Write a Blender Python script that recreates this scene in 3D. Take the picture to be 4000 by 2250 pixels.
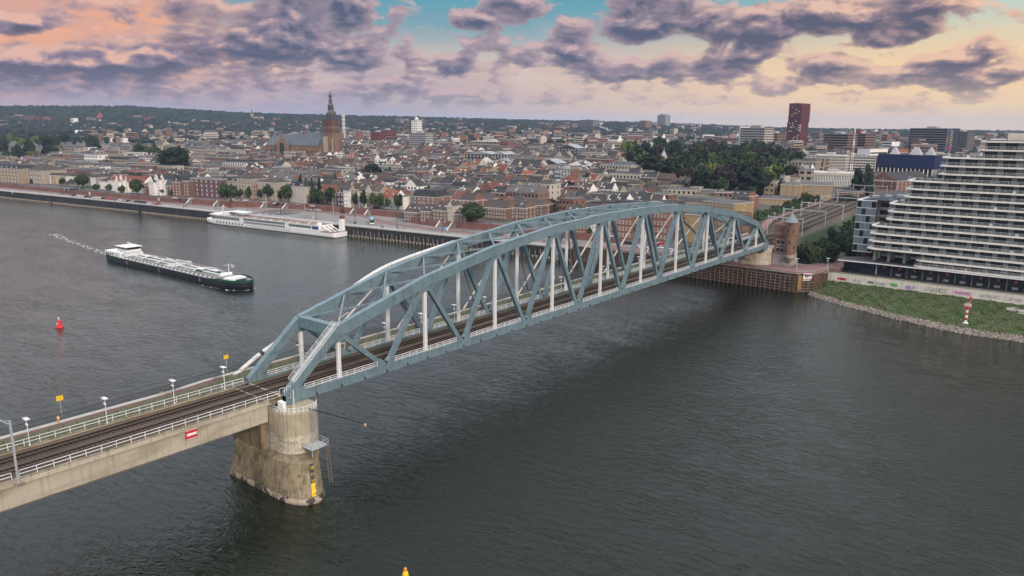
import bpy, bmesh, math, random
from mathutils import Vector, Matrix
R = math.radians
rnd = random.Random(7)
scene = bpy.context.scene
for o in list(bpy.data.objects): bpy.data.objects.remove(o)

# ------------------------------------------------------------------ camera
CAM = (114.70, -76.83, 63.12)
YAW, PITCH, ROLL, FPX = -0.679, -0.214, 0.006, 2959.5      # focal length in pixels of the 4000 px wide photograph
def cam_axes():
    f = Vector((math.sin(YAW)*math.cos(PITCH), math.cos(YAW)*math.cos(PITCH), math.sin(PITCH)))
    r = Vector((math.cos(YAW), -math.sin(YAW), 0)); u = r.cross(f)
    return r*math.cos(ROLL)+u*math.sin(ROLL), -r*math.sin(ROLL)+u*math.cos(ROLL), f
CR, CU, CF = cam_axes()
camd = bpy.data.cameras.new('camera'); cam = bpy.data.objects.new('camera', camd)
scene.collection.objects.link(cam); scene.camera = cam
cam.matrix_world = Matrix(((CR.x, CU.x, -CF.x, CAM[0]), (CR.y, CU.y, -CF.y, CAM[1]), (CR.z, CU.z, -CF.z, CAM[2]), (0, 0, 0, 1)))
camd.sensor_fit = 'HORIZONTAL'; camd.sensor_width = 36.0; camd.lens = 36.0*FPX/4000.0
camd.clip_start = 1.0; camd.clip_end = 60000.0
def ray(px, py): return (CF + CR*((px-2000)/FPX) + CU*((1125-py)/FPX)).normalized()
def azel(px, py):
    d = ray(px, py); return math.atan2(d.x, d.y)-YAW, math.asin(d.z)

# ------------------------------------------------------------------ sky: evening cumulus over a low western glow
SUN_AZ, SUN_EL = YAW + R(152), R(26)       # azimuth clockwise from +y, right of the picture
world = bpy.data.worlds.new('World'); scene.world = world; world.use_nodes = True
wt = world.node_tree; wt.nodes.clear()
def nd(t, kind, **kw):
    n = t.nodes.new(kind)
    for k, v in kw.items(): setattr(n, k, v)
    return n
def lk(t, v, s):
    if isinstance(v, bpy.types.NodeSocket): t.links.new(v, s)
    elif isinstance(v, (tuple, list)) and len(v) == 3 and s.type == 'RGBA': s.default_value = (*v, 1)
    else: s.default_value = v
def MT(t, op, a, b=0.0, c=None, clamp=False):
    n = nd(t, 'ShaderNodeMath', operation=op, use_clamp=clamp); lk(t, a, n.inputs[0]); lk(t, b, n.inputs[1])
    if c is not None: lk(t, c, n.inputs[2])
    return n.outputs[0]
def MIX(t, f, a, b, mode='MIX'):
    n = nd(t, 'ShaderNodeMix', data_type='RGBA', blend_type=mode); lk(t, f, n.inputs[0]); lk(t, a, n.inputs[6]); lk(t, b, n.inputs[7])
    return n.outputs[2]
def SS(t, x, a, b):
    n = nd(t, 'ShaderNodeMapRange', interpolation_type='SMOOTHSTEP'); lk(t, x, n.inputs[0]); n.inputs[1].default_value = a; n.inputs[2].default_value = b
    return n.outputs[0]
def lin(*c): return tuple(((v/255)/12.92 if v/255 <= .04045 else ((v/255+.055)/1.055)**2.4) for v in c)
def build_sky():
    t = wt
    tc = nd(t, 'ShaderNodeTexCoord'); sp = nd(t, 'ShaderNodeSeparateXYZ'); t.links.new(tc.outputs['Generated'], sp.inputs[0])
    X, Y, Z = sp.outputs
    fx, fy = math.sin(YAW), math.cos(YAW)
    F = MT(t, 'ADD', MT(t, 'MULTIPLY', X, fx), MT(t, 'MULTIPLY', Y, fy))
    Rr = MT(t, 'ADD', MT(t, 'MULTIPLY', X, fy), MT(t, 'MULTIPLY', Y, -fx))
    az = MT(t, 'ARCTAN2', Rr, F); el = MT(t, 'ARCSINE', Z)
    # clear sky behind the clouds
    nis = nd(t, 'ShaderNodeTexSky', sky_type='NISHITA', sun_disc=False, sun_elevation=SUN_EL, sun_rotation=SUN_AZ, dust_density=2.0)
    nish = MIX(t, 1.0, nis.outputs[0], (0.085, 0.085, 0.085), 'MULTIPLY')
    # warmth grows towards the low sun on the right, and a second warm bank lies to the left
    warm = MT(t, 'MAXIMUM', SS(t, az, -0.02, 0.60), MT(t, 'MULTIPLY', SS(t, az, -0.22, -0.56), 0.9))
    hi = SS(t, el, R(3.6), R(7.6))
    low = MIX(t, warm, lin(220, 196, 184), lin(255, 218, 158))
    left = SS(t, az, -0.2, -0.5)
    low = MIX(t, left, low, lin(234, 172, 142))
    upc = MIX(t, SS(t, az, 0.1, 0.62), lin(96, 162, 180), lin(196, 214, 200))
    upc = MIX(t, SS(t, az, -0.30, -0.44), upc, lin(236, 170, 138))
    clear = MIX(t, hi, low, upc)
    # cloud density: noise in azimuth/elevation, large puffs above, small flat ones towards the horizon
    pv = nd(t, 'ShaderNodeCombineXYZ'); lk(t, az, pv.inputs[0]); lk(t, el, pv.inputs[1]); pv = pv.outputs[0]
    def vmad(mul, add):
        n = nd(t, 'ShaderNodeVectorMath', operation='MULTIPLY_ADD'); t.links.new(pv, n.inputs[0]); n.inputs[1].default_value = mul; n.inputs[2].default_value = add
        return n.outputs[0]
    def noise(vec, scale, detail=6.0, rough=0.55, dist=0.0):
        n = nd(t, 'ShaderNodeTexNoise', noise_dimensions='2D'); lk(t, vec, n.inputs['Vector']); n.inputs['Scale'].default_value = scale; n.inputs['Detail'].default_value = detail
        n.inputs['Roughness'].default_value = rough; n.inputs['Distortion'].default_value = dist
        return n.outputs['Fac']
    blobs = [  # pixel centre, pixel radii, weight: the main clouds of the photograph, negative for clear gaps
        (1230, 55, 210, 100, .75), (980, 130, 150, 95, .75), (1130, 190, 150, 55, .6), (1390, 30, 80, 60, .4), (2010, 35, 120, 55, .75), (1850, 80, 80, 35, .5), (2560, 55, 200, 85, .75), (2470, 130, 120, 45, .5), (3420, 25, 330, 50, .75), (3150, 75, 210, 65, .75), (2870, 95, 150, 65, .75), (3000, 120, 90, 35, .4),
        (2240, 150, 95, 75, .7), (2130, 210, 130, 50, .65), (2290, 205, 90, 35, .4), (1400, 220, 105, 52, .75), (1600, 195, 55, 35, .5), (1640, 240, 60, 20, .4), (1790, 245, 95, 38, .7), (1855, 185, 60, 35, .6), (2420, 270, 150, 42, .65), (2620, 240, 65, 55, .65), (2830, 250, 130, 55, .75), (2960, 190, 80, 35, .4), (3020, 335, 100, 36, .65), (3230, 255, 120, 48, .7), (3380, 165, 90, 28, .5), (3480, 140, 110, 38, .7), (3600, 105, 70, 35, .6), (3460, 300, 120, 36, .7), (3250, 310, 60, 16, .4),
        (3690, 250, 110, 40, .7), (3790, 205, 80, 32, .65), (3760, 325, 110, 30, .65), (3880, 295, 100, 32, .65), (3960, 260, 60, 26, .6), (3820, 385, 90, 18, .5), (3560, 400, 130, 22, .5), (3300, 380, 90, 16, .35), (690, 190, 130, 68, .75), (560, 235, 120, 45, .6), (60, 95, 85, 36, .75), (170, 85, 75, 24, .6), (230, 215, 210, 45, .65), (60, 250, 140, 40, .6), (430, 265, 170, 40, .55), (760, 35, 100, 45, .5), (1050, 300, 170, 45, .5), (130, 330, 160, 50, .5), (600, 350, 260, 45, .45), (1500, 350, 190, 50, .5), (1820, 380, 160, 35, .45), (2150, 380, 160, 30, .4), (2700, 390, 220, 22, .4)]
    k = SS(t, el, R(1.5), R(5.4))
    wa = MT(t, 'MULTIPLY_ADD', k, .66, .26); wb = MT(t, 'MULTIPLY_ADD', k, -.42, .74)
    low_bias = MT(t, 'MULTIPLY', SS(t, el, R(5.2), R(3.0)), MT(t, 'MULTIPLY_ADD', SS(t, az, .3, -.2), .06, .10))
    def density(dx, dy, da, db):
        bl = None
        for (bx, by, rx, ry, w) in blobs:
            a0, e0 = azel(bx, by); ka, ke = FPX/rx*1.08, FPX/ry*1.08
            v = vmad((ka, ke, 0), ((dx-a0)*ka, (dy-e0)*ke, 0)); q = nd(t, 'ShaderNodeVectorMath', operation='DOT_PRODUCT'); t.links.new(v, q.inputs[0]); t.links.new(v, q.inputs[1])
            n = nd(t, 'ShaderNodeMapRange', interpolation_type='SMOOTHSTEP'); t.links.new(q.outputs['Value'], n.inputs[0]); n.inputs[1].default_value = 0.0; n.inputs[2].default_value = 2.0; n.inputs[3].default_value = w*.53; n.inputs[4].default_value = 0
            bl = n.outputs[0] if bl is None else MT(t, 'ADD', bl, n.outputs[0])
        na = noise(vmad((1, 1.7, 0), (dx, dy*1.7, 0)), 16.0, da, .53, .3); nb = noise(vmad((1, 2.5, 0), (dx+5, dy*2.5, 0)), 36.0, db, .50, .2)
        ns = MT(t, 'ADD', MT(t, 'MULTIPLY', na, wa), MT(t, 'MULTIPLY', nb, wb))
        return MT(t, 'MULTIPLY_ADD', MT(t, 'SUBTRACT', ns, .59), 1.3, MT(t, 'ADD', bl, low_bias))
    d0 = density(0, 0, 7.0, 6.0); d1 = density(0.004, 0.009, 5.0, 4.0)
    cov = SS(t, d0, .03, .23)
    thick = SS(t, d0, .05, .46)
    lit = MT(t, 'MULTIPLY_ADD', MT(t, 'SUBTRACT', d0, d1), 2.0, MT(t, 'MULTIPLY_ADD', thick, -.40, .60), clamp=True)
    dark = MIX(t, warm, lin(84, 92, 118), lin(88, 86, 108)); midc = MIX(t, warm, lin(138, 128, 146), lin(148, 124, 132)); midc = MIX(t, left, midc, lin(136, 124, 146))
    edge = MIX(t, warm, lin(206, 176, 176), lin(240, 196, 166)); edge = MIX(t, left, edge, lin(230, 182, 164))
    body = MIX(t, SS(t, lit, .0, .52), dark, midc); body = MIX(t, SS(t, lit, .42, 1.0), body, edge)
    body = MIX(t, MT(t, 'MULTIPLY_ADD', thick, -.45, .45), body, edge)
    # thin veil behind the heaps, thicker to the left and low down
    vn = noise(vmad((1, 3.2, 0), (2, 0, 0)), 8.0, 6.0, .6, .3)
    veilc = MIX(t, SS(t, az, -.3, .4), lin(176, 160, 174), lin(236, 202, 168))
    vamt = MT(t, 'MULTIPLY', SS(t, vn, .36, .62), MT(t, 'MULTIPLY', SS(t, el, R(9), R(3.5)), MT(t, 'MULTIPLY_ADD', SS(t, az, .25, -.2), .45, .45)))
    clear = MIX(t, vamt, clear, veilc)
    # clouds low down fade into the pale band at the horizon
    hz = SS(t, el, R(-0.5), R(4.2))
    band = MIX(t, SS(t, az, -.35, .45), lin(164, 154, 174), lin(246, 210, 168))
    body = MIX(t, MT(t, 'MULTIPLY_ADD', hz, -.62, .62), body, band)
    cover = MT(t, 'MULTIPLY', cov, MT(t, 'MULTIPLY_ADD', SS(t, el, R(0.0), R(2.4)), .40, .58))
    col = MIX(t, cover, MIX(t, MT(t, 'MULTIPLY_ADD', SS(t, el, R(0.2), R(4.2)), -.85, .85), clear, band), body)
    below = SS(t, el, R(-6), R(-0.5))
    col = MIX(t, below, lin(120, 124, 138), col)
    # higher up, and all round behind the camera, the cloud closes to a pale overcast, as the soft light on the town shows
    over = MIX(t, SS(t, noise(vmad((1, 1.4, 0), (9, 0, 0)), 3.0, 2.0), .35, .65), (.84, .93, 1.08), (1.02, 1.10, 1.22))
    over = MIX(t, SS(t, el, R(28), R(62)), over, (1.75, 1.79, 1.88))       # brightest overhead, as under any overcast
    over = MIX(t, .06, over, nish)
    side = MIX(t, SS(t, el, R(0), R(9)), lin(186, 184, 194), (.50, .53, .60)); side = MIX(t, below, lin(120, 124, 138), side)
    rest = MIX(t, SS(t, el, R(9), R(19)), side, over)
    m = MT(t, 'MAXIMUM', SS(t, el, R(8.9), R(11.8)), SS(t, MT(t, 'ABSOLUTE', az), .75, 1.2))
    bg = nd(t, 'ShaderNodeBackground'); t.links.new(col, bg.inputs[0]); bg2 = nd(t, 'ShaderNodeBackground'); t.links.new(MIX(t, SS(t, MT(t, 'ABSOLUTE', az), .75, 1.2), over, rest), bg2.inputs[0])
    ms = nd(t, 'ShaderNodeMixShader'); t.links.new(m, ms.inputs[0]); t.links.new(bg.outputs[0], ms.inputs[1]); t.links.new(bg2.outputs[0], ms.inputs[2])
    out = nd(t, 'ShaderNodeOutputWorld'); t.links.new(ms.outputs[0], out.inputs[0])
build_sky()
world.cycles.sampling_method = 'MANUAL'; world.cycles.sample_map_resolution = 512

sund = bpy.data.lights.new('sun', 'SUN'); sund.energy = 2.7; sund.angle = R(10); sund.color = (1.0, .82, .64)
sun = bpy.data.objects.new('sun', sund); scene.collection.objects.link(sun)
sdir = Vector((math.sin(SUN_AZ)*math.cos(SUN_EL), math.cos(SUN_AZ)*math.cos(SUN_EL), math.sin(SUN_EL)))
sun.rotation_euler = sdir.to_track_quat('Z', 'Y').to_euler()

vs = scene.view_settings; vs.view_transform = 'Standard'; vs.look = 'None'; vs.exposure = 0.0; vs.gamma = 1.0; vs.use_curve_mapping = False
cy = scene.cycles; cy.use_denoising = True; cy.max_bounces = 5; cy.diffuse_bounces = 2; cy.glossy_bounces = 2; cy.transmission_bounces = 4; cy.transparent_max_bounces = 8; cy.volume_bounces = 0
cy.caustics_reflective = False; cy.caustics_refractive = False; cy.use_adaptive_sampling = True; cy.adaptive_threshold = 0.03
scene.render.engine = 'CYCLES'

# ------------------------------------------------------------------ materials
MATS = {}
def mat(name, col, rough=.75, var=.12, scale=.5, metal=0.0, bump=0.0, bscale=8.0, spec=.4, col2=None, mixscale=.15, mixlo=.45, mixhi=.62, streak=None, objvar=0.0, stretch=None):
    if name in MATS: return MATS[name]
    m = bpy.data.materials.new(name); m.use_nodes = True; t = m.node_tree; b = t.nodes['Principled BSDF']
    geo = nd(t, 'ShaderNodeNewGeometry'); pos = geo.outputs['Position']
    if stretch:
        mp = nd(t, 'ShaderNodeVectorMath', operation='MULTIPLY'); lk(t, pos, mp.inputs[0]); mp.inputs[1].default_value = stretch; pos = mp.outputs[0]
    n = nd(t, 'ShaderNodeTexNoise'); t.links.new(pos, n.inputs['Vector']); n.inputs['Scale'].default_value = scale; n.inputs['Detail'].default_value = 5
    f = MT(t, 'MULTIPLY_ADD', MT(t, 'SUBTRACT', n.outputs['Fac'], .5), var*3.2, 1.0)
    c = col
    if col2 is not None:
        n2 = nd(t, 'ShaderNodeTexNoise'); t.links.new(pos, n2.inputs['Vector']); n2.inputs['Scale'].default_value = mixscale; n2.inputs['Detail'].default_value = 6; n2.inputs['Roughness'].default_value = .62
        c = MIX(t, SS(t, n2.outputs['Fac'], mixlo, mixhi), col, col2)
    if streak is not None:                      # rain streaks and run marks: noise drawn out along z
        sc = nd(t, 'ShaderNodeVectorMath', operation='MULTIPLY'); t.links.new(geo.outputs['Position'], sc.inputs[0]); sc.inputs[1].default_value = (1.6, 1.6, .12)
        n3 = nd(t, 'ShaderNodeTexNoise'); t.links.new(sc.outputs[0], n3.inputs['Vector']); n3.inputs['Scale'].default_value = 1.3; n3.inputs['Detail'].default_value = 5
        c = MIX(t, MT(t, 'MULTIPLY', SS(t, n3.outputs['Fac'], .5, .68), streak[1]), c, streak[0])
    if objvar:
        oi = nd(t, 'ShaderNodeObjectInfo'); f = MT(t, 'MULTIPLY', f, MT(t, 'MULTIPLY_ADD', oi.outputs['Random'], objvar*2, 1-objvar))
    vm = nd(t, 'ShaderNodeVectorMath', operation='SCALE'); lk(t, c if isinstance(c, bpy.types.NodeSocket) else Vector(col), vm.inputs[0]); t.links.new(f, vm.inputs['Scale'])
    t.links.new(vm.outputs[0], b.inputs['Base Color'])
    b.inputs['Roughness'].default_value = rough; b.inputs['Metallic'].default_value = metal; b.inputs['Specular IOR Level'].default_value = spec
    if bump:
        n4 = nd(t, 'ShaderNodeTexNoise'); t.links.new(pos, n4.inputs['Vector']); n4.inputs['Scale'].default_value = bscale; n4.inputs['Detail'].default_value = 4
        bp = nd(t, 'ShaderNodeBump'); bp.inputs['Strength'].default_value = bump; bp.inputs['Distance'].default_value = .2; t.links.new(n4.outputs['Fac'], bp.inputs['Height']); t.links.new(bp.outputs[0], b.inputs['Normal'])
    MATS[name] = m; return m
STEEL = mat('bridge_steel_paint', (.150, .218, .252), .42, .10, .35, col2=(.122, .180, .208), mixscale=.5, streak=((.078, .100, .105), .5))
WHITE = mat('white_paint', (.74, .74, .75), .5, .06, 1.2, streak=((.45, .44, .42), .35))
WHITED = mat('galvanised_steel', (.45, .47, .49), .45, .08, 1.0, metal=.3)
CONC = mat('pale_concrete', (.46, .415, .335), .88, .12, .35, col2=(.35, .31, .24), mixscale=.22, streak=((.22, .195, .14), .45), bump=.15, stretch=(1, .35, 1.4))
CONCD = mat('weathered_concrete', (.27, .235, .175), .9, .2, .8, col2=(.15, .13, .085), mixscale=.5, streak=((.09, .085, .05), .8))
BALLAST = mat('brown_ballast', (.070, .049, .034), .95, .32, 1.6, col2=(.105, .076, .052), mixscale=.25, stretch=(1.0, .12, 1), bump=.4, bscale=5)
RAILM = mat('rail_steel', (.020, .016, .014), .4, .1, 1, metal=.6)
SLEEP = mat('sleeper_timber', (.060, .042, .030), .9, .2, 1.5, objvar=.2)
DARK = mat('dark_metal', (.018, .022, .026), .5, .1, 1)
GLASSD = mat('window_glass', (.018, .021, .027), .22, .25, .35, spec=.22, objvar=.5)
FRAMEW = mat('window_frame_white', (.68, .67, .65), .6, .05, 1)
YELLOW = mat('sign_yellow', (.78, .52, .02), .5, .05, 1)
RED = mat('signal_red', (.55, .03, .04), .5, .1, 2)
PAVE = mat('grey_quay_paving', (.22, .20, .195), .9, .10, .6, col2=(.17, .155, .15), mixscale=.06)
ASPH = mat('road_asphalt', (.095, .088, .09), .92, .12, .5, col2=(.13, .115, .115), mixscale=.1)
REDPAVE = mat('red_brick_paving', (.20, .115, .105), .92, .14, .7, col2=(.155, .095, .09), mixscale=.08)
BRICKWALL = mat('red_brick_wall', (.20, .095, .080), .9, .14, .8, col2=(.145, .075, .065), mixscale=.15)

# ------------------------------------------------------------------ mesh building
COL = scene.collection
class MB:
    def __init__(s): s.v = []; s.f = []; s.m = []
    def add(s, vs, fs, m=0):
        k = len(s.v); s.v.extend(tuple(v) for v in vs); s.f.extend(tuple(i+k for i in f) for f in fs); s.m.extend([m]*len(fs)); return s
    def quad(s, a, b, c, d, m=0): return s.add((a, b, c, d), ((0, 1, 2, 3),), m)
    def frame(s, o, ex, ey, ez, m=0):            # box from a corner and three edge vectors
        o, ex, ey, ez = map(Vector, (o, ex, ey, ez))
        vs = [o, o+ex, o+ex+ey, o+ey, o+ez, o+ex+ez, o+ex+ey+ez, o+ey+ez]
        return s.add(vs, ((0, 3, 2, 1), (4, 5, 6, 7), (0, 1, 5, 4), (1, 2, 6, 5), (2, 3, 7, 6), (3, 0, 4, 7)), m)
    def box(s, x0, x1, y0, y1, z0, z1, m=0): return s.frame((x0, y0, z0), (x1-x0, 0, 0), (0, y1-y0, 0), (0, 0, z1-z0), m)
    def beam(s, p, q, w, h, m=0, up=(0, 0, 1)):   # rectangular bar from p to q, w across, h along the up side
        p, q = Vector(p), Vector(q); d = (q-p); dn = d.normalized(); side = dn.cross(Vector(up))
        if side.length < 1e-4: side = Vector((1, 0, 0))
        side.normalize(); u = side.cross(dn).normalized()
        return s.frame(p-side*w/2-u*h/2, d, side*w, u*h, m) if False else s._bar(p, q, side*w/2, u*h/2, m)
    def _bar(s, p, q, a, b, m):
        vs = [p-a-b, p+a-b, p+a+b, p-a+b, q-a-b, q+a-b, q+a+b, q-a+b]
        return s.add(vs, ((0, 3, 2, 1), (4, 5, 6, 7), (0, 1, 5, 4), (1, 2, 6, 5), (2, 3, 7, 6), (3, 0, 4, 7)), m)
    def tube(s, pts, r, n=8, m=0, caps=True):
        pts = [Vector(p) for p in pts]; rs = r if isinstance(r, (list, tuple)) else [r]*len(pts); rings = []; k = len(s.v)
        for i, p in enumerate(pts):
            d = (pts[min(i+1, len(pts)-1)]-pts[max(i-1, 0)]).normalized(); a = d.cross(Vector((0, 0, 1)))
            if a.length < 1e-3: a = Vector((1, 0, 0))
            a.normalize(); b = d.cross(a)
            s.v.extend(tuple(p+(a*math.cos(2*math.pi*j/n)+b*math.sin(2*math.pi*j/n))*rs[i]) for j in range(n))
        for i in range(len(pts)-1):
            for j in range(n):
                s.f.append((k+i*n+j, k+i*n+(j+1) % n, k+(i+1)*n+(j+1) % n, k+(i+1)*n+j)); s.m.append(m)
        if caps:
            s.f.append(tuple(k+j for j in range(n))[::-1]); s.f.append(tuple(k+(len(pts)-1)*n+j for j in range(n))); s.m += [m, m]
        return s
    def prism(s, poly, z0, z1, m=0, mt=None):
        n = len(poly); vs = [(x, y, z0) for x, y in poly]+[(x, y, z1) for x, y in poly]
        s.add(vs, [(i, (i+1) % n, (i+1) % n+n, i+n) for i in range(n)], m)
        k = len(s.v)-2*n; s.f.append(tuple(range(k+n, k+2*n))); s.m.append(m if mt is None else mt); s.f.append(tuple(range(k, k+n))[::-1]); s.m.append(m); return s
    def lathe(s, c, prof, n=16, m=0):
        k = len(s.v)
        for r, z in prof: s.v.extend((c[0]+r*math.cos(2*math.pi*j/n), c[1]+r*math.sin(2*math.pi*j/n), c[2]+z) for j in range(n))
        for i in range(len(prof)-1):
            for j in range(n): s.f.append((k+i*n+j, k+i*n+(j+1) % n, k+(i+1)*n+(j+1) % n, k+(i+1)*n+j)); s.m.append(m)
        s.f.append(tuple(k+j for j in range(n))[::-1]); s.f.append(tuple(k+(len(prof)-1)*n+j for j in range(n))); s.m += [m, m]; return s
    def mesh(s, name, mats):
        me = bpy.data.meshes.new(name); me.from_pydata(s.v, [], s.f)
        for x in (mats if isinstance(mats, (list, tuple)) else [mats]): me.materials.append(x)
        if any(s.m): me.polygons.foreach_set('material_index', s.m)
        me.update(); return me
    def build(s, name, mats, parent=None, smooth=False, **tg):
        o = obj(name, s.mesh(name, mats), parent)
        if smooth: o.data.polygons.foreach_set('use_smooth', [True]*len(o.data.polygons))
        tag(o, **tg); return o
def tag(o, label=None, cat=None, group=None, kind=None):
    if label: o['label'] = label
    if cat: o['category'] = cat
    if group: o['group'] = group
    if kind: o['kind'] = kind
    return o
WLOC = {}
def obj(name, me, parent=None, loc=None, rotz=0.0, scale=None, local=False):
    o = bpy.data.objects.new(name, me); COL.objects.link(o)
    if loc is not None: o.location = loc
    if rotz: o.rotation_euler = (0, 0, rotz)
    if scale is not None: o.scale = scale
    if parent is not None:
        o.parent = parent
        if not local: o.matrix_parent_inverse = Matrix.Translation(-WLOC.get(parent.name, Vector((0, 0, 0))))
    return o
def thing(name, label, cat, loc=(0, 0, 0), group=None, rotz=0.0):
    o = bpy.data.objects.new(name, None); COL.objects.link(o); o.location = loc; o.rotation_euler = (0, 0, rotz); o.empty_display_size = .5
    WLOC[o.name] = Vector(loc); return tag(o, label, cat, group)
def copy_tree(o, loc, rotz=0.0, label=None, group=None, scale=None):
    c = o.copy(); COL.objects.link(c); c.location = loc; c.rotation_euler = (0, 0, rotz)
    if scale is not None: c.scale = scale if isinstance(scale, (tuple, list)) else (scale,)*3
    if label: c['label'] = label
    if group: c['group'] = group
    for ch in list(o.children):
        d = ch.copy(); COL.objects.link(d); d.parent = c
        for g in list(ch.children):
            e = g.copy(); COL.objects.link(e); e.parent = d
    return c
def interp(x, xs, ys):
    if x <= xs[0]: return ys[0]
    for i in range(len(xs)-1):
        if x <= xs[i+1]: return ys[i]+(ys[i+1]-ys[i])*(x-xs[i])/(xs[i+1]-xs[i])
    return ys[-1]
def smooth(x, a, b):
    u = min(1, max(0, (x-a)/(b-a))); return u*u*(3-2*u)

# ------------------------------------------------------------------ land and water.  Bridge runs along +y, its near truss stands at x = 0, the river surface is z = 0
QX = [-9000, -900, -620, -428, -226, -118, -85, 26, 27.2, 3000]; QY = [-1500, 112, 148, 174, 197.5, 211, 214.4, 214.4, 232.4, 232.4]
def yq(x): return interp(x, QX, QY)
TWX = [-2000, -900, -620, -480, -410, -362, -335, -300, -240, -222, -205, -184, -138, -104, -70, -40, 3000]; TWY = [14, 14, 15, 15, 18, 23, 34, 41.5, 42, 41, 27, 22, 27, 24, 24, 22, 22]
def tw(x): return interp(x, TWX, TWY)
def hillpx(px): return interp(px, [-2500, -600, 0, 500, 900, 1250, 1800, 2300, 2600, 3000, 3500, 4000, 6000], [40, 50, 51, 58, 45, 38, 28, 20, 11, 1, -5, -6, -6])
def rough2(x, y): return math.sin(x*.0021+1.3)*math.sin(y*.0017+.4)+.5*math.sin(x*.0053+y*.0031)+.3*math.sin(x*.0109-y*.0087)
def ground(x, y):
    t = y-yq(x); w = smooth(x, -95, -30); k = tw(x)
    if t < k: zl = 6.1+.2*t/k
    else: zl = interp(t-k, [0, .5, 35, 90, 215, 410, 860, 1960], [6.3, 9.6, 10.1, 12.5, 20, 25, 28, 31])
    zr = interp(t, [0, 40, 90, 200, 500, 900, 2000], [7.4, 7.6, 9, 12, 20, 25, 30])
    if x > 26.6: zr = interp(t, [0, 20, 90, 200, 500, 900, 2000], [6.3, 7.0, 9, 12, 20, 25, 30])
    z = zl*(1-w)+zr*w
    D = math.hypot(x-CAM[0], y-CAM[1])
    if D > 1700:
        dx, dy = x-CAM[0], y-CAM[1]; f = dx*math.sin(YAW)+dy*math.cos(YAW); r = dx*math.cos(YAW)-dy*math.sin(YAW)
        if f > 200:
            px = 2000+FPX*r/f/math.cos(PITCH)*1.0
            top = CAM[2]+hillpx(px)*3150/FPX-25
            z += (max(top, z)-z)*smooth(D, 1750, 3100)+rough2(x, y)*2.5*smooth(D, 1900, 2600)
        z += -40*smooth(D, 3600, 7000) if D > 3600 else 0
    return z
def G(px, py):                                  # where the line of sight through a photo pixel meets the ground
    d = ray(px, py); a = 150.0; last = a
    while a < 9000:
        p = Vector(CAM)+d*a
        if p.y > yq(p.x) and p.z < ground(p.x, p.y):
            lo, hi = last, a
            for _ in range(24):
                m = (lo+hi)/2; p = Vector(CAM)+d*m
                if p.y > yq(p.x) and p.z < ground(p.x, p.y): hi = m
                else: lo = m
            p = Vector(CAM)+d*hi; return Vector((p.x, p.y, ground(p.x, p.y)))
        last = a; a += max(3.0, a*.006)
    p = Vector(CAM)+d*3000; return Vector((p.x, p.y, ground(p.x, p.y)))
def pix(x, y, z):
    d = Vector((x-CAM[0], y-CAM[1], z-CAM[2])); f = d.dot(CF); return 2000+FPX*d.dot(CR)/f, 1125-FPX*d.dot(CU)/f
def Zat(px, py, x, y):                          # height on the vertical line over (x, y) that shows at pixel row py
    d = ray(px, py); h = math.hypot(d.x, d.y); return CAM[2]+d.z/h*math.hypot(x-CAM[0], y-CAM[1])
def AtZ(px, py, z):
    d = ray(px, py); return Vector(CAM)+d*((z-CAM[2])/d.z)

def build_land():
    xs = sorted(set([-9000, -6500, -4800, -3800, -3000, -2400, -1900, -1500, -1200]+[-1000+i*12 for i in range(82)]+[26, 26.4, 26.8, 27.2, 34, 42, 50, 60, 70, 80, 90, 100, 120, 150, 200, 280, 400, 600, 900, 1300, 1900, 2600, 3600, 5000]))
    ts = [8, 14, 20, 30, 40, 52, 66, 82, 100, 120, 145, 170, 200, 235, 275, 320, 370, 430, 500, 580, 680, 800, 950, 1150, 1400, 1650, 1800, 1950, 2100, 2250, 2400, 2600, 2800, 3000, 3200, 3500, 4000, 5000, 7000, 10000]
    mb = MB(); rows = 4+len(ts)
    for x in xs:
        k = tw(x); q = yq(x)
        col = [0, k*.5, k-.01, k+.5]+[k+a for a in ts]
        for t in col: mb.v.append((x, q+t, ground(x, q+t)))
    for i in range(len(xs)-1):
        xm = (xs[i]+xs[i+1])/2
        for j in range(rows-1):
            a = i*rows+j; mb.f.append((a, a+rows, a+rows+1, a+1))
            ym = sum(mb.v[a+e][1] for e in (0, 1))/2; D = math.hypot(xm-CAM[0], ym-CAM[1])
            mb.m.append(1 if j < 2 else 0)
    earth = mat('town_ground', (.105, .088, .085), .95, .18, .05, col2=(.055, .062, .045), mixscale=.02)
    o = mb.build('ground', [earth, PAVE], kind='structure', label='ground under the old town rising behind the quay')
    far = mat('wooded_hill', (.026, .036, .026), .95, .3, .03, col2=(.034, .042, .032), mixscale=.006)
    o.data.materials.append(far)
    for p in o.data.polygons:
        c = p.center
        if math.hypot(c.x-CAM[0], c.y-CAM[1]) > 1750: p.material_index = 2
    o.data.polygons.foreach_set('use_smooth', [True]*len(o.data.polygons))
build_land()

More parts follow.
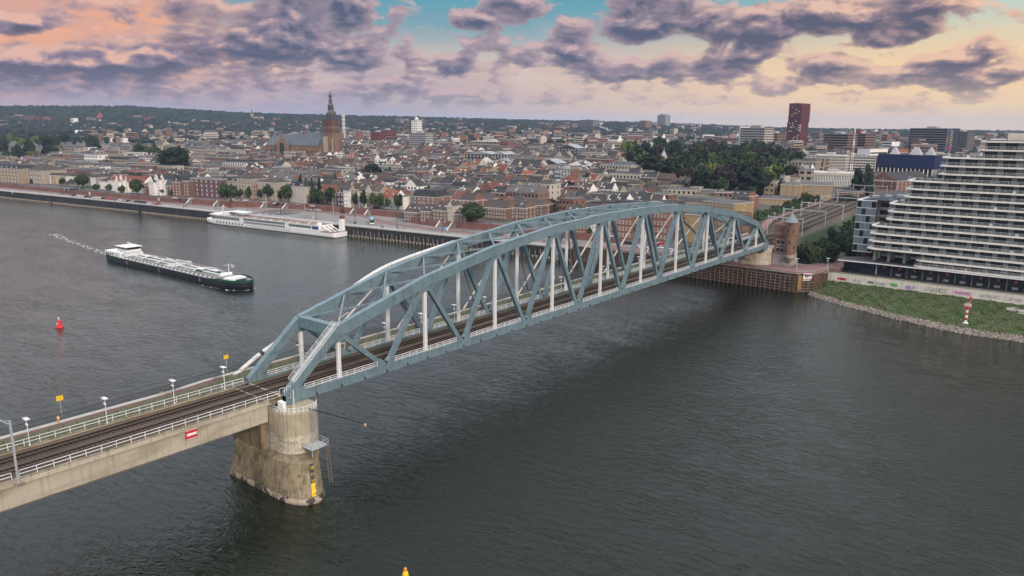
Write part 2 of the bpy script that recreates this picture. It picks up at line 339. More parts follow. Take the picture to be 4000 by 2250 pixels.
def build_water():
    m = bpy.data.materials.new('river_water'); m.use_nodes = True; t = m.node_tree; b = t.nodes['Principled BSDF']
    geo = nd(t, 'ShaderNodeNewGeometry')
    def nz(sc, det, st, rough=.55, dist=0.0):
        v = nd(t, 'ShaderNodeMapping'); v.inputs['Scale'].default_value = st; v.inputs['Rotation'].default_value = (0, 0, R(-24)); t.links.new(geo.outputs['Position'], v.inputs[0])
        n = nd(t, 'ShaderNodeTexNoise'); t.links.new(v.outputs[0], n.inputs['Vector']); n.inputs['Scale'].default_value = sc; n.inputs['Detail'].default_value = det; n.inputs['Roughness'].default_value = rough; n.inputs['Distortion'].default_value = dist
        return n.outputs['Fac']
    rip = nz(.95, 4, (1.0, 2.1, 1), .6, .8); swell = nz(.26, 3, (1, 2.2, 1), .5, 1.2); patch = nz(.03, 5, (1, 2.6, 1), .6, .9)
    rd = nz(.34, 3, (1, 2.3, 1), .55, 1.4); ridge = MT(t, 'SUBTRACT', 1.0, MT(t, 'ABSOLUTE', MT(t, 'MULTIPLY_ADD', rd, 2.0, -1.0)))       # short steep crests
    h = MT(t, 'ADD', MT(t, 'MULTIPLY', rip, .42), MT(t, 'MULTIPLY_ADD', swell, .8, MT(t, 'MULTIPLY', ridge, 1.1)))
    gust = SS(t, patch, .36, .66)
    bp = nd(t, 'ShaderNodeBump'); sx = nd(t, 'ShaderNodeSeparateXYZ'); t.links.new(geo.outputs['Position'], sx.inputs[0]); churn = MT(t, 'MULTIPLY_ADD', SS(t, sx.outputs[0], -70.0, 25.0), .35, .65)      # smoother upstream, churned up below the piers
    t.links.new(MT(t, 'MULTIPLY', churn, MT(t, 'MULTIPLY_ADD', gust, .4, .6)), bp.inputs['Strength']); bp.inputs['Distance'].default_value = .19; t.links.new(h, bp.inputs['Height']); t.links.new(bp.outputs[0], b.inputs['Normal'])
    t.links.new(MIX(t, gust, (.006, .0100, .0045), (.009, .0130, .0065)), b.inputs['Base Color'])
    b.inputs['Roughness'].default_value = .035; b.inputs['IOR'].default_value = 1.33; b.inputs['Specular IOR Level'].default_value = .5
    mb = MB(); xs = [-9000, -3000, -1200, -600, -300, -100, 0, 100, 300, 900, 3000, 9000]; ys = [-4000, -1500, -600, -200, -50, 100, 240, 245]
    for x in xs:
        for y in ys: mb.v.append((x, y if x > -1000 else min(y, yq(x)+40), 0.0))
    n = len(ys)
    for i in range(len(xs)-1):
        for j in range(n-1): mb.f.append((i*n+j, (i+1)*n+j, (i+1)*n+j+1, i*n+j+1)); mb.m.append(0)
    mb.build('river', m, kind='structure', label='wide rippled river under the bridge')
build_water()

# ------------------------------------------------------------------ the truss bridge
ZD = 14.0; BAY = 23.5; W = 12.0
HT = [8.7, 14.7, 18.6, 21.0, 21.9]
def uz(k): return ZD+HT[int(min(k, 10-k))]+1.15           # centre of the upper chord at half-bay k
def lz(): return 13.45
def bolt_plate(mb, p, d, n): pass
def build_truss():
    br = thing('railway_truss_bridge', 'grey-blue steel arched truss railway bridge crossing the river', 'bridge', (-6, 117, 13.4))
    for x in (0.0, -W):
        inner = -1 if x == 0 else 1
        c = MB().box(x-.55, x+.55, -.9, 235.9, 12.65, 14.25)
        c.box(x-.62, x+.62, -1.0, 236, 14.25, 14.31).box(x-.62, x+.62, -1.0, 236, 12.58, 12.65)
        ch = c.build('lower_chord', STEEL, br)
        for k in range(1, 40):                             # brackets along the outer foot of the chord
            s = 1 if x == 0 else -1
            MB().add([(x+s*.55, k*5.875-.14, 13.15), (x+s*.55, k*5.875+.14, 13.15), (x+s*.95, k*5.875+.14, 12.72), (x+s*.95, k*5.875-.14, 12.72), (x+s*.55, k*5.875-.14, 12.66), (x+s*.55, k*5.875+.14, 12.66)],
                     ((0, 3, 2, 1), (3, 4, 5, 2), (0, 4, 3), (1, 2, 5), (0, 1, 5, 4))).build('bracket', DARK, br)
        # upper chord: straight lengths between the half-bay nodes, each with a thin top flange
        for i in range(9):
            a = Vector((x, (i+.5)*BAY, uz(i+.5))); b = Vector((x, (i+1.5)*BAY, uz(i+1.5))); d = (b-a).normalized()
            m = MB().beam(a-d*.12, b+d*.12, 1.15-.01*(i % 2), 2.15-.02*(i % 2)); u = d.cross(Vector((-1, 0, 0)))
            if u.z < 0: u = -u
            m.beam(a+u*1.1, b+u*1.1, 1.3, .07); m.beam(a-u*1.09, b-u*1.09, 1.3, .06)
            m.build('upper_chord', STEEL, br)
        for a, b in (((x, -.2, 14.2), (x, .5*BAY, uz(.5)+.25)), ((x, 235.2, 14.2), (x, 9.5*BAY, uz(9.5)+.25))):
            a, b = Vector(a), Vector(b); m = MB().beam(a, b, 1.12, 1.75); d = (b-a).normalized(); u = d.cross(Vector((-1, 0, 0)))
            if u.z < 0: u = -u
            m.beam(a+u*.9, b+u*.9, 1.26, .07); m.build('end_post', STEEL, br)
        for y0, y1 in ((-.9, 3.4), (231.6, 235.9)):
            MB().add([(x-.58, y0, 11.3), (x+.58, y0, 11.3), (x+.58, y1, 11.9), (x-.58, y1, 11.9), (x-.58, y0, 15.0), (x+.58, y0, 15.0), (x+.58, y1, 15.0), (x-.58, y1, 15.0)],
                     ((0, 3, 2, 1), (4, 5, 6, 7), (0, 1, 5, 4), (1, 2, 6, 5), (2, 3, 7, 6), (3, 0, 4, 7))).build('end_block', STEEL, br)
        for k in range(1, 10):
            for s in (-1, 1):
                a = Vector((x, k*BAY+s*.75, 14.2)); b = Vector((x, (k+s*.5)*BAY-s*.75, uz(k+s*.5)-1.0)); d = (b-a).normalized()
                m = MB().beam(a, b, .84, .86)
                u = Vector((1, 0, 0)).cross(d).normalized()
                for e in (-1, 1): m.beam(a+Vector((e*.44, 0, 0)), b+Vector((e*.44, 0, 0)), .05, .98)
                m.build('diagonal', STEEL, br)
            MB().add([(x-.56, k*BAY-2.3, 14.31), (x-.56, k*BAY+2.3, 14.31), (x-.56, k*BAY+1.35, 15.7), (x-.56, k*BAY+.2, 14.75), (x-.56, k*BAY-.2, 14.75), (x-.56, k*BAY-1.35, 15.7),
                      (x+.56, k*BAY-2.3, 14.31), (x+.56, k*BAY+2.3, 14.31), (x+.56, k*BAY+1.35, 15.7), (x+.56, k*BAY+.2, 14.75), (x+.56, k*BAY-.2, 14.75), (x+.56, k*BAY-1.35, 15.7)],
                     ((0, 5, 4, 3, 2, 1), (6, 7, 8, 9, 10, 11), (1, 2, 8, 7), (0, 6, 11, 5), (2, 3, 9, 8), (3, 4, 10, 9), (4, 5, 11, 10))).build('gusset', STEEL, br)
            MB().tube([(x-.6, k*BAY, 14.75), (x+.6, k*BAY, 14.75)], .27, 10).build('drain_hole', DARK, br)
        for i in range(10):
            k = i+.5; y = k*BAY
            m = MB()
            for e in (-.26, .26): m.box(x-.30, x+.30, y+e-.09, y+e+.09, 14.31, uz(k)-1.1)
            m.box(x-.06, x+.06, y-.2, y+.2, 14.31, uz(k)-1.1); m.build('hanger', WHITE, br)
            MB().add([(x-.5, y-2.6, uz(k)-1.06), (x+.5, y-2.6, uz(k)-1.06), (x+.5, y+2.6, uz(k)-1.06), (x-.5, y+2.6, uz(k)-1.06), (x-.45, y-.9, uz(k)-2.15), (x+.45, y-.9, uz(k)-2.15), (x+.45, y+.9, uz(k)-2.15), (x-.45, y+.9, uz(k)-2.15)],
                     ((0, 1, 2, 3), (4, 7, 6, 5), (0, 4, 5, 1), (1, 5, 6, 2), (2, 6, 7, 3), (3, 7, 4, 0))).build('gusset', STEEL, br)
        # white railings, one panel on either side of each hanger
        for i in range(10):
            xr = x+(.48 if x == 0 else .52); y0 = i*BAY+(2.4 if i else 3.3); y1 = (i+1)*BAY-2.4
            m = MB()
            for z in (14.62, 15.0, 15.42): m.beam((xr, y0, z), (xr, y1, z), .07, .09)
            m.beam((xr, y0, 14.35), (xr, y0, 15.42), .08, .08); m.beam((xr, y1, 14.35), (xr, y1, 15.42), .08, .08)
            rl = m.build('railing', WHITE, br); n = 9
            for j in range(1, n): obj('railing_post', POST, rl, (xr, y0+(y1-y0)*j/n, 14.31))
    # end portals and the crossed wind bracing between the upper chords
    for k in (.5, 9.5):
        z = uz(k)+.1; s = 1 if k < 5 else -1
        MB().box(-W+.58, -.58, k*BAY-.75, k*BAY+.75, z-1.2, z+.95).build('portal_beam', STEEL, br)
    for i in range(18):
        k0, k1 = .5+i*.5, 1+i*.5
        z0 = (uz(k0) if k0 % 1 else (uz(k0-.5)+uz(k0+.5))/2)+.6; z1 = (uz(k1) if k1 % 1 else (uz(k1-.5)+uz(k1+.5))/2)+.6
        MB().beam((-W+.5, k0*BAY+.6, z0), (-.5, k1*BAY-.6, z1), .36, .34).build('wind_brace', STEEL, br)
        MB().beam((-.5, k0*BAY+.6, z0-.02), (-W+.5, k1*BAY-.6, z1-.02), .34, .30).build('wind_brace', STEEL, br)
    # floor: cross girders under a ballasted deck, two tracks
    MB().box(-W+.6, -.6, -.6, 235.6, 13.2, 14.0).build('deck', BALLAST, br)
    for k in range(0, 41): MB().box(-W+.56, -.56, k*5.875-.2, k*5.875+.2, 12.1, 13.19).build('cross_girder', STEEL, br)
    return br
POST = MB().box(-.04, .04, -.04, .04, 0, 1.12).mesh('railing_post', WHITE)
BR = build_truss()

def track(name, cx, label, y0, y1, z, slope=0.0, n_sl=True):
    t = thing(name, label, 'railway track', (cx, (y0+y1)/2, z))
    for s in (-.72, .72):
        MB().box(cx+s-.05, cx+s+.05, y0, y1, z+.12, z+.29).build('rail', RAILM, t)
    m = MB(); k = int((y1-y0)/.75)
    for i in range(k): m.box(cx-1.3, cx+1.3, y0+i*.75, y0+i*.75+.26, z-.02, z+.13)
    m.build('sleepers', SLEEP, t, kind='stuff')
    return t
track('railway_track', -3.9, 'railway track on the bridge nearer the camera', -62, 300, 14.02)
track('railway_track', -8.1, 'railway track on the bridge beside the cycle path', -62, 300, 14.02)

# ------------------------------------------------------------------ concrete approach span and the river pier
def build_approach():
    ap = thing('concrete_approach_bridge', 'pale concrete girder approach bridge carrying the tracks to the truss', 'bridge', (-5.5, -30, 10))
    prof = [(-11.2, 14.35), (-11.2, 13.4), (-9.6, 12.9), (-9.2, 10.0), (-1.6, 10.0), (.05, 13.55), (.32, 13.62), (.32, 14.36), (-.25, 14.36), (-.25, 13.95), (-10.7, 13.95), (-10.7, 14.35)]
    prof = [(-11.2, 14.3), (-11.2, 13.4), (-10.2, 13.1), (-10.0, 9.95), (-.55, 9.95), (-.35, 10.2), (-.2, 13.3), (.32, 13.5), (.32, 14.3)]
    m = MB(); n = len(prof)
    m.add([(x, -75, z) for x, z in prof]+[(x, -4.3, z) for x, z in prof], [(i, i+n, (i+1) % n+n, (i+1) % n) for i in range(n-1)]); k = len(m.v)-2*n
    m.f.append(tuple(range(k, k+n))); m.f.append(tuple(range(k+n, k+2*n))[::-1]); m.m += [0, 0]
    m.build('girder', CONC, ap)
    MB().box(-11.2, .32, -4.25, -1.45, 13.3, 13.95).build('end_slab', CONCD, ap)
    MB().box(-10.95, -.1, -75, -1.4, 13.97, 14.02).build('deck', BALLAST, ap)
    MB().box(-.1, .36, -75, -1.4, 14.3, 14.42).build('edge_beam', CONCD, ap); MB().box(-11.3, -10.95, -75, -1.4, 14.3, 14.42).build('edge_beam', CONCD, ap)
    MB().box(-11, -.2, -1.3, -.7, 14.05, 14.11).build('joint_plate', mat('worn_timber', (.25, .20, .15), .9, .2, 2), ap)
    for x, post0 in ((.12, 14.42), (-11.12, 14.42)):
        for s0, s1 in ((-75, -44.9), (-43.9, -2.2)):
            m = MB()
            for z in (14.98, 15.5): m.beam((x, s0, z), (x, s1, z), .07, .08)
            for y in (s0, s1): m.beam((x, y, 14.4), (x, y, 15.5), .07, .07)
            r = m.build('railing', WHITE, ap); c = int((s1-s0)/2.1)
            for j in range(1, c): obj('railing_post', POST, r, (x, s0+(s1-s0)*j/c, 14.40))
    # red and white no-passage board hung on the girder
    sg = thing('navigation_sign', 'red board with white bar hanging on the concrete girder', 'sign', (.5, -19.0, 12.6))
    MB().box(.38, .46, -20.0, -18.0, 12.05, 13.6).build('panel', RED, sg); MB().box(.461, .475, -19.85, -18.15, 12.62, 13.04).build('white_bar', WHITE, sg)
    for z0, z1 in ((12.05, 12.12), (13.53, 13.6)): MB().box(.461, .47, -20, -18, z0, z1).build('rim', WHITE, sg)
    for y in (-19.9, -18.1): MB().tube([(.42, y, 13.6), (.40, y, 14.45)], .03, 6).build('hook', WHITED, sg)
build_approach()

def build_pier():
    pr = thing('bridge_pier', 'weathered concrete and stone river pier under the bridge end', 'pier', (0, 0, 0))
    yc = -2.9; hx = 6.2                                       # centre of the round pier head
    def plan(near, far, tip, ym, r=5.4, x0=-7.2):             # slightly battered body with a rounded cutwater towards +x
        xs = tip-r; pts = [(x0, near+1.2), (x0+1.2, near), (xs, near)]
        for i in range(1, 12):
            a = -math.pi/2+math.pi*i/12; c, sn = max(0, math.cos(a))**.85, math.sin(a); pts.append((xs+r*c, ym+(ym-near)*sn if sn < 0 else ym+(far-ym)*sn))
        return pts+[(xs, far), (x0+1.2, far), (x0, far-1.2)]
    lo = mat('pier_stone', (.245, .198, .130), .9, .22, .8, col2=(.115, .096, .056), mixscale=.3, mixlo=.45, mixhi=.66, streak=((.085, .075, .042), .8), bump=.3, bscale=3)
    wet = mat('waterline_stone', (.36, .295, .235), .75, .3, 1.2, col2=(.05, .040, .030), mixscale=.55, mixlo=.47, mixhi=.54)
    def loft(rows, name, m, cap=False):
        mb = MB(); n = len(rows[0][0])
        for pl, z in rows: mb.v += [(x, y, z) for x, y in pl]
        for r in range(len(rows)-1):
            for i in range(n): mb.f.append((r*n+i, r*n+(i+1) % n, (r+1)*n+(i+1) % n, (r+1)*n+i)); mb.m.append(0)
        if cap: mb.f.append(tuple((len(rows)-1)*n+i for i in range(n))); mb.m.append(0)
        mb.build(name, m, pr)
    loft([(plan(-9.3, -1.9, 15.3, -5.7, 6.4), -3.0), (plan(-9.25, -1.9, 15.2, -5.7, 6.4), .35), (plan(-9.05, -1.8, 14.9, -5.6, 6.4), .95)], 'footing', wet)
    loft([(plan(-9.0, -1.8, 14.8, -5.6, 6.4), .95), (plan(-8.5, -1.5, 13.9, -5.1, 6.2), 3.0), (plan(-8.0, -1.1, 13.0, -4.6, 6.0), 5.0), (plan(-7.75, -.9, 12.5, -4.3, 5.8), 6.1), (plan(-6.8, .4, 10.9, -3.4, 4.6), 6.9)], 'body', lo, True)
    MB().box(-7.0, 2.2, -7.4, .2, 6.0, 11.85).build('bearing_wall', lo, pr)
    def head(x0, r, xl=-9.5):
        pts = [(xl, yc-r), (x0, yc-r)]
        for i in range(1, 16):
            a = -math.pi/2+math.pi*i/16; pts.append((x0+r*math.cos(a), yc+r*math.sin(a)))
        return pts+[(x0, yc+r), (xl, yc+r)]
    up = mat('shaft_concrete', (.40, .355, .27), .9, .16, .9, col2=(.30, .26, .19), mixscale=.5, streak=((.15, .135, .09), .8))
    MB().prism(head(hx, 3.5), 6.2, 10.4).build('shaft', up, pr)
    MB().prism(head(hx, 3.78), 10.2, 14.25, 0).build('cap', mat('cap_concrete', (.37, .325, .24), .9, .18, .8, streak=((.20, .175, .12), .7)), pr)
    # blocks of dressed stone round the shaft, laid in courses
    stone = mat('dressed_stone', (.46, .415, .335), .85, .12, 1.5, objvar=.22, streak=((.26, .22, .15), .5))
    r0, r1 = 3.48, 3.74
    for c in range(8):
        h = .46; z0 = 6.5+c*.462; na = 11; off = .5*(c % 2)
        ms = MB(); a0, a1 = 0.010, math.pi/na-.010
        vs = []
        for a in (a0, (a0+a1)/2, a1):
            for rr in (r0, r1): vs += [(rr*math.cos(a), rr*math.sin(a), 0), (rr*math.cos(a), rr*math.sin(a), h)]
        ms.add(vs, ((2, 6, 7, 3), (6, 10, 11, 7), (1, 3, 7, 5), (5, 7, 11, 9), (0, 4, 6, 2), (4, 8, 10, 6), (0, 2, 3, 1), (8, 9, 11, 10)))
        me = ms.mesh('stone', stone)
        for j in range(na-(c % 2)):
            a = -math.pi/2+(j+off)*math.pi/na; o = obj('stone', me, pr, (hx, yc, z0)); o.rotation_euler = (0, 0, a)
        for j in range(2): MB().box(hx-(j+1)*1.2+.015, hx-j*1.2-.015, yc-3.74, yc-3.51, z0, z0+h).build('stone', stone, pr)
    # gauge boards on the cutwater edge
    gb = thing('water_gauge', 'black and yellow numbered height gauge on the pier nose', 'gauge', (13, -3, 3))
    GB = mat('gauge_black', (.03, .028, .025), .6, .2, 3)
    for i, (s, yl) in enumerate((('10', 0), ('11', 0), ('12', 0), ('13', 1), ('14', 1))):
        z1 = 6.0-i*.98; z0 = z1-.93
        def nose(z, f):                                  # a point on the cutwater, f across the board
            zs = [.95, 3, 5, 6.1]; tip = interp(z, zs, [14.8, 13.9, 13.0, 12.5]); nr = interp(z, zs, [-9.0, -8.5, -8.0, -7.75]); fa = interp(z, zs, [-1.8, -1.5, -1.1, -.9]); ym = interp(z, zs, [-5.6, -5.1, -4.6, -4.3]); rr = interp(z, zs, [6.4, 6.2, 6.0, 5.8]); a = -math.pi/2+math.pi*f; c = max(0, math.cos(a))**.85
            return Vector((tip-rr+(rr+.06)*c, ym+(ym-nr)*1.01*math.sin(a) if a < 0 else ym+(fa-ym)*1.01*math.sin(a), z))
        f0, f1 = .43, .50; A, Bq, Cq, Dq = nose(z0, f0), nose(z0, f1), nose(z1, f1), nose(z1, f0); nn = (Bq-A).cross(Dq-A).normalized()*.05
        MB().add([A+nn, Bq+nn, Cq+nn, Dq+nn, A, Bq, Cq, Dq], ((0, 1, 2, 3), (4, 7, 6, 5), (0, 4, 5, 1), (3, 2, 6, 7), (1, 5, 6, 2), (0, 3, 7, 4))).build('board', YELLOW if yl else GB, gb)
        tx = text(s, .72, GB if yl else YELLOW, 'number'); ex = (Bq-A).normalized(); ez = nn.normalized(); ey = ez.cross(ex); o_ = A+nn*1.4+ex*.12+ey*.12
        tx.parent = gb; tx.matrix_parent_inverse = Matrix.Translation(-WLOC[gb.name]); tx.matrix_basis = Matrix(((ex.x, ey.x, ez.x, o_.x), (ex.y, ey.y, ez.y, o_.y), (ex.z, ey.z, ez.z, o_.z), (0, 0, 0, 1)))
    # railing round the cap
    m = MB()
    pts = [(hx+3.65*math.cos(-math.pi/2+math.pi*i/14), yc+3.65*math.sin(-math.pi/2+math.pi*i/14)) for i in range(15)]; pts = [(hx-2.4, yc-3.65)]+pts[:-3]
    for z in (14.75, 15.25): m.tube([(x, y, z) for x, y in pts], .035, 5)
    rl = m.build('railing', WHITE, pr)
    for x, y in pts: obj('railing_post', POST, rl, (x, y, 14.2))
    # ladder with safety cage, platform and lower ladder
    lx, lyy = 6.15, .6; ld = thing('caged_ladder', 'galvanised caged ladder and landing down the pier nose', 'ladder', (lx, lyy, 6))
    m = MB()
    for e in (-.28, .28): m.tube([(lx, lyy+e, 13.6), (lx+.05, lyy+e, 6.3)], .045, 5)
    ls = m.build('ladder_stiles', WHITED, ld)
    for i in range(21): MB().tube([(lx+.02, lyy-.28, 6.5+i*.33), (lx+.02, lyy+.28, 6.5+i*.33)], .025, 5).build('rung', WHITED, ls)
    for i in range(7): z = 8.2+i*.8; MB().tube([(lx+.8*math.sin(a), lyy+.42*math.cos(a), z) for a in [math.pi*j/8 for j in range(9)]], .03, 5).build('cage_hoop', WHITED, ld)
    m = MB()
    for a in (.4, .8, 1.2, 1.57, 1.95, 2.35, 2.75): m.tube([(lx+.8*math.sin(a), lyy+.42*math.cos(a), 8.1), (lx+.8*math.sin(a), lyy+.42*math.cos(a), 13.2)], .025, 4)
    m.build('cage_bars', WHITED, ld)
    MB().box(6.1, 9.0, -1.9, 1.7, 6.25, 6.35).build('landing', WHITED, ld); m = MB()
    for z in (6.9, 7.45): m.tube([(6.3, -1.9, z), (9.0, -1.9, z), (9.0, 1.7, z), (6.3, 1.7, z)], .04, 5)
    for x, y in ((6.3, -1.9), (7.6, -1.9), (9.0, -1.9), (9.0, -.1), (9.0, 1.7), (7.6, 1.7)): m.tube([(x, y, 6.3), (x, y, 7.45)], .04, 5)
    m.build('landing_rail', WHITED, ld); MB().beam((8.8, -1.7, 6.25), (8.8, -1.7, 5.0), .14, .14, up=(0, 1, 0)).build('landing_post', WHITED, ld)
    m = MB(); rs_ = mat('rusty_steel', (.16, .13, .105), .8, .2, 3)
    for y in (.9, 1.6): m.beam((9.2, y, 6.6), (9.8, y, -.9), .10, .10)
    lw_ = m.build('lower_stiles', rs_, ld)
    for i in range(18): MB().tube([(9.2+.6*i/18, .9, 6.5-7.0*i/18), (9.2+.6*i/18, 1.6, 6.5-7.0*i/18)], .03, 5).build('rung', rs_, lw_)
    for z in (5.2, 3.2, 1.2): MB().tube([(8.5, 1.2, z), (9.3+.6*(6.6-z)/7.1, 1.2, z)], .07, 5).build('stay', DARK, ld)
    # equipment box, rod, navigation-light boom
    eb = thing('equipment_cabinet', 'white equipment cabinet on the pier head below the truss', 'cabinet', (2.4, -3.0, 12.35))
    MB().box(1.6, 3.1, -3.35, -2.65, 12.45, 14.2).build('body', WHITE, eb); MB().box(1.56, 3.14, -3.39, -2.61, 14.2, 14.26).build('lid', WHITE, eb); MB().box(2.2, 2.26, -3.38, -3.35, 13.1, 13.5).build('handle', DARK, eb)
    for x in (1.8, 2.9): MB().box(x-.08, x+.08, -3.2, -2.8, 12.35, 12.45).build('foot', DARK, eb)
    bm = thing('navigation_boom', 'dark boom with a small lamp reaching out over the water from the pier', 'boom', (5.4, .4, 12.4))
    MB().tube([(4.8, .6, 12.6), (17.2, 3.4, 12.0)], [.14, .09], 8).build('pole', DARK, bm); MB().lathe((17.3, 3.42, 11.55), [(.1, -.15), (.22, 0), (.2, .35), (.05, .5)], 8).build('lamp', mat('lamp_ochre', (.5, .38, .2), .5), bm)
    wp = thing('white_whip_post', 'thin white post beside the truss foot on the pier', 'post', (4.4, -1.9, 12.35)); MB().tube([(4.4, -1.9, 12.35), (4.4, -1.9, 16.6)], .07, 6).build('pole', WHITE, wp); MB().lathe((4.4, -1.9, 12.35), [(.2, 0), (.2, .08), (.09, .2)], 8).build('base', WHITE, wp)
def text(s, size, m, name, align='LEFT'):
    cu = bpy.data.curves.new(name, 'FONT'); cu.body = s; cu.size = size; cu.extrude = .008; cu.align_x = align
    o0 = bpy.data.objects.new(name, cu); COL.objects.link(o0); me = o0.to_mesh().copy() if False else None
    dg = bpy.context.evaluated_depsgraph_get(); me = bpy.data.meshes.new_from_object(o0.evaluated_get(dg)); bpy.data.objects.remove(o0)
    me.materials.clear(); me.materials.append(m)
    o = bpy.data.objects.new(name, me); COL.objects.link(o); return o
build_pier()
# gate and ladder on the near truss corner
g = thing('stair_ladder', 'white ladder with handrails climbing the sloping end post of the truss', 'ladder', (.4, 0, 15.5))
def build_stair():
    a, b = Vector((.2, 1.0, 16.4)), Vector((.2, .5*BAY-.2, uz(.5)+1.35)); m = MB(); d = b-a
    for e in (-.45, .45):
        m.tube([a+Vector((e, 0, .05)), b+Vector((e, 0, .05))], .05, 5)
    st = m.build('stiles', WHITE, g)
    for i in range(1, 40): MB().tube([a+d*(i/40)+Vector((-.45, 0, .05)), a+d*(i/40)+Vector((.45, 0, .05))], .03, 5).build('rung', WHITE, st)
    up = Vector((0, -.62, .78))
    for e in (-.5, .5):
        m = MB(); m.tube([a+Vector((e, 0, 0))+up, b+Vector((e, 0, 0))+up], .045, 5); m.tube([a+Vector((e, 0, 0))+up*.55, b+Vector((e, 0, 0))+up*.55], .035, 5)
        for i in range(9): m.tube([a+d*(i/8)+Vector((e, 0, 0)), a+d*(i/8)+Vector((e, 0, 0))+up], .04, 5)
        m.build('handrail', WHITE, g)
    c = Vector((0, .5*BAY, uz(.5)+1.3)); m = MB(); m.tube([c+Vector((.5, 0, 0)), c+Vector((.5, 0, 1.1)), c+Vector((.5, 2.4, 2.0)), c+Vector((.5, 2.4, .9))], .045, 5); m.build('top_rail', WHITE, g)
build_stair()
gt = thing('railing_gate', 'white tubular gate frame at the foot of the truss end post', 'gate', (.4, -1.6, 14.3))
MB().tube([(.35, -2.0, 14.4), (.35, -2.0, 15.9), (.35, -1.0, 15.9), (.35, -1.0, 14.4)], .05, 6).build('frame', WHITE, gt)
MB().tube([(.35, -.5, 13.6), (.35, -.5, 16.1), (.9, -.1, 16.1), (.9, -.1, 13.8), (.35, -.5, 13.6)], .05, 6).build('hoop', WHITE, gt)

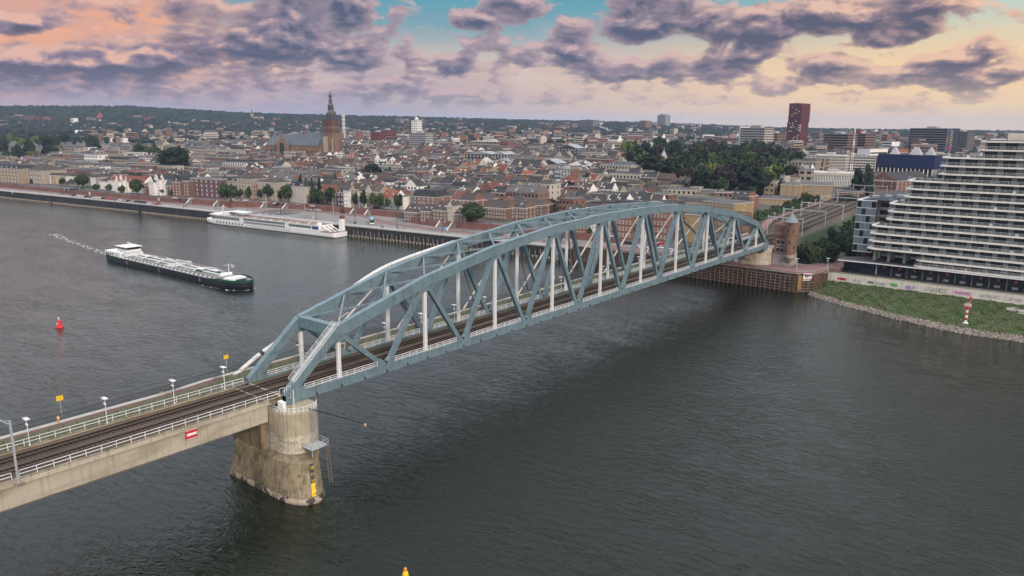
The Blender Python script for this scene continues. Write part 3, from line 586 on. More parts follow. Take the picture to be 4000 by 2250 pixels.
# ------------------------------------------------------------------ cycle bridge hung on the far side of the truss
def xo(y): return interp(y, [-13, -5, 250], [-18.2, -19.2, -19.2])       # outer edge
def xi(y): return interp(y, [-9, -5, 250], [-11.75, -13.2, -13.2])
def build_cycle():
    cb = thing('cycle_bridge', 'narrow cycle and foot bridge with glass screens slung beside the railway', 'bridge', (-16, 100, 13.6))
    CYP = mat('red_cycle_asphalt', (.135, .072, .062), .9, .15, .9); CYL = mat('lavender_path_slab', (.27, .245, .26), .9, .08, .8)
    ys = [-75, -13, -5, 60, 150, 262]
    def strip(a, b, z0, z1, m, name):
        mb = MB()
        for y in ys: x0, x1 = a(y), b(y); mb.v += [(x0, y, z0), (x1, y, z0), (x1, y, z1), (x0, y, z1)]
        for i in range(len(ys)-1):
            for j in range(4): mb.f.append((i*4+j, i*4+(j+1) % 4, i*4+4+(j+1) % 4, i*4+4+j)); mb.m.append(0)
        mb.f += [(3, 2, 1, 0), tuple(range(4*len(ys)-4, 4*len(ys)))]; mb.m += [0, 0]
        return mb.build(name, m, cb)
    strip(lambda y: xo(y)-.1, lambda y: xi(y)+.25, 13.35, 13.95, STEEL, 'deck_box')
    strip(lambda y: xi(y)-2.3, lambda y: xi(y)+.2, 13.95, 14.0, CYL, 'footway'); strip(lambda y: xo(y)+.3, lambda y: xi(y)-2.3, 13.95, 13.99, CYP, 'cycle_lane')
    strip(lambda y: xo(y)-.12, lambda y: xo(y)+.3, 13.95, 14.32, mat('kerb_pale', (.50, .52, .53), .8, .08, 1), 'kerb')
    # outer fence of thin dark bars: panels two metres long
    BARS = MB()
    for i in range(12): BARS.box(-.012, .012, i*.18-.011, i*.18+.011, 0, 1.02)
    bars = BARS.mesh('fence_bars', DARK)
    fence = MB()
    yy = [-75, -13, -5, 262]
    for z in (14.40, 15.45): fence.tube([(xo(y)-.05, y, z) for y in yy], .05, 5)
    fn = fence.build('fence_rail', DARK, cb)
    y = -75
    while y < 258:
        p = obj('fence_panel', bars, cb, (xo(y)-.05, y, 14.42)); p.rotation_euler = (R(0), 0, -math.atan2(xo(y+2.1)-xo(y), 2.1)); y += 2.16
    # inner glass screen: brown posts, panes with green algae along the top
    gm = bpy.data.materials.new('algae_glass'); gm.use_nodes = True; t = gm.node_tree; b = t.nodes['Principled BSDF']
    geo = nd(t, 'ShaderNodeNewGeometry'); sp = nd(t, 'ShaderNodeSeparateXYZ'); t.links.new(geo.outputs['Position'], sp.inputs[0])
    n = nd(t, 'ShaderNodeTexNoise'); t.links.new(geo.outputs['Position'], n.inputs['Vector']); n.inputs['Scale'].default_value = .8; n.inputs['Detail'].default_value = 4
    al = SS(t, MT(t, 'MULTIPLY_ADD', n.outputs['Fac'], .9, sp.outputs[2]), 15.62, 16.02)
    dirt = MT(t, 'MULTIPLY_ADD', al, .52, .10)
    b.inputs['Base Color'].default_value = (*lin(148, 160, 134), 1); b.inputs['Base Color'].default_value = (.155, .20, .13, 1); b.inputs['Roughness'].default_value = .35
    tr = nd(t, 'ShaderNodeBsdfTransparent'); tr.inputs[0].default_value = (.93, .95, .95, 1); ms = nd(t, 'ShaderNodeMixShader'); t.links.new(dirt, ms.inputs[0]); t.links.new(tr.outputs[0], ms.inputs[1]); t.links.new(b.outputs[0], ms.inputs[2]); t.links.new(ms.outputs[0], t.nodes['Material Output'].inputs[0])
    brown = mat('screen_post_brown', (.105, .072, .062), .7, .15, 2)
    pm = MB().box(-.06, .06, -.06, .06, 0, 1.95).mesh('screen_post', brown); gl = MB().box(-.012, .012, 0, 1, 0, 1).mesh('glass_pane', gm)
    y = -73.5
    while y < 240:
        st = 2.1 if y < -5 else 2.35
        obj('screen_post', pm, cb, (xi(y), y, 14.0))
        d = math.hypot(xi(y+st)-xi(y), st); p = obj('glass_pane', gl, cb, (xi(y), y, 14.12), scale=(1, d-.06, 1.8)); p.rotation_euler = (0, 0, -math.atan2(xi(y+st)-xi(y), st)); y += st
    TUBE = mat('pale_tube_paint', (.56, .56, .56), .5, .08, .5, streak=((.30, .27, .25), .5)); TUBD = mat('tube_dull_brown', (.24, .215, .205), .6, .15, .6)  # pale tubes, and a darker brown for the others
    for k in range(1, 10):
        for s in (1, -1):
            a = Vector((-18.95, k*BAY-s*2.6, 14.3)); b = Vector((-W-.6, (k+s*.5)*BAY, uz(k+s*.5)-.5))
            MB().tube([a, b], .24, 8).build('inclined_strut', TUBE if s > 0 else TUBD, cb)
            d = (b-a).normalized(); c = a+d*2.8; MB().tube([c, c+d*.35], .29, 8).build('strut_collar', DARK, cb)
    def arc(pts, n=10):
        out = []
        for i in range(len(pts)-1):
            p0, p1, p2, p3 = (Vector(pts[max(0, i-1)]), Vector(pts[i]), Vector(pts[i+1]), Vector(pts[min(len(pts)-1, i+2)]))
            for j in range(n):
                u = j/n; out.append(.5*((2*p1)+(-p0+p2)*u+(2*p0-5*p1+4*p2-p3)*u*u+(-p0+3*p1-3*p2+p3)*u*u*u))
        return out+[Vector(pts[-1])]
    big = [(-16.6, -1, 14.2), (-15.2, 5, 18.2), (-14.0, 13.5, 21.9), (-13.6, 18.5, 24.1), (-13.3, 35, 31.0), (-13.1, 58.7, 34.4)]
    MB().tube(arc(big), .43, 12).build('arched_tube', TUBE, cb, smooth=True)
    MB().tube([Vector((-15.35, 4.4, 17.85)), Vector((-15.2, 5.0, 18.25))], .47, 12).build('tube_collar', DARK, cb)
    far = [(-13.1, 150, 36.6), (-13.2, 163, 36.3), (-13.6, 172, 33.8), (-14.2, 182, 29.5), (-15.4, 200, 21), (-16.6, 214, 14.2)]
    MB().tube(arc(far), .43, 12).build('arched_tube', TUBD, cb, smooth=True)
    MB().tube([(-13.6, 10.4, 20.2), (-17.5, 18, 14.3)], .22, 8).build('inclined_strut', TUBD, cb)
build_cycle()

# lamps, yellow river signs, catenary, bicycles
def lamp_proto(name='bridge_lamp'):
    L = thing(name, 'slim white lamp post', 'street lamp', (0, 0, 0), 'lamps along the cycle bridge')
    MB().tube([(0, 0, 0), (0, 0, 4.3)], [.07, .05], 8).build('pole', WHITE, L); MB().lathe((0, 0, 0), [(.14, 0), (.14, .12), (.08, .3)], 8).build('base', WHITE, L)
    MB().add([(-.75, -.35, 4.34), (.65, -.35, 4.34), (.65, .35, 4.34), (-.75, .35, 4.34), (-.7, -.3, 4.43), (.6, -.3, 4.43), (.6, .3, 4.43), (-.7, .3, 4.43)], ((0, 3, 2, 1), (4, 5, 6, 7), (0, 1, 5, 4), (1, 2, 6, 5), (2, 3, 7, 6), (3, 0, 4, 7))).build('reflector_plate', WHITE, L)
    MB().add([(-.5, -.12, 3.35), (.2, -.12, 3.3), (.2, .12, 3.3), (-.5, .12, 3.35), (-.45, -.1, 3.5), (.15, -.1, 3.42), (.15, .1, 3.42), (-.45, .1, 3.5)], ((0, 3, 2, 1), (4, 5, 6, 7), (0, 1, 5, 4), (1, 2, 6, 5), (2, 3, 7, 6), (3, 0, 4, 7))).build('lamp_head', WHITE, L)
    return L
ORD = ['first', 'second', 'third', 'fourth', 'fifth', 'sixth', 'seventh', 'eighth', 'ninth', 'tenth', 'eleventh', 'twelfth', 'thirteenth', 'fourteenth', 'fifteenth', 'sixteenth', 'seventeenth', 'eighteenth', 'nineteenth', 'twentieth', 'twenty-first', 'twenty-second', 'twenty-third', 'twenty-fourth', 'twenty-fifth', 'twenty-sixth', 'twenty-seventh', 'twenty-eighth', 'twenty-ninth', 'thirtieth']
def nth(i): return ORD[i] if i < len(ORD) else '%d%s' % (i+1, {1: 'st', 2: 'nd', 3: 'rd'}.get((i+1) % 10, 'th'))
LP = lamp_proto(); ly = [-38.8, -27.3, -15.8, -6.1]; ly2 = [12+i*11.6 for i in range(20)]
for i, y in enumerate(ly+ly2):
    pos = (-11.05, y, 14.3) if y < 0 else (-13.0, y, 14.0)
    lab = 'slim white lamp post at the concrete approach railing, %s from the left edge' % nth(i) if y < 0 else 'slim white lamp post beside the cycle screen inside the truss, %s from the pier' % nth(i-4)
    if i == 0: LP.location = pos; LP['label'] = lab
    else: copy_tree(LP, pos, 0, lab)
def river_sign(y, z, label, x=-19.4, s=1.0):
    t = thing('river_sign', label, 'sign', (x, y, 14.3), 'yellow navigation signs on the cycle bridge')
    MB().frame((x-.1, y-.75*s, z-.55*s), (.08, 0, 0), (0, 1.5*s, 0), (0, 0, 1.15*s)).build('plate', YELLOW, t)
    m = MB()
    for zz in (z-.2*s, z+.1*s, z+.35*s): m.box(x-.018, x-.008, y-.6*s, y+.6*s, zz, zz+.06*s)
    m.build('lettering', mat('sign_letter', (.45, .26, .02), .6), t)
    MB().tube([(x-.1, y, 14.3), (x-.1, y, z-.55*s)], .05, 6).build('post', WHITED, t)
river_sign(-31.0, 17.7, 'yellow sign over the water near the left edge of the cycle bridge', s=.72); river_sign(-.6, 17.6, 'yellow sign behind the lamp left of the sloping tube', s=.65)
for i, y in enumerate((75, 88.0, 110, 143)): river_sign(y, 16.6, 'small yellow sign on the cycle bridge, %s one within the truss' % nth(i), s=.6)
pl = thing('life_buoy_post', 'small orange post with white band by the left end of the fence', 'post', (-17.7, -32.2, 14.3)); MB().box(-17.85, -17.55, -32.35, -32.05, 14.3, 14.9).build('body', mat('orange_paint', (.7, .25, .04), .5), pl); MB().box(-17.87, -17.53, -32.37, -32.03, 14.9, 15.15).build('band', WHITE, pl); MB().box(-17.85, -17.55, -32.35, -32.05, 15.15, 15.35).build('top', MATS['orange_paint'], pl)

def catenary_mast(x, y, z, h, label, arm=None, name='catenary_mast'):
    t = thing(name, label, 'mast', (x, y, z), 'masts of the railway overhead line')
    MB().beam((x, y, z), (x, y, z+h), .25, .25, up=(0, 1, 0)).build('column', WHITED, t); MB().box(x-.45, x+.45, y-.45, y+.45, z-.05, z+.25).build('foot', CONCD, t)
    if arm:
        m = MB(); m.beam((x, y, z+h-.6), (x+arm, y, z+h-1.0), .14, .14); m.tube([(x, y, z+h), (x+arm*.8, y, z+h-.95)], .04, 5); m.build('bracket_arm', WHITED, t)
    return t
catenary_mast(.9, -44.4, 13.9, 9.3, 'grey overhead-line mast on the near edge of the approach bridge', -4.5)
cw = thing('contact_wire', 'thin overhead contact wires above the two tracks', 'wire', (-6, 80, 19.6))
for x in (-3.9, -8.1): MB().tube([(x, -60, 19.9), (x, 240, 19.9)], .03, 4).build('wire', DARK, cw)

def bicycle(loc, rotz, label, colr):
    t = thing('bicycle', label, 'bicycle', loc, 'bicycles against the cycle bridge fence', rotz)
    m = mat('bike_'+colr, {'black': (.02, .02, .022), 'grey': (.2, .2, .21)}[colr], .4)
    def L(n, mb, mt): return obj(n, mb.mesh(n, mt), t, local=True)
    for y in (-.55, .55):
        w = MB(); w.tube([(0, y+.34*math.cos(2*math.pi*i/16), .35+.34*math.sin(2*math.pi*i/16)) for i in range(17)], .03, 5, caps=False); wo = L('wheel', w, mat('tyre_pale' if y < 0 and colr == 'grey' else 'tyre', (.55, .53, .5) if y < 0 and colr == 'grey' else (.02, .02, .02), .7))
        sp = MB()
        for i in range(6): sp.beam((0, y-.33*math.cos(math.pi*i/6), .35-.33*math.sin(math.pi*i/6)), (0, y+.33*math.cos(math.pi*i/6), .35+.33*math.sin(math.pi*i/6)), .01, .01, up=(1, 0, 0))
        obj('spokes', sp.mesh('spokes', WHITED), wo, local=True)
    f = MB(); f.tube([(0, -.55, .35), (0, -.12, .35), (0, .38, .85), (0, -.2, .78), (0, -.55, .35)], .025, 6); f.tube([(0, -.12, .35), (0, -.24, .92)], .025, 6); f.tube([(0, .55, .35), (0, .36, 1.0)], .025, 6); L('frame', f, m)
    L('saddle', MB().box(-.08, .08, -.38, -.12, .92, .98), DARK); L('handlebar', MB().tube([(-.3, .25, 1.05), (0, .36, 1.02), (.3, .25, 1.05)], .02, 6), DARK)
bicycle((-17.75, -14.3, 14.0), R(4), 'grey bicycle with pale tyre leaning at the cycle bridge fence', 'grey'); bicycle((-17.75, -12.0, 14.0), R(2), 'black bicycle parked right of the pale-tyred one', 'black'); bicycle((-18.3, -3.4, 14.0), R(-8), 'black bicycle alone by the fence near the sloping tube', 'black')

# the whole crossing was laid out from the 23.5 m bays of its drawing; as built it stands at this scale and place over the river
BS, BO = .9635, Vector((4.19, -2.80, 2.30))
for o in list(COL.objects):
    if o.type == 'EMPTY' and o.parent is None and o.name.split('.')[0] not in ('bridge_pier', 'water_gauge'):
        o.location = BO+Vector(o.location)*BS; o.scale = (BS, BS, BS)
# buoys
def buoy(loc, colr, label, s=1.0):
    t = thing('buoy', label, 'buoy', loc); x, y, z = loc
    MB().lathe((x, y, z), [(1.05*s, -.5*s), (1.15*s, .05), (1.05*s, .45*s), (.75*s, .55*s)], 16).build('float', colr, t, smooth=False)
    MB().lathe((x, y, z), [(.7*s, .55*s), (.5*s, 1.9*s), (.32*s, 2.25*s)], 12).build('tower', colr, t)
    MB().lathe((x, y, z), [(.28*s, 2.25*s), (.30*s, 2.7*s), (.12*s, 2.95*s)], 10).build('top_mark', WHITED if colr == RED else mat('orange_paint', (.7, .25, .04), .5), t)
    MB().box(x-.36*s, x+.36*s, y-.62*s, y-.5*s, z+1.0*s, z+1.4*s).build('number_plate', WHITE, t)
buoy((-138.7, 12.3, 0), RED, 'red conical channel buoy floating left of the bridge', 1.1)
yb_ = AtZ(1583, 2218, 2.3); buoy((yb_.x, yb_.y, 0), YELLOW, 'yellow buoy tip at the bottom edge of the picture', .8)

# ------------------------------------------------------------------ right bank: timbered river wall, towers, embankment, apartment block
def seg_wall(name, pts, z0, z1, thick, m, label, cat, extra=None, kind=None):
    mb = MB()
    for (a, b) in zip(pts[:-1], pts[1:]):
        a, b = Vector((*a, 0)), Vector((*b, 0)); d = (b-a).normalized(); n = Vector((-d.y, d.x, 0))*thick
        mb.frame(a+Vector((0, 0, z0)), b-a, n, Vector((0, 0, z1-z0)))
    return mb
def build_river_wall():
    rust = mat('rusty_sheet_piling', (.115, .070, .055), .85, .25, .6, col2=(.055, .042, .036), mixscale=.35, streak=((.22, .115, .06), .6))
    timb = mat('weathered_fender_timber', (.215, .155, .12), .85, .2, 1.0, col2=(.13, .085, .06), mixscale=.6)
    t = thing('timbered_river_wall', 'rust brown sheet-pile wall with a grid of fender beams below the brick tower', 'wall', (0, 214, 0))
    pts = [(-84, 214.4), (-24, 214.4), (20.5, 213.6), (25.6, 218.5), (26.6, 225), (26.6, 233)]
    mb = MB()
    for i, (a, b) in enumerate(zip(pts[:-1], pts[1:])):
        a, b = Vector((*a, 0)), Vector((*b, 0)); L = (b-a).length; d = (b-a)/L; n = Vector((d.y, -d.x, 0)); k = max(2, int(L/.55))
        for j in range(k):
            p = a+d*(L*j/k); q = a+d*(L*(j+1)/k); off = n*(.14 if j % 2 else 0)
            mb.quad(p+off+Vector((0, 0, -2)), q+off+Vector((0, 0, -2)), q+off+Vector((0, 0, 7.2)), p+off+Vector((0, 0, 7.2)))
            mb.quad(q+Vector((0, 0, -2)), q+n*.14+Vector((0, 0, -2)), q+n*.14+Vector((0, 0, 7.2)), q+Vector((0, 0, 7.2)))
    mb.build('sheet_piles', rust, t)
    def grid(a, b, zs, step):
        a, b = Vector((*a, 0)), Vector((*b, 0)); L = (b-a).length; d = (b-a)/L; n = Vector((d.y, -d.x, 0))
        for z in zs: MB().beam(a+n*.34+Vector((0, 0, z)), b+n*.34+Vector((0, 0, z)), .22, .24).build('waling', timb, t)
        k = int(L/step)
        for j in range(k+1):
            p = a+d*(L*j/k)+n*.52; MB().beam(p+Vector((0, 0, -.6)), p+Vector((0, 0, 6.3)), .2, .2, up=(0, 1, 0)).build('fender_post', timb, t)
    grid((-24, 214.3), (20.3, 213.5), (.55, 1.6, 2.75, 3.9, 5.0, 6.1), 1.85); grid((20.9, 213.8), (25.4, 218.2), (.55, 1.6, 2.75, 3.9, 5.0, 6.1), 1.6)
    cap = MB()
    for a, b in zip(pts[:-1], pts[1:]): cap.beam(Vector((*a, 7.32)), Vector((*b, 7.32)), .7, .26)
    cap.build('coping', CONCD, t)
    MB().frame((21.2, 213.75, 1.1), (.95, .95, 0), (.1, -.1, 0), (0, 0, 5.6)).build('yellow_stain_panel', mat('ochre_stain', (.30, .18, .045), .8, .3, 1.5), t, label='ochre stained panel at the wall corner')
    # pipe railing along the top
    r = MB()
    pp = [(2, 215.4), (20.2, 214.8), (25.2, 219.4), (26.3, 232)]
    for z in (7.95, 8.45): r.tube([(x, y, z) for x, y in pp], .04, 5)
    r.build('railing', WHITED, t)
    sg = thing('shipping_sign', 'white shipping board with red border and black marks at the wall corner', 'sign', (24.5, 217.6, 5.0))
    a = Vector((22.6, 214.6, 5.3)); e = Vector((2.6, 2.6, 0)); n = Vector((.06, -.06, 0)); u = Vector((0, 0, 2.5))
    MB().frame(a, e, n, u).build('panel', RED, sg)
    for f0, f1 in ((.04, .48), (.52, .96)): MB().frame(a+e*f0+n+Vector((0, 0, .15)), e*(f1-f0), n*.3, u*.88).build('white_field', WHITE, sg)
    MB().frame(a+e*.24+n*1.35+Vector((0, 0, .7)), e*.05, n*.3, Vector((0, 0, 1.1))).build('bar_mark', DARK, sg)
    o = a+e*.74+n*1.5; MB().add([o+Vector((0, 0, .9)), o+e*.09+Vector((0, 0, 1.6)), o-e*.09+Vector((0, 0, 1.6))], ((0, 1, 2),)).build('arrow_mark', RED, sg)
    MB().frame(a+n+Vector((0, 0, -.45)), e*.8, n*.5, Vector((0, 0, .3))).build('small_plate', WHITE, sg)
build_river_wall()

# quay road on the right bank
MB().prism([(-70, 216), (20, 215.2), (25.9, 219.5), (26.4, 233.2), (30.5, 233.2), (31, 275), (25, 275), (24, 242), (17, 233), (-12, 232), (-40, 226), (-70, 226)], 6.5, 7.62).build('quay_road', REDPAVE, kind='structure', label='brick-paved road along the right bank wall')

def build_abutment():
    t = thing('bridge_abutment', 'tan concrete round-ended abutment under the far bridge end', 'abutment', (-5, 232, 7.5))
    pts = [(-14, 238), (-14, 226)]+[(-14+6*(1-math.cos(a)), 226-5.5*math.sin(a)) for a in [math.pi/2*i/6 for i in range(1, 7)]]+[(0, 220.5)]+[(0+6*math.sin(a), 226-5.5*math.cos(a)) for a in [math.pi/2*i/6 for i in range(1, 7)]]+[(6, 238)]
    MB().prism(pts, 7.0, 9.2).build('plinth', mat('plinth_pale', (.46, .42, .33), .9, .12, .6, streak=((.25, .21, .14), .5)), t); 
    pu = [(x*.985, 229+(y-229)*.965) for x, y in pts]; MB().prism(pu, 9.2, 13.9).build('upper_block', CONC, t)
    MB().box(-12, 5.5, 236, 262, 7.0, 15.5).build('approach_wall', CONCD, t)
    a = math.pi*.5
    sg = thing('parking_sign', 'blue parking board with white plate on the abutment', 'sign', (-5, 220, 8))
    MB().box(-7.6, -5.7, 220.2, 220.32, 7.9, 9.9).build('white_plate', WHITE, sg); MB().box(-5.6, -4.3, 220.2, 220.32, 8.1, 9.5).build('blue_plate', mat('sign_blue', (.02, .10, .42), .5), sg)
    tx = text('P3', 1.0, WHITE, 'lettering'); tx.location = (-5.55, 220.18, 8.45); tx.rotation_euler = (R(90), 0, 0); tx.parent = sg; tx.matrix_parent_inverse = Matrix.Translation(-WLOC[sg.name])
    s2 = thing('notice_board', 'large pale notice board on the tan abutment', 'sign', (-1.6, 220, 10)); MB().box(-3.0, -.2, 220.15, 220.3, 9.4, 12.0).build('panel', mat('notice_cream', (.52, .47, .38), .7), s2); MB().box(-2.7, -.5, 220.1, 220.15, 9.7, 9.95).build('caption', DARK, s2)
build_abutment()

WUN = None
def window_unit():
    m = MB().box(-.5, .5, .02, .06, 0, 1, 1)
    for x0, x1, z0, z1 in ((-.5, .5, .92, 1.0), (-.5, .5, 0, .08), (-.5, -.40, .08, .92), (.40, .5, .08, .92), (-.04, .04, .08, .92)): m.box(x0, x1, -.10, .019, z0, z1, 0)
    return m.mesh('window', [FRAMEW, GLASSD])
def window_dark():
    m = MB().box(-.5, .5, -.04, .06, 0, 1, 0).box(-.56, .56, -.14, -.041, -.08, 0.0, 1)
    return m.mesh('window', [GLASSD, FRAMEW])
WIN = window_unit(); WIND = window_dark()
def put_window(parent, x, y, z, w, h, rot, me=None, name='window'):
    o = obj(name, me or WIN, parent, (x, y, z), scale=(w, 1, h)); o.rotation_euler = (0, 0, rot); return o

def build_towers():
    br = mat('tower_brick', (.185, .108, .078), .9, .14, 1.2, col2=(.15, .088, .066), mixscale=.25); st = mat('tower_stone_base', (.30, .275, .26), .9, .2, .8, col2=(.2, .18, .17), mixscale=.5)
    slate = mat('grey_lead_roof', (.20, .215, .24), .5, .1, 1)
    for (x0, y0, w, d, lab, full) in ((6.6, 226, 6.6, 7.5, 'brick bridge tower with round stair turret and grey cone roof', True), (-25.5, 252, 8.0, 8.5, 'brick bridge tower with graffiti on the far side of the tracks', False)):
        t = thing('bridge_tower', lab, 'tower', (x0+w/2, y0+d/2, 7.4))
        MB().add([(x0-.5, y0-.5, 7), (x0+w+.5, y0-.5, 7), (x0+w+.5, y0+d+.5, 7), (x0-.5, y0+d+.5, 7), (x0-.1, y0-.1, 12.2), (x0+w+.1, y0-.1, 12.2), (x0+w+.1, y0+d+.1, 12.2), (x0-.1, y0+d+.1, 12.2)], ((4, 5, 6, 7), (0, 1, 5, 4), (1, 2, 6, 5), (2, 3, 7, 6), (3, 0, 4, 7))).build('stone_base', st, t)
        MB().box(x0, x0+w, y0, y0+d, 12.2, 19.6).build('shaft', br, t)
        c = MB().box(x0-.35, x0+w+.35, y0-.35, y0+d+.35, 19.6, 23.4)
        for a, b, e, f in ((x0-.35, x0+w+.35, y0-.35, y0+.1), (x0-.35, x0+w+.35, y0+d-.1, y0+d+.35), (x0-.35, x0+.1, y0+.1, y0+d-.1), (x0+w-.1, x0+w+.35, y0+.1, y0+d-.1)): c.box(a, b, e, f, 23.4, 24.1)
        c.build('parapet', br, t)
        for i in range(4): MB().box(x0+.8+i*1.1, x0+1.05+i*1.1, y0-.40, y0-.3, 21.2, 22.6).build('arrow_slit', DARK, t)
        for z in (13.2, 16.4):
            for i in (0, 1):
                wx = x0+1.5+i*1.8; put_window(t, wx, y0-.02, z-.2, .9, 1.6, 0, WIND); MB().box(wx-.7, wx+.7, y0-.16, y0, z+1.4, z+1.75).build('stone_lintel', st, t)
        if full:
            cx, cy = x0+w-.4, y0+.3
            MB().lathe((cx, cy, 0), [(.6, 8.6), (2.2, 11.2), (2.2, 12.4)], 18).build('corbel', st, t); MB().lathe((cx, cy, 0), [(2.05, 12.4), (2.05, 20.2), (2.2, 20.4), (2.2, 25.4)], 18).build('turret', br, t)
            MB().lathe((cx, cy, 0), [(2.55, 25.4), (.08, 29.3), (.04, 30.2)], 18).build('cone_roof', slate, t)
            for a, z in ((-2.0, 13.5), (-1.3, 17.0), (-.4, 15), (-1.7, 21.5), (-.9, 21.5), (-1.4, 23.8)): MB().box(cx+2.1*math.cos(a)-.18, cx+2.1*math.cos(a)+.18, cy+2.1*math.sin(a)-.18, cy+2.1*math.sin(a)+.18, z, z+1.0).build('arrow_slit', DARK, t)
        else:
            for i in range(4): MB().box(x0+1+i*1.6, x0+2.3+i*1.6, y0-.03, y0, 13.2, 15.6).build('graffiti_patch', WHITE if i % 2 else mat('graffiti_grey', (.45, .4, .4), .8), t)
build_towers()

# railway embankment
def xr(y): return interp(y, [223, 252, 295, 354, 410, 498, 768], [7.3, 7.5, 5.8, 1.3, -3.5, -12.2, -46])
def railz(x, y): return max(15.62, ground(x, y)+.35)
def build_embankment():
    ys = [238+i*12 for i in range(46)]; m = MB(); n = 6
    for y in ys:
        wdt = interp(y, [238, 262, 300, 800], [17, 20, 33, 36]); a = xr(y); z = max(railz(a, y), railz(a-wdt, y))
        gz0 = ground(a+9, y)-.5; gz1 = ground(a-wdt-9, y)-.5
        m.v += [(a+9, y, gz0), (a+.8, y, z-.25), (a, y, z), (a-wdt, y, z), (a-wdt-.8, y, z-.25), (a-wdt-9, y, gz1)]
    for i in range(len(ys)-1):
        for j in range(n-1): m.f.append((i*n+j, i*n+j+1, (i+1)*n+j+1, (i+1)*n+j)); m.m.append(0 if j == 2 else 1)
    m.build('railway_embankment', [BALLAST, mat('embankment_grass', (.045, .060, .024), .95, .3, .5)], kind='structure', label='ballasted railway embankment leading from the bridge into town')
    for k, off in enumerate((7.0, 11.1, 16.5, 20.6)):
        y0 = 287 if k < 2 else 292
        t = thing('railway_track', 'railway track on the embankment, %s from its right edge' % nth(k), 'railway track', (xr(y0)-off, y0, 14))
        pts = [y for y in range(y0, 640, 16)]
        for s in (-.72, .72): MB().tube([(xr(y)-off+s, y, railz(xr(y)-off, y)+.22) for y in pts], .09, 4).build('rail', RAILM, t)
        mm = MB()
        for y in pts[:-1]:
            for e in range(16): yy = y+e; mm.box(xr(yy)-off-1.2, xr(yy)-off+1.2, yy, yy+.35, railz(xr(yy)-off, yy)+.02, railz(xr(yy)-off, yy)+.14)
        mm.build('sleepers', SLEEP, t, kind='stuff')
    m = MB(); pts = list(range(262, 620, 16))
    for y in pts: x = xr(y)-interp(y, [262, 300], [18, 27]); z = railz(x, y)+.06; m.v += [(x, y, z), (x-4.2, y, z)]
    for i in range(len(pts)-1): m.f.append((i*2, i*2+1, i*2+3, i*2+2)); m.m.append(0)
    m.build('red_cycle_path', mat('red_cycle_lane', (.235, .115, .115), .9, .1, .6), kind='structure', label='red cycle path along the railway embankment')
    fe = thing('embankment_fence', 'dark slatted fence between the tracks and the red cycle path', 'fence', (-20, 400, 14))
    for i in range(len(pts)-1):
        y0, y1 = pts[i], pts[i+1]-.5; g = lambda y: Vector((xr(y)-interp(y, [262, 300], [17.4, 26.2]), y, railz(xr(y)-26, y)))
        MB().add([g(y0), g(y1), g(y1)+Vector((0, 0, 1.5)), g(y0)+Vector((0, 0, 1.5)), g(y0)+Vector((.1, 0, 0)), g(y1)+Vector((.1, 0, 0)), g(y1)+Vector((.1, 0, 1.5)), g(y0)+Vector((.1, 0, 1.5))], ((0, 1, 2, 3), (4, 7, 6, 5), (3, 2, 6, 7), (0, 3, 7, 4), (1, 5, 6, 2))).build('panel', mat('fence_dark', (.06, .055, .06), .8), fe)
    for i, y in enumerate((256, 292, 330, 372, 420, 474, 530)):
        a = xr(y)+.2; wdt = interp(y, [238, 262, 300, 800], [13, 16, 21, 22]); z = railz(a, y)-.1
        t = thing('catenary_portal', 'galvanised overhead-line portal across the tracks, %s from the bridge' % nth(i), 'mast', (a-wdt/2, y, z), 'overhead-line portals on the embankment')
        for e in (0, -wdt): MB().beam((a+e, y, z), (a+e, y, z+8.6), .34, .34, up=(0, 1, 0)).build('column', WHITED, t)
        MB().beam((a, y, z+7.9), (a-wdt, y, z+7.9), .24, .4).build('crossbeam', WHITED, t)
        for e in (4.2, 8.4): MB().beam((a-e-3, y, z+6.2), (a-e-3, y, z+7.7), .12, .12, up=(0, 1, 0)).build('dropper', WHITED, t)
    for i, y in enumerate(range(268, 470, 17)):
        x = xr(y)-interp(y, [262, 300], [17.8, 26.7]); copy_tree(LP, (x, y, railz(x, y)), 0, 'white lamp post beside the red cycle path on the embankment, %s from the towers' % nth(i), 'lamps along the embankment path')
    sg = thing('crossing_signal', 'small yellow track machine beside the bushes on the embankment', 'signal', (13, 252, 12)); 
    x, y, z = 12.5, 268, ground(12.5, 268)+2.5
    MB().frame((x, y, z), (1.8, .2, .5), (-.2, .9, 0), (-.3, 0, .9)).build('hood', YELLOW, sg); MB().box(x-.2, x+1.6, y, y+.8, z-2.6, z-.1).build('stand', WHITED, sg)
build_embankment()

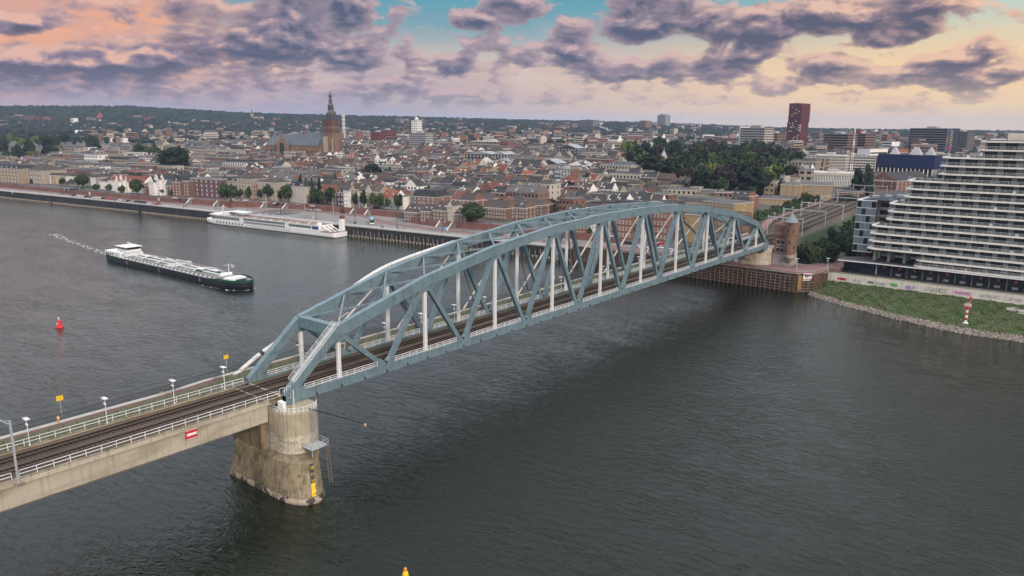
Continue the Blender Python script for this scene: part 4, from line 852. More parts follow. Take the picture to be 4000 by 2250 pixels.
# ------------------------------------------------------------------ terraced apartment block
def rounded(x0, x1, y0, y1, r, n=6):
    pts = [(x0+r*(1-math.cos(a)) if False else x0+r-r*math.sin(a), y0+r-r*math.cos(a)) for a in [math.pi/2*i/n for i in range(n, -1, -1)]]
    return pts+[(x1, y0), (x1, y1), (x0, y1)]
def build_apartments():
    t = thing('terraced_apartment_block', 'tall stepped apartment block with long white balcony bands beside the river', 'apartment building', (95, 242, 7))
    SLAB = mat('balcony_white', (.80, .755, .71), .7, .05, .6, streak=((.58, .54, .50), .3)); WALL = mat('grey_facade_wall', (.34, .315, .295), .85, .1, .8); ROOF = mat('dark_roof_felt', (.055, .055, .06), .95, .15, .8)
    GL = mat('apartment_glass', (.020, .025, .028), .10, .3, .3, spec=.45, objvar=.6); FR = mat('apartment_frame', (.10, .10, .105), .6, .1, 1)
    CURT = mat('apartment_curtain', (.24, .235, .215), .8, .15, .5, objvar=.4)
    left = [72.4, 72, 61, 60.7, 60.4, 50.6, 50.2, 50, 45.3, 45, 44.7, 39.9, 39.5, 39.4, 39.2, 56.5, 56.0]
    XR = 150
    m = MB(); nb = 5
    for i in range(nb):
        a, b = -2+i*4/nb, -2+(i+1)*4/nb; m.box(a+.05, b-.05, 0, .05, .05, 2.3, 0 if i != 3 else 0)
        m.box(a-.04, a+.04, -.08, .05, 0, 2.35, 1)
    m.box(2-.04, 2.04, -.08, .05, 0, 2.35, 1); m.box(-2, 2, -.1, .05, 2.3, 2.42, 1); winm = m.mesh('window', [GL, FR])
    m2 = MB(); m2.v, m2.f, m2.m = list(m.v), list(m.f), list(m.m); m2.box(-1.95, -.4, .055, .07, .05, 2.3, 2); winc = m2.mesh('window', [GL, FR, CURT])
    rp = MB().box(-.03, .03, -.03, .03, 0, 1.05).mesh('railing_post', WHITE)
    GP = bpy.data.materials.new('balustrade_glass'); GP.use_nodes = True; tt = GP.node_tree; b = tt.nodes['Principled BSDF']; b.inputs['Base Color'].default_value = (.32, .36, .36, 1); b.inputs['Roughness'].default_value = .15
    tr = nd(tt, 'ShaderNodeBsdfTransparent'); ms = nd(tt, 'ShaderNodeMixShader'); ms.inputs[0].default_value = .10; tt.links.new(tr.outputs[0], ms.inputs[1]); tt.links.new(b.outputs[0], ms.inputs[2]); tt.links.new(ms.outputs[0], tt.nodes['Material Output'].inputs[0])
    for i, x0 in enumerate(left):
        z = 58.1-2.93*i if i < 15 else (14.3 if i == 15 else 12.0); h = .48
        xr_ = XR if i < 15 else 92.5
        pl = rounded(x0, xr_, 234, 252, 2.6)
        if i >= 15: pl = pl[:7]+[(xr_, 234), (xr_, 252), (x0, 252)]
        MB().prism(pl, z-h, z, 0).build('balcony_slab', SLAB, t)
        if i:                                            # storey standing on this slab
            xw = max(x0+1.6, left[i-1]+1.4) if i < 15 else x0+1.8; top = (58.1-2.93*(i-1)-h) if i < 15 else (58.1-2.93*14-h if i == 15 else 14.3-h)
            MB().box(xw, XR-.5 if i < 15 else xr_-1.2, 236.9, 251, z, top).build('storey_wall', WALL, t)
            k = 0; x = xw+2.6
            while x < 106:
                wd = obj('window', winc if rnd.random() < .3 else winm, t, (x, 236.84, z+.02), scale=(.92, 1, (top-z-.1)/2.45)); x += 5.35+rnd.choice((0, 0, .8)); k += 1
            rl = MB(); edge = [p for p in rounded(x0+.12, xr_-.1, 234.12, 252, 2.5)][:8]; edge = edge[:-1]+[(xr_-.1, 234.12)]
            edge = [(x0+.12, 240)]+edge
            rl.tube([(x, y, z+1.08) for x, y in edge], .055, 5); rl.tube([(x, y, z+.62) for x, y in edge], .03, 4); r = rl.build('balcony_railing', WHITED, t)
            x = x0+2.8
            while x < 100: obj('railing_post', rp, r, (x, 234.12, z)); x += 2.65
            MB().box(x0+2.6, xr_-.2, 234.17, 234.19, z+.08, z+1.02).build('balustrade_glass', GP, t)
            for _ in range(3 if i % 2 else 2):           # divider screens between flats
                x = rnd.uniform(x0+6, 100); MB().box(x, x+.06, 234.6, 236.8, z, top).build('divider', GP, t)
            xx = rnd.uniform(x0+4, 98); MB().box(xx, xx+.9, 235.2, 235.9, z, z+.75).build('balcony_table', WHITE if rnd.random() < .5 else DARK, t)
        if i in (2, 5, 8, 11):
            MB().box(x0+1.5, left[i-1]+2, 236, 250, z+.01, z+.06).build('roof_terrace', ROOF, t)
            for e in range(3): pot = MB(); pot.lathe((x0+3+e*2.2, 238+e, z), [(.5, 0), (.6, .5), (.5, 1.1), (.15, 1.5)], 7); pot.build('planter_bush', mat('planter_green', (.045, .06, .03), .9, .4, 3), t)
    MB().box(80, XR, 239, 251, 58.1, 60.6).build('roof_house', mat('roof_house_cream', (.55, .49, .42), .8, .06, .6), t); MB().box(74, 110, 236, 251, 58.1, 58.35).build('roof_deck', ROOF, t)
    MB().prism([(75, 238.5), (79.5, 237.6), (79.5, 239.4)], 58.4, 58.9).build('roof_fin', WHITE, t)
    # winter-garden wing behind on the left
    wg = mat('winter_garden_glass', (.20, .25, .27), .12, .2, .4, spec=.5)
    MB().box(38.2, 60, 249, 266, 13, 34.1).build('rear_wing', mat('rubble_stone_facing', (.30, .265, .235), .9, .2, 2.5, bump=.5, bscale=4), t)
    MB().box(31.8, 38.1, 246.6, 262, 13.6, 33.8).build('winter_garden_core', mat('winter_dark', (.055, .062, .068), .3, .3, .6), t)
    for i in range(8):
        z = 13.4+i*2.92; MB().box(31.2, 38.6, 246, 262.5, z, z+.3).build('winter_garden_slab', SLAB, t)
        if i < 7:
            for k in range(4):
                MB().box(31.35+k*1.85, 33.05+k*1.85, 246.15, 246.2, z+.32, z+2.9).build('glass_panel', wg if (k+i) % 3 else GL, t)
            for k in range(5): MB().box(31.3+k*1.79, 31.42+k*1.79, 246.08, 246.14, z+.3, z+2.92).build('mullion', WHITED, t)
            for z2 in (0,): put_window(t, 41, 248.95, z+.5, 3.2, 1.9, 0, WIND)
    MB().box(33, 60, 247, 300, 33.9, 34.4).build('rear_roof', ROOF, t)
    for k in range(6): MB().box(34+k*3.6, 36.6+k*3.6, 256+k*5, 259+k*5, 34.4, 35.3).build('roof_plant', WHITED, t)
    MB().box(34, 37, 249, 254, 7.2, 13.6).build('brick_pier', BRICKWALL, t)
    # columns and the dark ground-floor hall under a white canopy
    for x in (41.4, 46.5, 52): 
        for y in (239.4, 246): MB().box(x-.55, x+.55, y, y+1.0, 11.6, 16.7).build('column', mat('column_concrete', (.46, .41, .34), .85, .1, .8), t)
    MB().box(57, 150, 238.2, 252, 11.5, 13.6).build('podium', WALL, t)
    MB().box(84, 150, 252, 262, 7, 57).build('core', WALL, t)
    can = [(29.6, 238.5), (29.9, 232.2), (34, 232.4), (42, 233.0), (93, 233.2), (150, 233.3), (150, 252), (37.8, 252)]
    MB().prism(can, 11.2, 11.62, 0, 1).build('canopy', [WHITE, ROOF], t)
    hall = mat('hall_glass', (.012, .013, .018), .10, .3, .5, spec=.5)
    MB().prism([(31.2, 236.2), (43, 235.2), (150, 235.2), (150, 250), (38, 251)], 6.4, 11.2).build('hall_glazing', hall, t)
    MB().box(31, 150, 234.3, 235.15, 6.3, 6.9).build('hall_plinth', DARK, t)
    for k in range(20):
        x = 43.6+k*5.34; MB().box(x-.16, x+.16, 234.9, 235.2, 6.9, 11.2).build('hall_mullion', WHITED if k == 0 else mat('hall_mullion_grey', (.12, .12, .13), .5), t)
        if k > 0 and x < 96: MB().box(x+1.6, x+3.4, 235.12, 235.18, 7.2, 8.1).build('hall_table_shine', mat('hall_shine_grey', (.16, .165, .18), .5, .2, 1), t)  # grey panels on the glass paint in the shine of tables inside
    lg = mat('pink_red_emblem', (.60, .12, .13), .6, .1, 2)
    for k, x in enumerate((46.3, 51.7, 57, 62.3, 67.7, 73, 78.4, 83.7, 89)):
        mm = MB()
        for a, b, c, d in ((-.42, .42, -.5, -.36), (-.42, -.28, -.36, .5), (-.14, .0, -.28, .5), (.14, .28, -.3, .2), (.12, .42, .28, .5), (.34, .42, -.36, .28), (-.28, .12, .1, .22)): mm.box(x+a, x+b, 234.98, 235.06, 10.1+c, 10.1+d)
        mm.build('window_emblem', lg, t)
build_apartments()

# ------------------------------------------------------------------ graffiti wall and grassy bank
def build_bank():
    w = thing('graffiti_wall', 'long pale flood wall with graffiti below the apartment block', 'wall', (85, 232, 3))
    MB().box(26.7, 150, 232.3, 233.0, 1.0, 6.25).build('wall_face', mat('pale_render_wall', (.62, .575, .515), .9, .12, .3, streak=((.33, .29, .25), .6)), w); MB().box(26.6, 150, 232.2, 233.1, 6.25, 6.42).build('coping', CONCD, w)
    def tagtext(s, x, z, size, fill, line=None, stretch=1.0, bold=.0):
        for k, (m, off, y) in enumerate(((line, .11, 232.285), (fill, .0, 232.27))):
            if m is None: continue
            cu = bpy.data.curves.new('g', 'FONT'); cu.body = s; cu.size = size; cu.extrude = .004; cu.offset = bold+(off if k == 0 else 0)
            o0 = bpy.data.objects.new('g', cu); COL.objects.link(o0); dg = bpy.context.evaluated_depsgraph_get(); me = bpy.data.meshes.new_from_object(o0.evaluated_get(dg)); bpy.data.objects.remove(o0)
            me.materials.clear(); me.materials.append(m); o = bpy.data.objects.new('graffiti', me); COL.objects.link(o); o.location = (x, y, z); o.rotation_euler = (R(90), 0, 0); o.scale = (stretch, 1, 1); o.parent = w; o.matrix_parent_inverse = Matrix.Translation(-WLOC[w.name])
    def pm(n, c): return mat('spray_'+n, c, .7, .15, 3)
    blk = pm('black', (.03, .03, .035))
    tagtext('NES', 30.6, 3.6, 1.15, pm('red', (.55, .03, .05)), pm('darkred', (.2, .02, .03)), 1.5, .03); tagtext('GRZ', 36.0, 3.5, 1.2, MATS['pale_render_wall'], pm('grey', (.28, .27, .28)), 1.3)
    tagtext('CRO', 41.7, 3.75, .9, pm('green', (.05, .28, .12)), blk, 1.1, .02); tagtext('RAKS', 44.6, 3.6, 1.1, pm('lilac_grey', (.5, .47, .47)), pm('grey', (.28, .27, .28)), 1.3)
    tagtext('YES', 49.6, 3.8, 1.1, pm('bright_green', (.10, .50, .10)), pm('dark_green', (.02, .2, .05)), 1.45, .04); tagtext('SKT', 54.8, 3.45, 1.4, pm('violet', (.18, .10, .38)), pm('lilac', (.50, .42, .58)), 1.5, .02)
    tagtext('AGK', 61.6, 3.55, 1.95, pm('silver', (.62, .60, .56)), blk, 1.75, .03); tagtext('GOESE', 71.0, 3.9, 1.15, pm('pink', (.60, .25, .50)), pm('magenta', (.42, .12, .36)), 1.45, .04)
    tagtext('MOSAIK', 79.0, 3.9, 1.35, MATS['pale_render_wall'], pm('grey', (.28, .27, .28)), 1.2); tagtext('OS TIN', 87.4, 3.8, 1.25, MATS['pale_render_wall'], pm('grey', (.28, .27, .28)), 1.1)
    # bank
    sx = [25.6, 33.7, 42, 51.8, 60, 69.1, 76, 84, 97.1, 112, 150]; sy = [213.4, 208.1, 202.6, 198.1, 194, 190.7, 188.6, 187.4, 188.3, 191, 200]
    gr = mat('bank_grass', (.046, .074, .018), .95, .4, .5, col2=(.072, .080, .034), mixscale=.16, mixlo=.40, mixhi=.6); m = MB(); nx, ny = 110, 26
    def bz(x, f, yy): return -.35+1.1*smooth(f, 0, .14)+2.1*smooth(f, .1, 1.0)+(.22*math.sin(x*.9+yy*.7)*math.sin(x*.37-yy*.9)+.12*math.sin(x*2.1)*math.sin(yy*1.7))*smooth(f, .1, .3)
    for i in range(nx+1):
        x = 25.6+(150-25.6)*(i/nx)**1.15; y0 = interp(x, sx, sy)-1.2
        for j in range(ny+1):
            f = j/ny; y = y0+(232.4-y0)*f; m.v.append((x, y, bz(x, f, y)))
    for i in range(nx):
        for j in range(ny): a = i*(ny+1)+j; m.f.append((a, a+ny+1, a+ny+2, a+1)); m.m.append(1 if j < 4 else 0)
    rock = mat('shore_rubble', (.20, .165, .14), .9, .35, 1.5, col2=(.11, .09, .075), mixscale=.9)
    m.build('river_bank', [gr, rock], kind='structure', label='grassy river bank below the graffiti wall', smooth=True)
    rs = MB(); r2 = random.Random(3)
    for _ in range(2600):
        x = r2.uniform(25.4, 118); y0 = interp(x, sx, sy)-1.2; f = r2.random()**1.7*.15+.012; y = y0+(232.4-y0)*f+r2.uniform(-.5, .5); z = bz(x, max(f, 0), y); s = r2.uniform(.14, .42)
        c = Vector((x, y, z)); vs = [c+Vector((r2.uniform(.7, 1.2)*s*a, r2.uniform(.7, 1.2)*s*b, r2.uniform(.5, .9)*s*e)) for a, b, e in ((1, 0, 0), (0, 1, 0), (-1, 0, 0), (0, -1, 0), (0, 0, 1), (.2, .2, -.5))]
        rs.add(vs, ((0, 1, 4), (1, 2, 4), (2, 3, 4), (3, 0, 4), (1, 0, 5), (2, 1, 5), (3, 2, 5), (0, 3, 5)), r2.randrange(3))
    rs.build('shore_stones', [mat('stone_pale', (.36, .30, .26), .9, .2, 2), mat('stone_mid', (.20, .165, .145), .9, .2, 2), mat('stone_dark', (.09, .075, .065), .9, .2, 2)], kind='stuff', label='loose stones along the edge of the grassy bank')
    gs = MB()
    for _ in range(12000):
        x = r2.uniform(27, 112); y0 = interp(x, sx, sy)-1.2; f = r2.uniform(.13, 1); y = y0+(232.2-y0)*f; z = bz(x, f, y); cl = math.sin(x*.5+1)*math.sin(y*.43)+math.sin(x*1.3+y*.8)*.6; h = (.14+.24*max(0, cl))*r2.uniform(.6, 1.4); a = r2.uniform(0, 6.28); w = r2.uniform(.12, .3)
        gs.add([(x-w*math.cos(a), y-w*math.sin(a), z-.05), (x+w*math.cos(a), y+w*math.sin(a), z-.05), (x+r2.uniform(-.2, .2), y+r2.uniform(-.2, .2), z+h)], ((0, 1, 2),), 2 if r2.random() < .02 else (0 if r2.random() < .6+.25*cl else 1))
    gs.build('bank_weeds', [mat('weed_green', (.040, .078, .016), .9, .3, 1), mat('weed_dark', (.036, .062, .018), .9, .3, 1), mat('weed_flower', (.42, .42, .30), .9, .2, 1)], kind='stuff', label='tall grass and weeds on the river bank')
    lb = thing('river_beacon', 'red and white striped beacon mast with railed platform on the grassy bank', 'beacon', (80, 199, 1.6)); x, y = 80.0, 199.0
    for k in range(6): MB().lathe((x, y, 1.2+k*.85), [(.42-.01*k, 0), (.41-.01*k, .85)], 14).build('band', WHITE if k % 2 == 0 else RED, lb)
    MB().lathe((x, y, 6.3), [(.35, 0), (1.05, .25), (1.05, .35)], 14).build('platform', RED, lb); rr = MB()
    for z in (6.95, 7.35): rr.tube([(x+1.0*math.cos(a), y+1.0*math.sin(a), z) for a in [2*math.pi*i/12 for i in range(13)]], .05, 5)
    for i in range(12): a = 2*math.pi*i/12; rr.tube([(x+math.cos(a), y+math.sin(a), 6.6), (x+math.cos(a), y+math.sin(a), 7.4)], .04, 4)
    rr.build('platform_railing', WHITE, lb); MB().lathe((x-.1, y, 6.6), [(.22, 0), (.22, 1.3), (.1, 1.4)], 10).build('lantern', mat('lantern_pink', (.6, .3, .3), .5), lb); MB().tube([(x+.5, y+.2, 6.6), (x+.5, y+.2, 9.6)], .06, 6).build('top_pole', WHITE, lb); MB().lathe((x+.5, y+.2, 8.6), [(.36, 0), (.36, 1.15)], 12).build('red_can_topmark', RED, lb); MB().lathe((x, y, .9), [(.8, 0), (.8, .35)], 14).build('foot', WHITE, lb)
    sl = thing('concrete_slab', 'grey concrete slab lying in the grass near the right edge', 'slab', (90.5, 224, 2.4)); MB().prism([(88.5, 221.5), (92, 220.8), (94.5, 222.5), (93.8, 226.5), (89.5, 226.8), (88.2, 224.5)], 2.0, 2.75).build('top', mat('slab_grey', (.40, .37, .335), .9, .15, .8), sl); MB().box(92, 100, 219, 220.5, 1.9, 2.5).build('lower_step', MATS['slab_grey'], sl)
build_bank()

# ------------------------------------------------------------------ ships
def LO(t): return lambda n, mb, m, par=None, **k: (lambda o: o)(mk_local(n, mb, m, par or t, **k))
def mk_local(n, mb, m, par, smooth=False):
    o = obj(n, mb.mesh(n, m), par, local=True)
    if smooth: o.data.polygons.foreach_set('use_smooth', [True]*len(o.data.polygons))
    return o
def hull(half, length, z0, z1, bow, stern, flare=.25, n=10):
    """closed hull, bow towards +x"""
    def ring(k, w):
        pts = []
        L = length/2
        for i in range(n+1): f = i/n; pts.append((L-bow*(1-math.sin(f*math.pi/2))*1.0 if False else L-bow+bow*math.cos(f*math.pi/2), -w*math.sin(f*math.pi/2)))
        pts.append((-L+stern, -w))
        for i in range(1, 5): f = i/5; pts.append((-L+stern-stern*math.sin(f*math.pi/2), -w*(.55+.45*math.cos(f*math.pi/2))))
        pts.append((-L, 0)); pts += [(x, -y) for x, y in pts[-2:0:-1]]
        return pts
    m = MB(); rings = [(z0, half-flare), ((z0+z1)/2, half), (z1, half)]
    for k, (z, w) in enumerate(rings): m.v += [(x-(flare*3 if k == 0 and x > 0 else 0), y, z) for x, y in ring(k, w)]
    c = len(ring(0, half))
    for k in range(2):
        for i in range(c): m.f.append((k*c+i, k*c+(i+1) % c, (k+1)*c+(i+1) % c, (k+1)*c+i)); m.m.append(0)
    m.f.append(tuple(2*c+i for i in range(c))); m.m.append(1)
    return m, ring(0, half)
def build_barge():
    t = thing('tanker_barge', 'long black inland tanker barge with white wheelhouse and green bow sailing right', 'barge', (-198.5, 81.0, 0), rotz=R(1.2)); P = LO(t)
    BLK = mat('hull_black', (.014, .015, .020), .35, .2, .5); GRN = mat('hull_green', (.008, .070, .042), .4, .1, 1); DK = mat('barge_deck_grey', (.21, .21, .215), .8, .2, .8, col2=(.13, .135, .14), mixscale=.5); PIPE = mat('pipe_white', (.58, .58, .58), .5, .1, 1)
    m, ring = hull(5.7, 109, -.6, 2.45, 11, 7); P('hull', m, [BLK, DK])
    # raised green bulwarks fore and aft
    def bulwark(keep, z0, z1, n, m):
        b = MB(); c = len(ring)
        for i in range(c):
            a, d = ring[i], ring[(i+1) % c]
            if keep(a[0]) and keep(d[0]):
                p = Vector((a[0]*1.002, a[1]*1.008, 0)); q = Vector((d[0]*1.002, d[1]*1.008, 0)); i0 = Vector((-p.x*.004, -p.y*.03, 0)); i1 = Vector((-q.x*.004, -q.y*.03, 0))
                Z0, Z1 = Vector((0, 0, z0)), Vector((0, 0, z1)); b.add([p+Z0, q+Z0, q+Z1, p+Z1, p+i0+Z0, q+i1+Z0, q+i1+Z1, p+i0+Z1], ((0, 1, 2, 3), (4, 7, 6, 5), (3, 2, 6, 7)))
        return P(n, b, m)
    bulwark(lambda x: x > 43, 2.4, 3.35, 'bow_bulwark', GRN); bulwark(lambda x: x < -47.4, 2.0, 3.0, 'stern_bulwark', GRN)
    g = MB()
    for s in (-1, 1): g.add([(34, s*5.76, 2.35), (43.6, s*5.76, 2.4), (43.6, s*5.76, 3.3), (34, s*5.72, 2.6), (34, s*5.6, 2.35), (43.6, s*5.6, 2.4), (43.6, s*5.6, 3.3), (34, s*5.6, 2.2)], ((0, 1, 2, 3), (7, 6, 5, 4), (3, 2, 6, 7))); g.box(-47.6, -40, *sorted((s*5.55, s*5.75)), 2.0, 2.7)
    P('bulwark_taper', g, GRN)
    P('trunk_deck', MB().box(-36, 40, -4.3, 4.3, 2.0, 3.05), DK)
    for i in range(24): P('side_frame', MB().box(-36+i*3.2, -35.5+i*3.2, -5.3, -4.32, 2.4, 3.0), PIPE)
    for y, z in ((-1.8, 3.6), (-.9, 3.55), (1.4, 3.6), (2.5, 3.5)): P('deck_pipe', MB().tube([(-34, y, z), (38, y, z)], .2, 7), PIPE)
    for x in (-22, -8, 4, 7, 21): P('cross_pipe', MB().tube([(x, -4.0, 3.5), (x, -1, 4.2), (x, 1, 4.2), (x, 4.0, 3.5)], .24, 7), PIPE)
    P('manifold', MB().box(-1.5, 5.5, -4.2, 4.2, 3.0, 3.35).tube([(-3, 0, 4.6), (9, 2.5, 5.0)], .25, 7), PIPE); P('deck_crane', MB().tube([(2, 0, 3), (2, 0, 5.4), (10, 1.5, 5.0)], .22, 7), PIPE)
    for x, y in ((-26, .6), (22, -1.0), (30, .8)): P('green_hatch', MB().box(x-2.4, x+2.4, y-1.2, y+1.2, 2.9, 4.1), GRN); P('hatch_lid', MB().box(x-2.5, x+2.5, y-1.3, y+1.3, 4.1, 4.2), PIPE)
    for x, y in ((-28, -4.0), (14, -4.0), (-15, 4.2), (20, 4.2)): P('name_board', MB().box(x, x+5.5, y-.05, y+.05, 3.2, 4.0), PIPE)
    for s in (-1, 1):
        r = MB()
        for z in (3.5, 3.95): r.tube([(-38, s*4.35, z), (42, s*4.35, z)], .035, 4)
        for i in range(41): r.tube([(-38+i*2, s*4.35, 2.9), (-38+i*2, s*4.35, 3.95)], .04, 4)
        P('side_railing', r, WHITED)
    # accommodation and wheelhouse at the stern
    ac = P('deckhouse', MB().box(-53, -38.5, -5.0, 5.0, 2.0, 4.5).box(-38.5, -35.5, -4.2, 4.2, 2.0, 4.3), WHITE)
    for i in range(4): w = P('porthole', MB().box(-51.6+i*1.9, -50.7+i*1.9, -5.06, -5.0, 2.9, 3.7), GLASSD)
    P('door', MB().box(-42, -41, -5.06, -5.0, 2.3, 3.9), WHITED)
    P('wheelhouse_lower', MB().box(-44.5, -35.5, -3.4, 3.4, 4.5, 5.9), WHITE); P('wheelhouse_glass', MB().box(-44.2, -35.8, -3.2, 3.2, 5.9, 7.0), GLASSD); P('wheelhouse_roof', MB().box(-45.0, -35.0, -3.8, 3.8, 7.0, 7.25), WHITE)
    for i in range(6): P('wheelhouse_mullion', MB().box(-44.2+i*1.68-.1, -44.2+i*1.68+.1, -3.26, -3.18, 5.9, 7.0), WHITE)
    P('radar', MB().box(-41, -38, -.2, .2, 8.4, 8.6).tube([(-39.5, 0, 7.2), (-39.5, 0, 8.4)], .09, 6), WHITE); P('antenna', MB().tube([(-43.5, 2, 7.2), (-43.5, 2, 9.4)], .05, 5).tube([(-36, -2, 7.2), (-36, -2, 9)], .05, 5), WHITED)
    P('hull_emblem', MB().tube([(-40+.9*math.cos(a), -3.48, 4.9+.5*math.sin(a)) for a in [math.pi*i/8 for i in range(9)]], .09, 5), GRN)
    P('tender_boat', MB().box(-52, -47.5, 1.0, 3.0, 4.5, 5.1), WHITE)
    # foredeck
    P('fore_house', MB().box(42.5, 47, -3.6, 3.6, 2.0, 3.4), WHITE); P('fore_tank', MB().tube([(38.5, -2.6, 3.5), (38.5, 2.6, 3.5)], .8, 10), WHITE); P('windlass', MB().tube([(50, -1.6, 2.8), (50, 1.6, 2.8)], .5, 8).box(48.8, 49.4, -2, 2, 2.0, 3.2), DARK)
    P('mast', MB().tube([(41, 0, 2.9), (41, 0, 8.4)], [.18, .1], 7), WHITE); P('mast_yard', MB().tube([(39.4, -1.2, 7.6), (42.6, 1.2, 7.8)], .08, 6).box(42.0, 44.2, .5, .56, 6.9, 8.2), WHITE); P('pennant', MB().box(42.2, 44.0, .3, .34, 7.0, 8.1), mat('flag_white_green', (.5, .55, .5), .8))
    P('flag', MB().box(44.2, 44.9, .3, .35, 8.2, 9.0), GRN)
    for x in (-31, -3, 29): P('draught_mark', MB().box(x-.08, x+.08, -5.76, -5.71, .3, 1.9).box(x-.3, x+.3, -5.76, -5.71, 1.2, 1.3), PIPE)
    tx = text('ERASMUS', .85, WHITE, 'ship_name'); tx.parent = t; tx.location = (43.9, -5.75, 2.5); tx.rotation_euler = (R(90), 0, R(13)); tx.scale = (1.05, 1, 1)
    fm = bpy.data.materials.new('foam'); fm.use_nodes = True; tt = fm.node_tree; b = tt.nodes['Principled BSDF']; b.inputs['Base Color'].default_value = (.62, .65, .68, 1); b.inputs['Roughness'].default_value = .7
    geo = nd(tt, 'ShaderNodeNewGeometry'); n = nd(tt, 'ShaderNodeTexNoise'); tt.links.new(geo.outputs['Position'], n.inputs['Vector']); n.inputs['Scale'].default_value = .7; n.inputs['Detail'].default_value = 6
    tr = nd(tt, 'ShaderNodeBsdfTransparent'); ms = nd(tt, 'ShaderNodeMixShader'); tt.links.new(SS(tt, n.outputs['Fac'], .50, .68), ms.inputs[0]); tt.links.new(tr.outputs[0], ms.inputs[1]); tt.links.new(b.outputs[0], ms.inputs[2]); tt.links.new(ms.outputs[0], tt.nodes['Material Output'].inputs[0])
    w = MB(); px = None
    for i in range(14):
        x = -253-i*8.0; wd = 1.4+i*.07; y = 79.8+i*.9; w.v += [(x, y-wd, .05), (x, y+wd, .05)]
    for i in range(13): w.f.append((i*2, i*2+1, i*2+3, i*2+2)); w.m.append(0)
    k = len(w.v); seq = [(-143.0, 84.6), (-142.6, 82.2), (-144.2, 78.5), (-149, 75.6), (-158, 74.3), (-166, 73.6)]
    for i, (x, y) in enumerate(seq): wd = (.5, .8, .8, .7, .5, .2)[i]; w.v += [(x, y, .05), (x+wd*1.2, y-wd*1.4, .05)]
    for i in range(len(seq)-1): w.f.append((k+i*2, k+i*2+2, k+i*2+3, k+i*2+1)); w.m.append(0)
    w.build('wake_foam', fm, kind='stuff', label='white foam at the bow and stern of the barge')
build_barge()

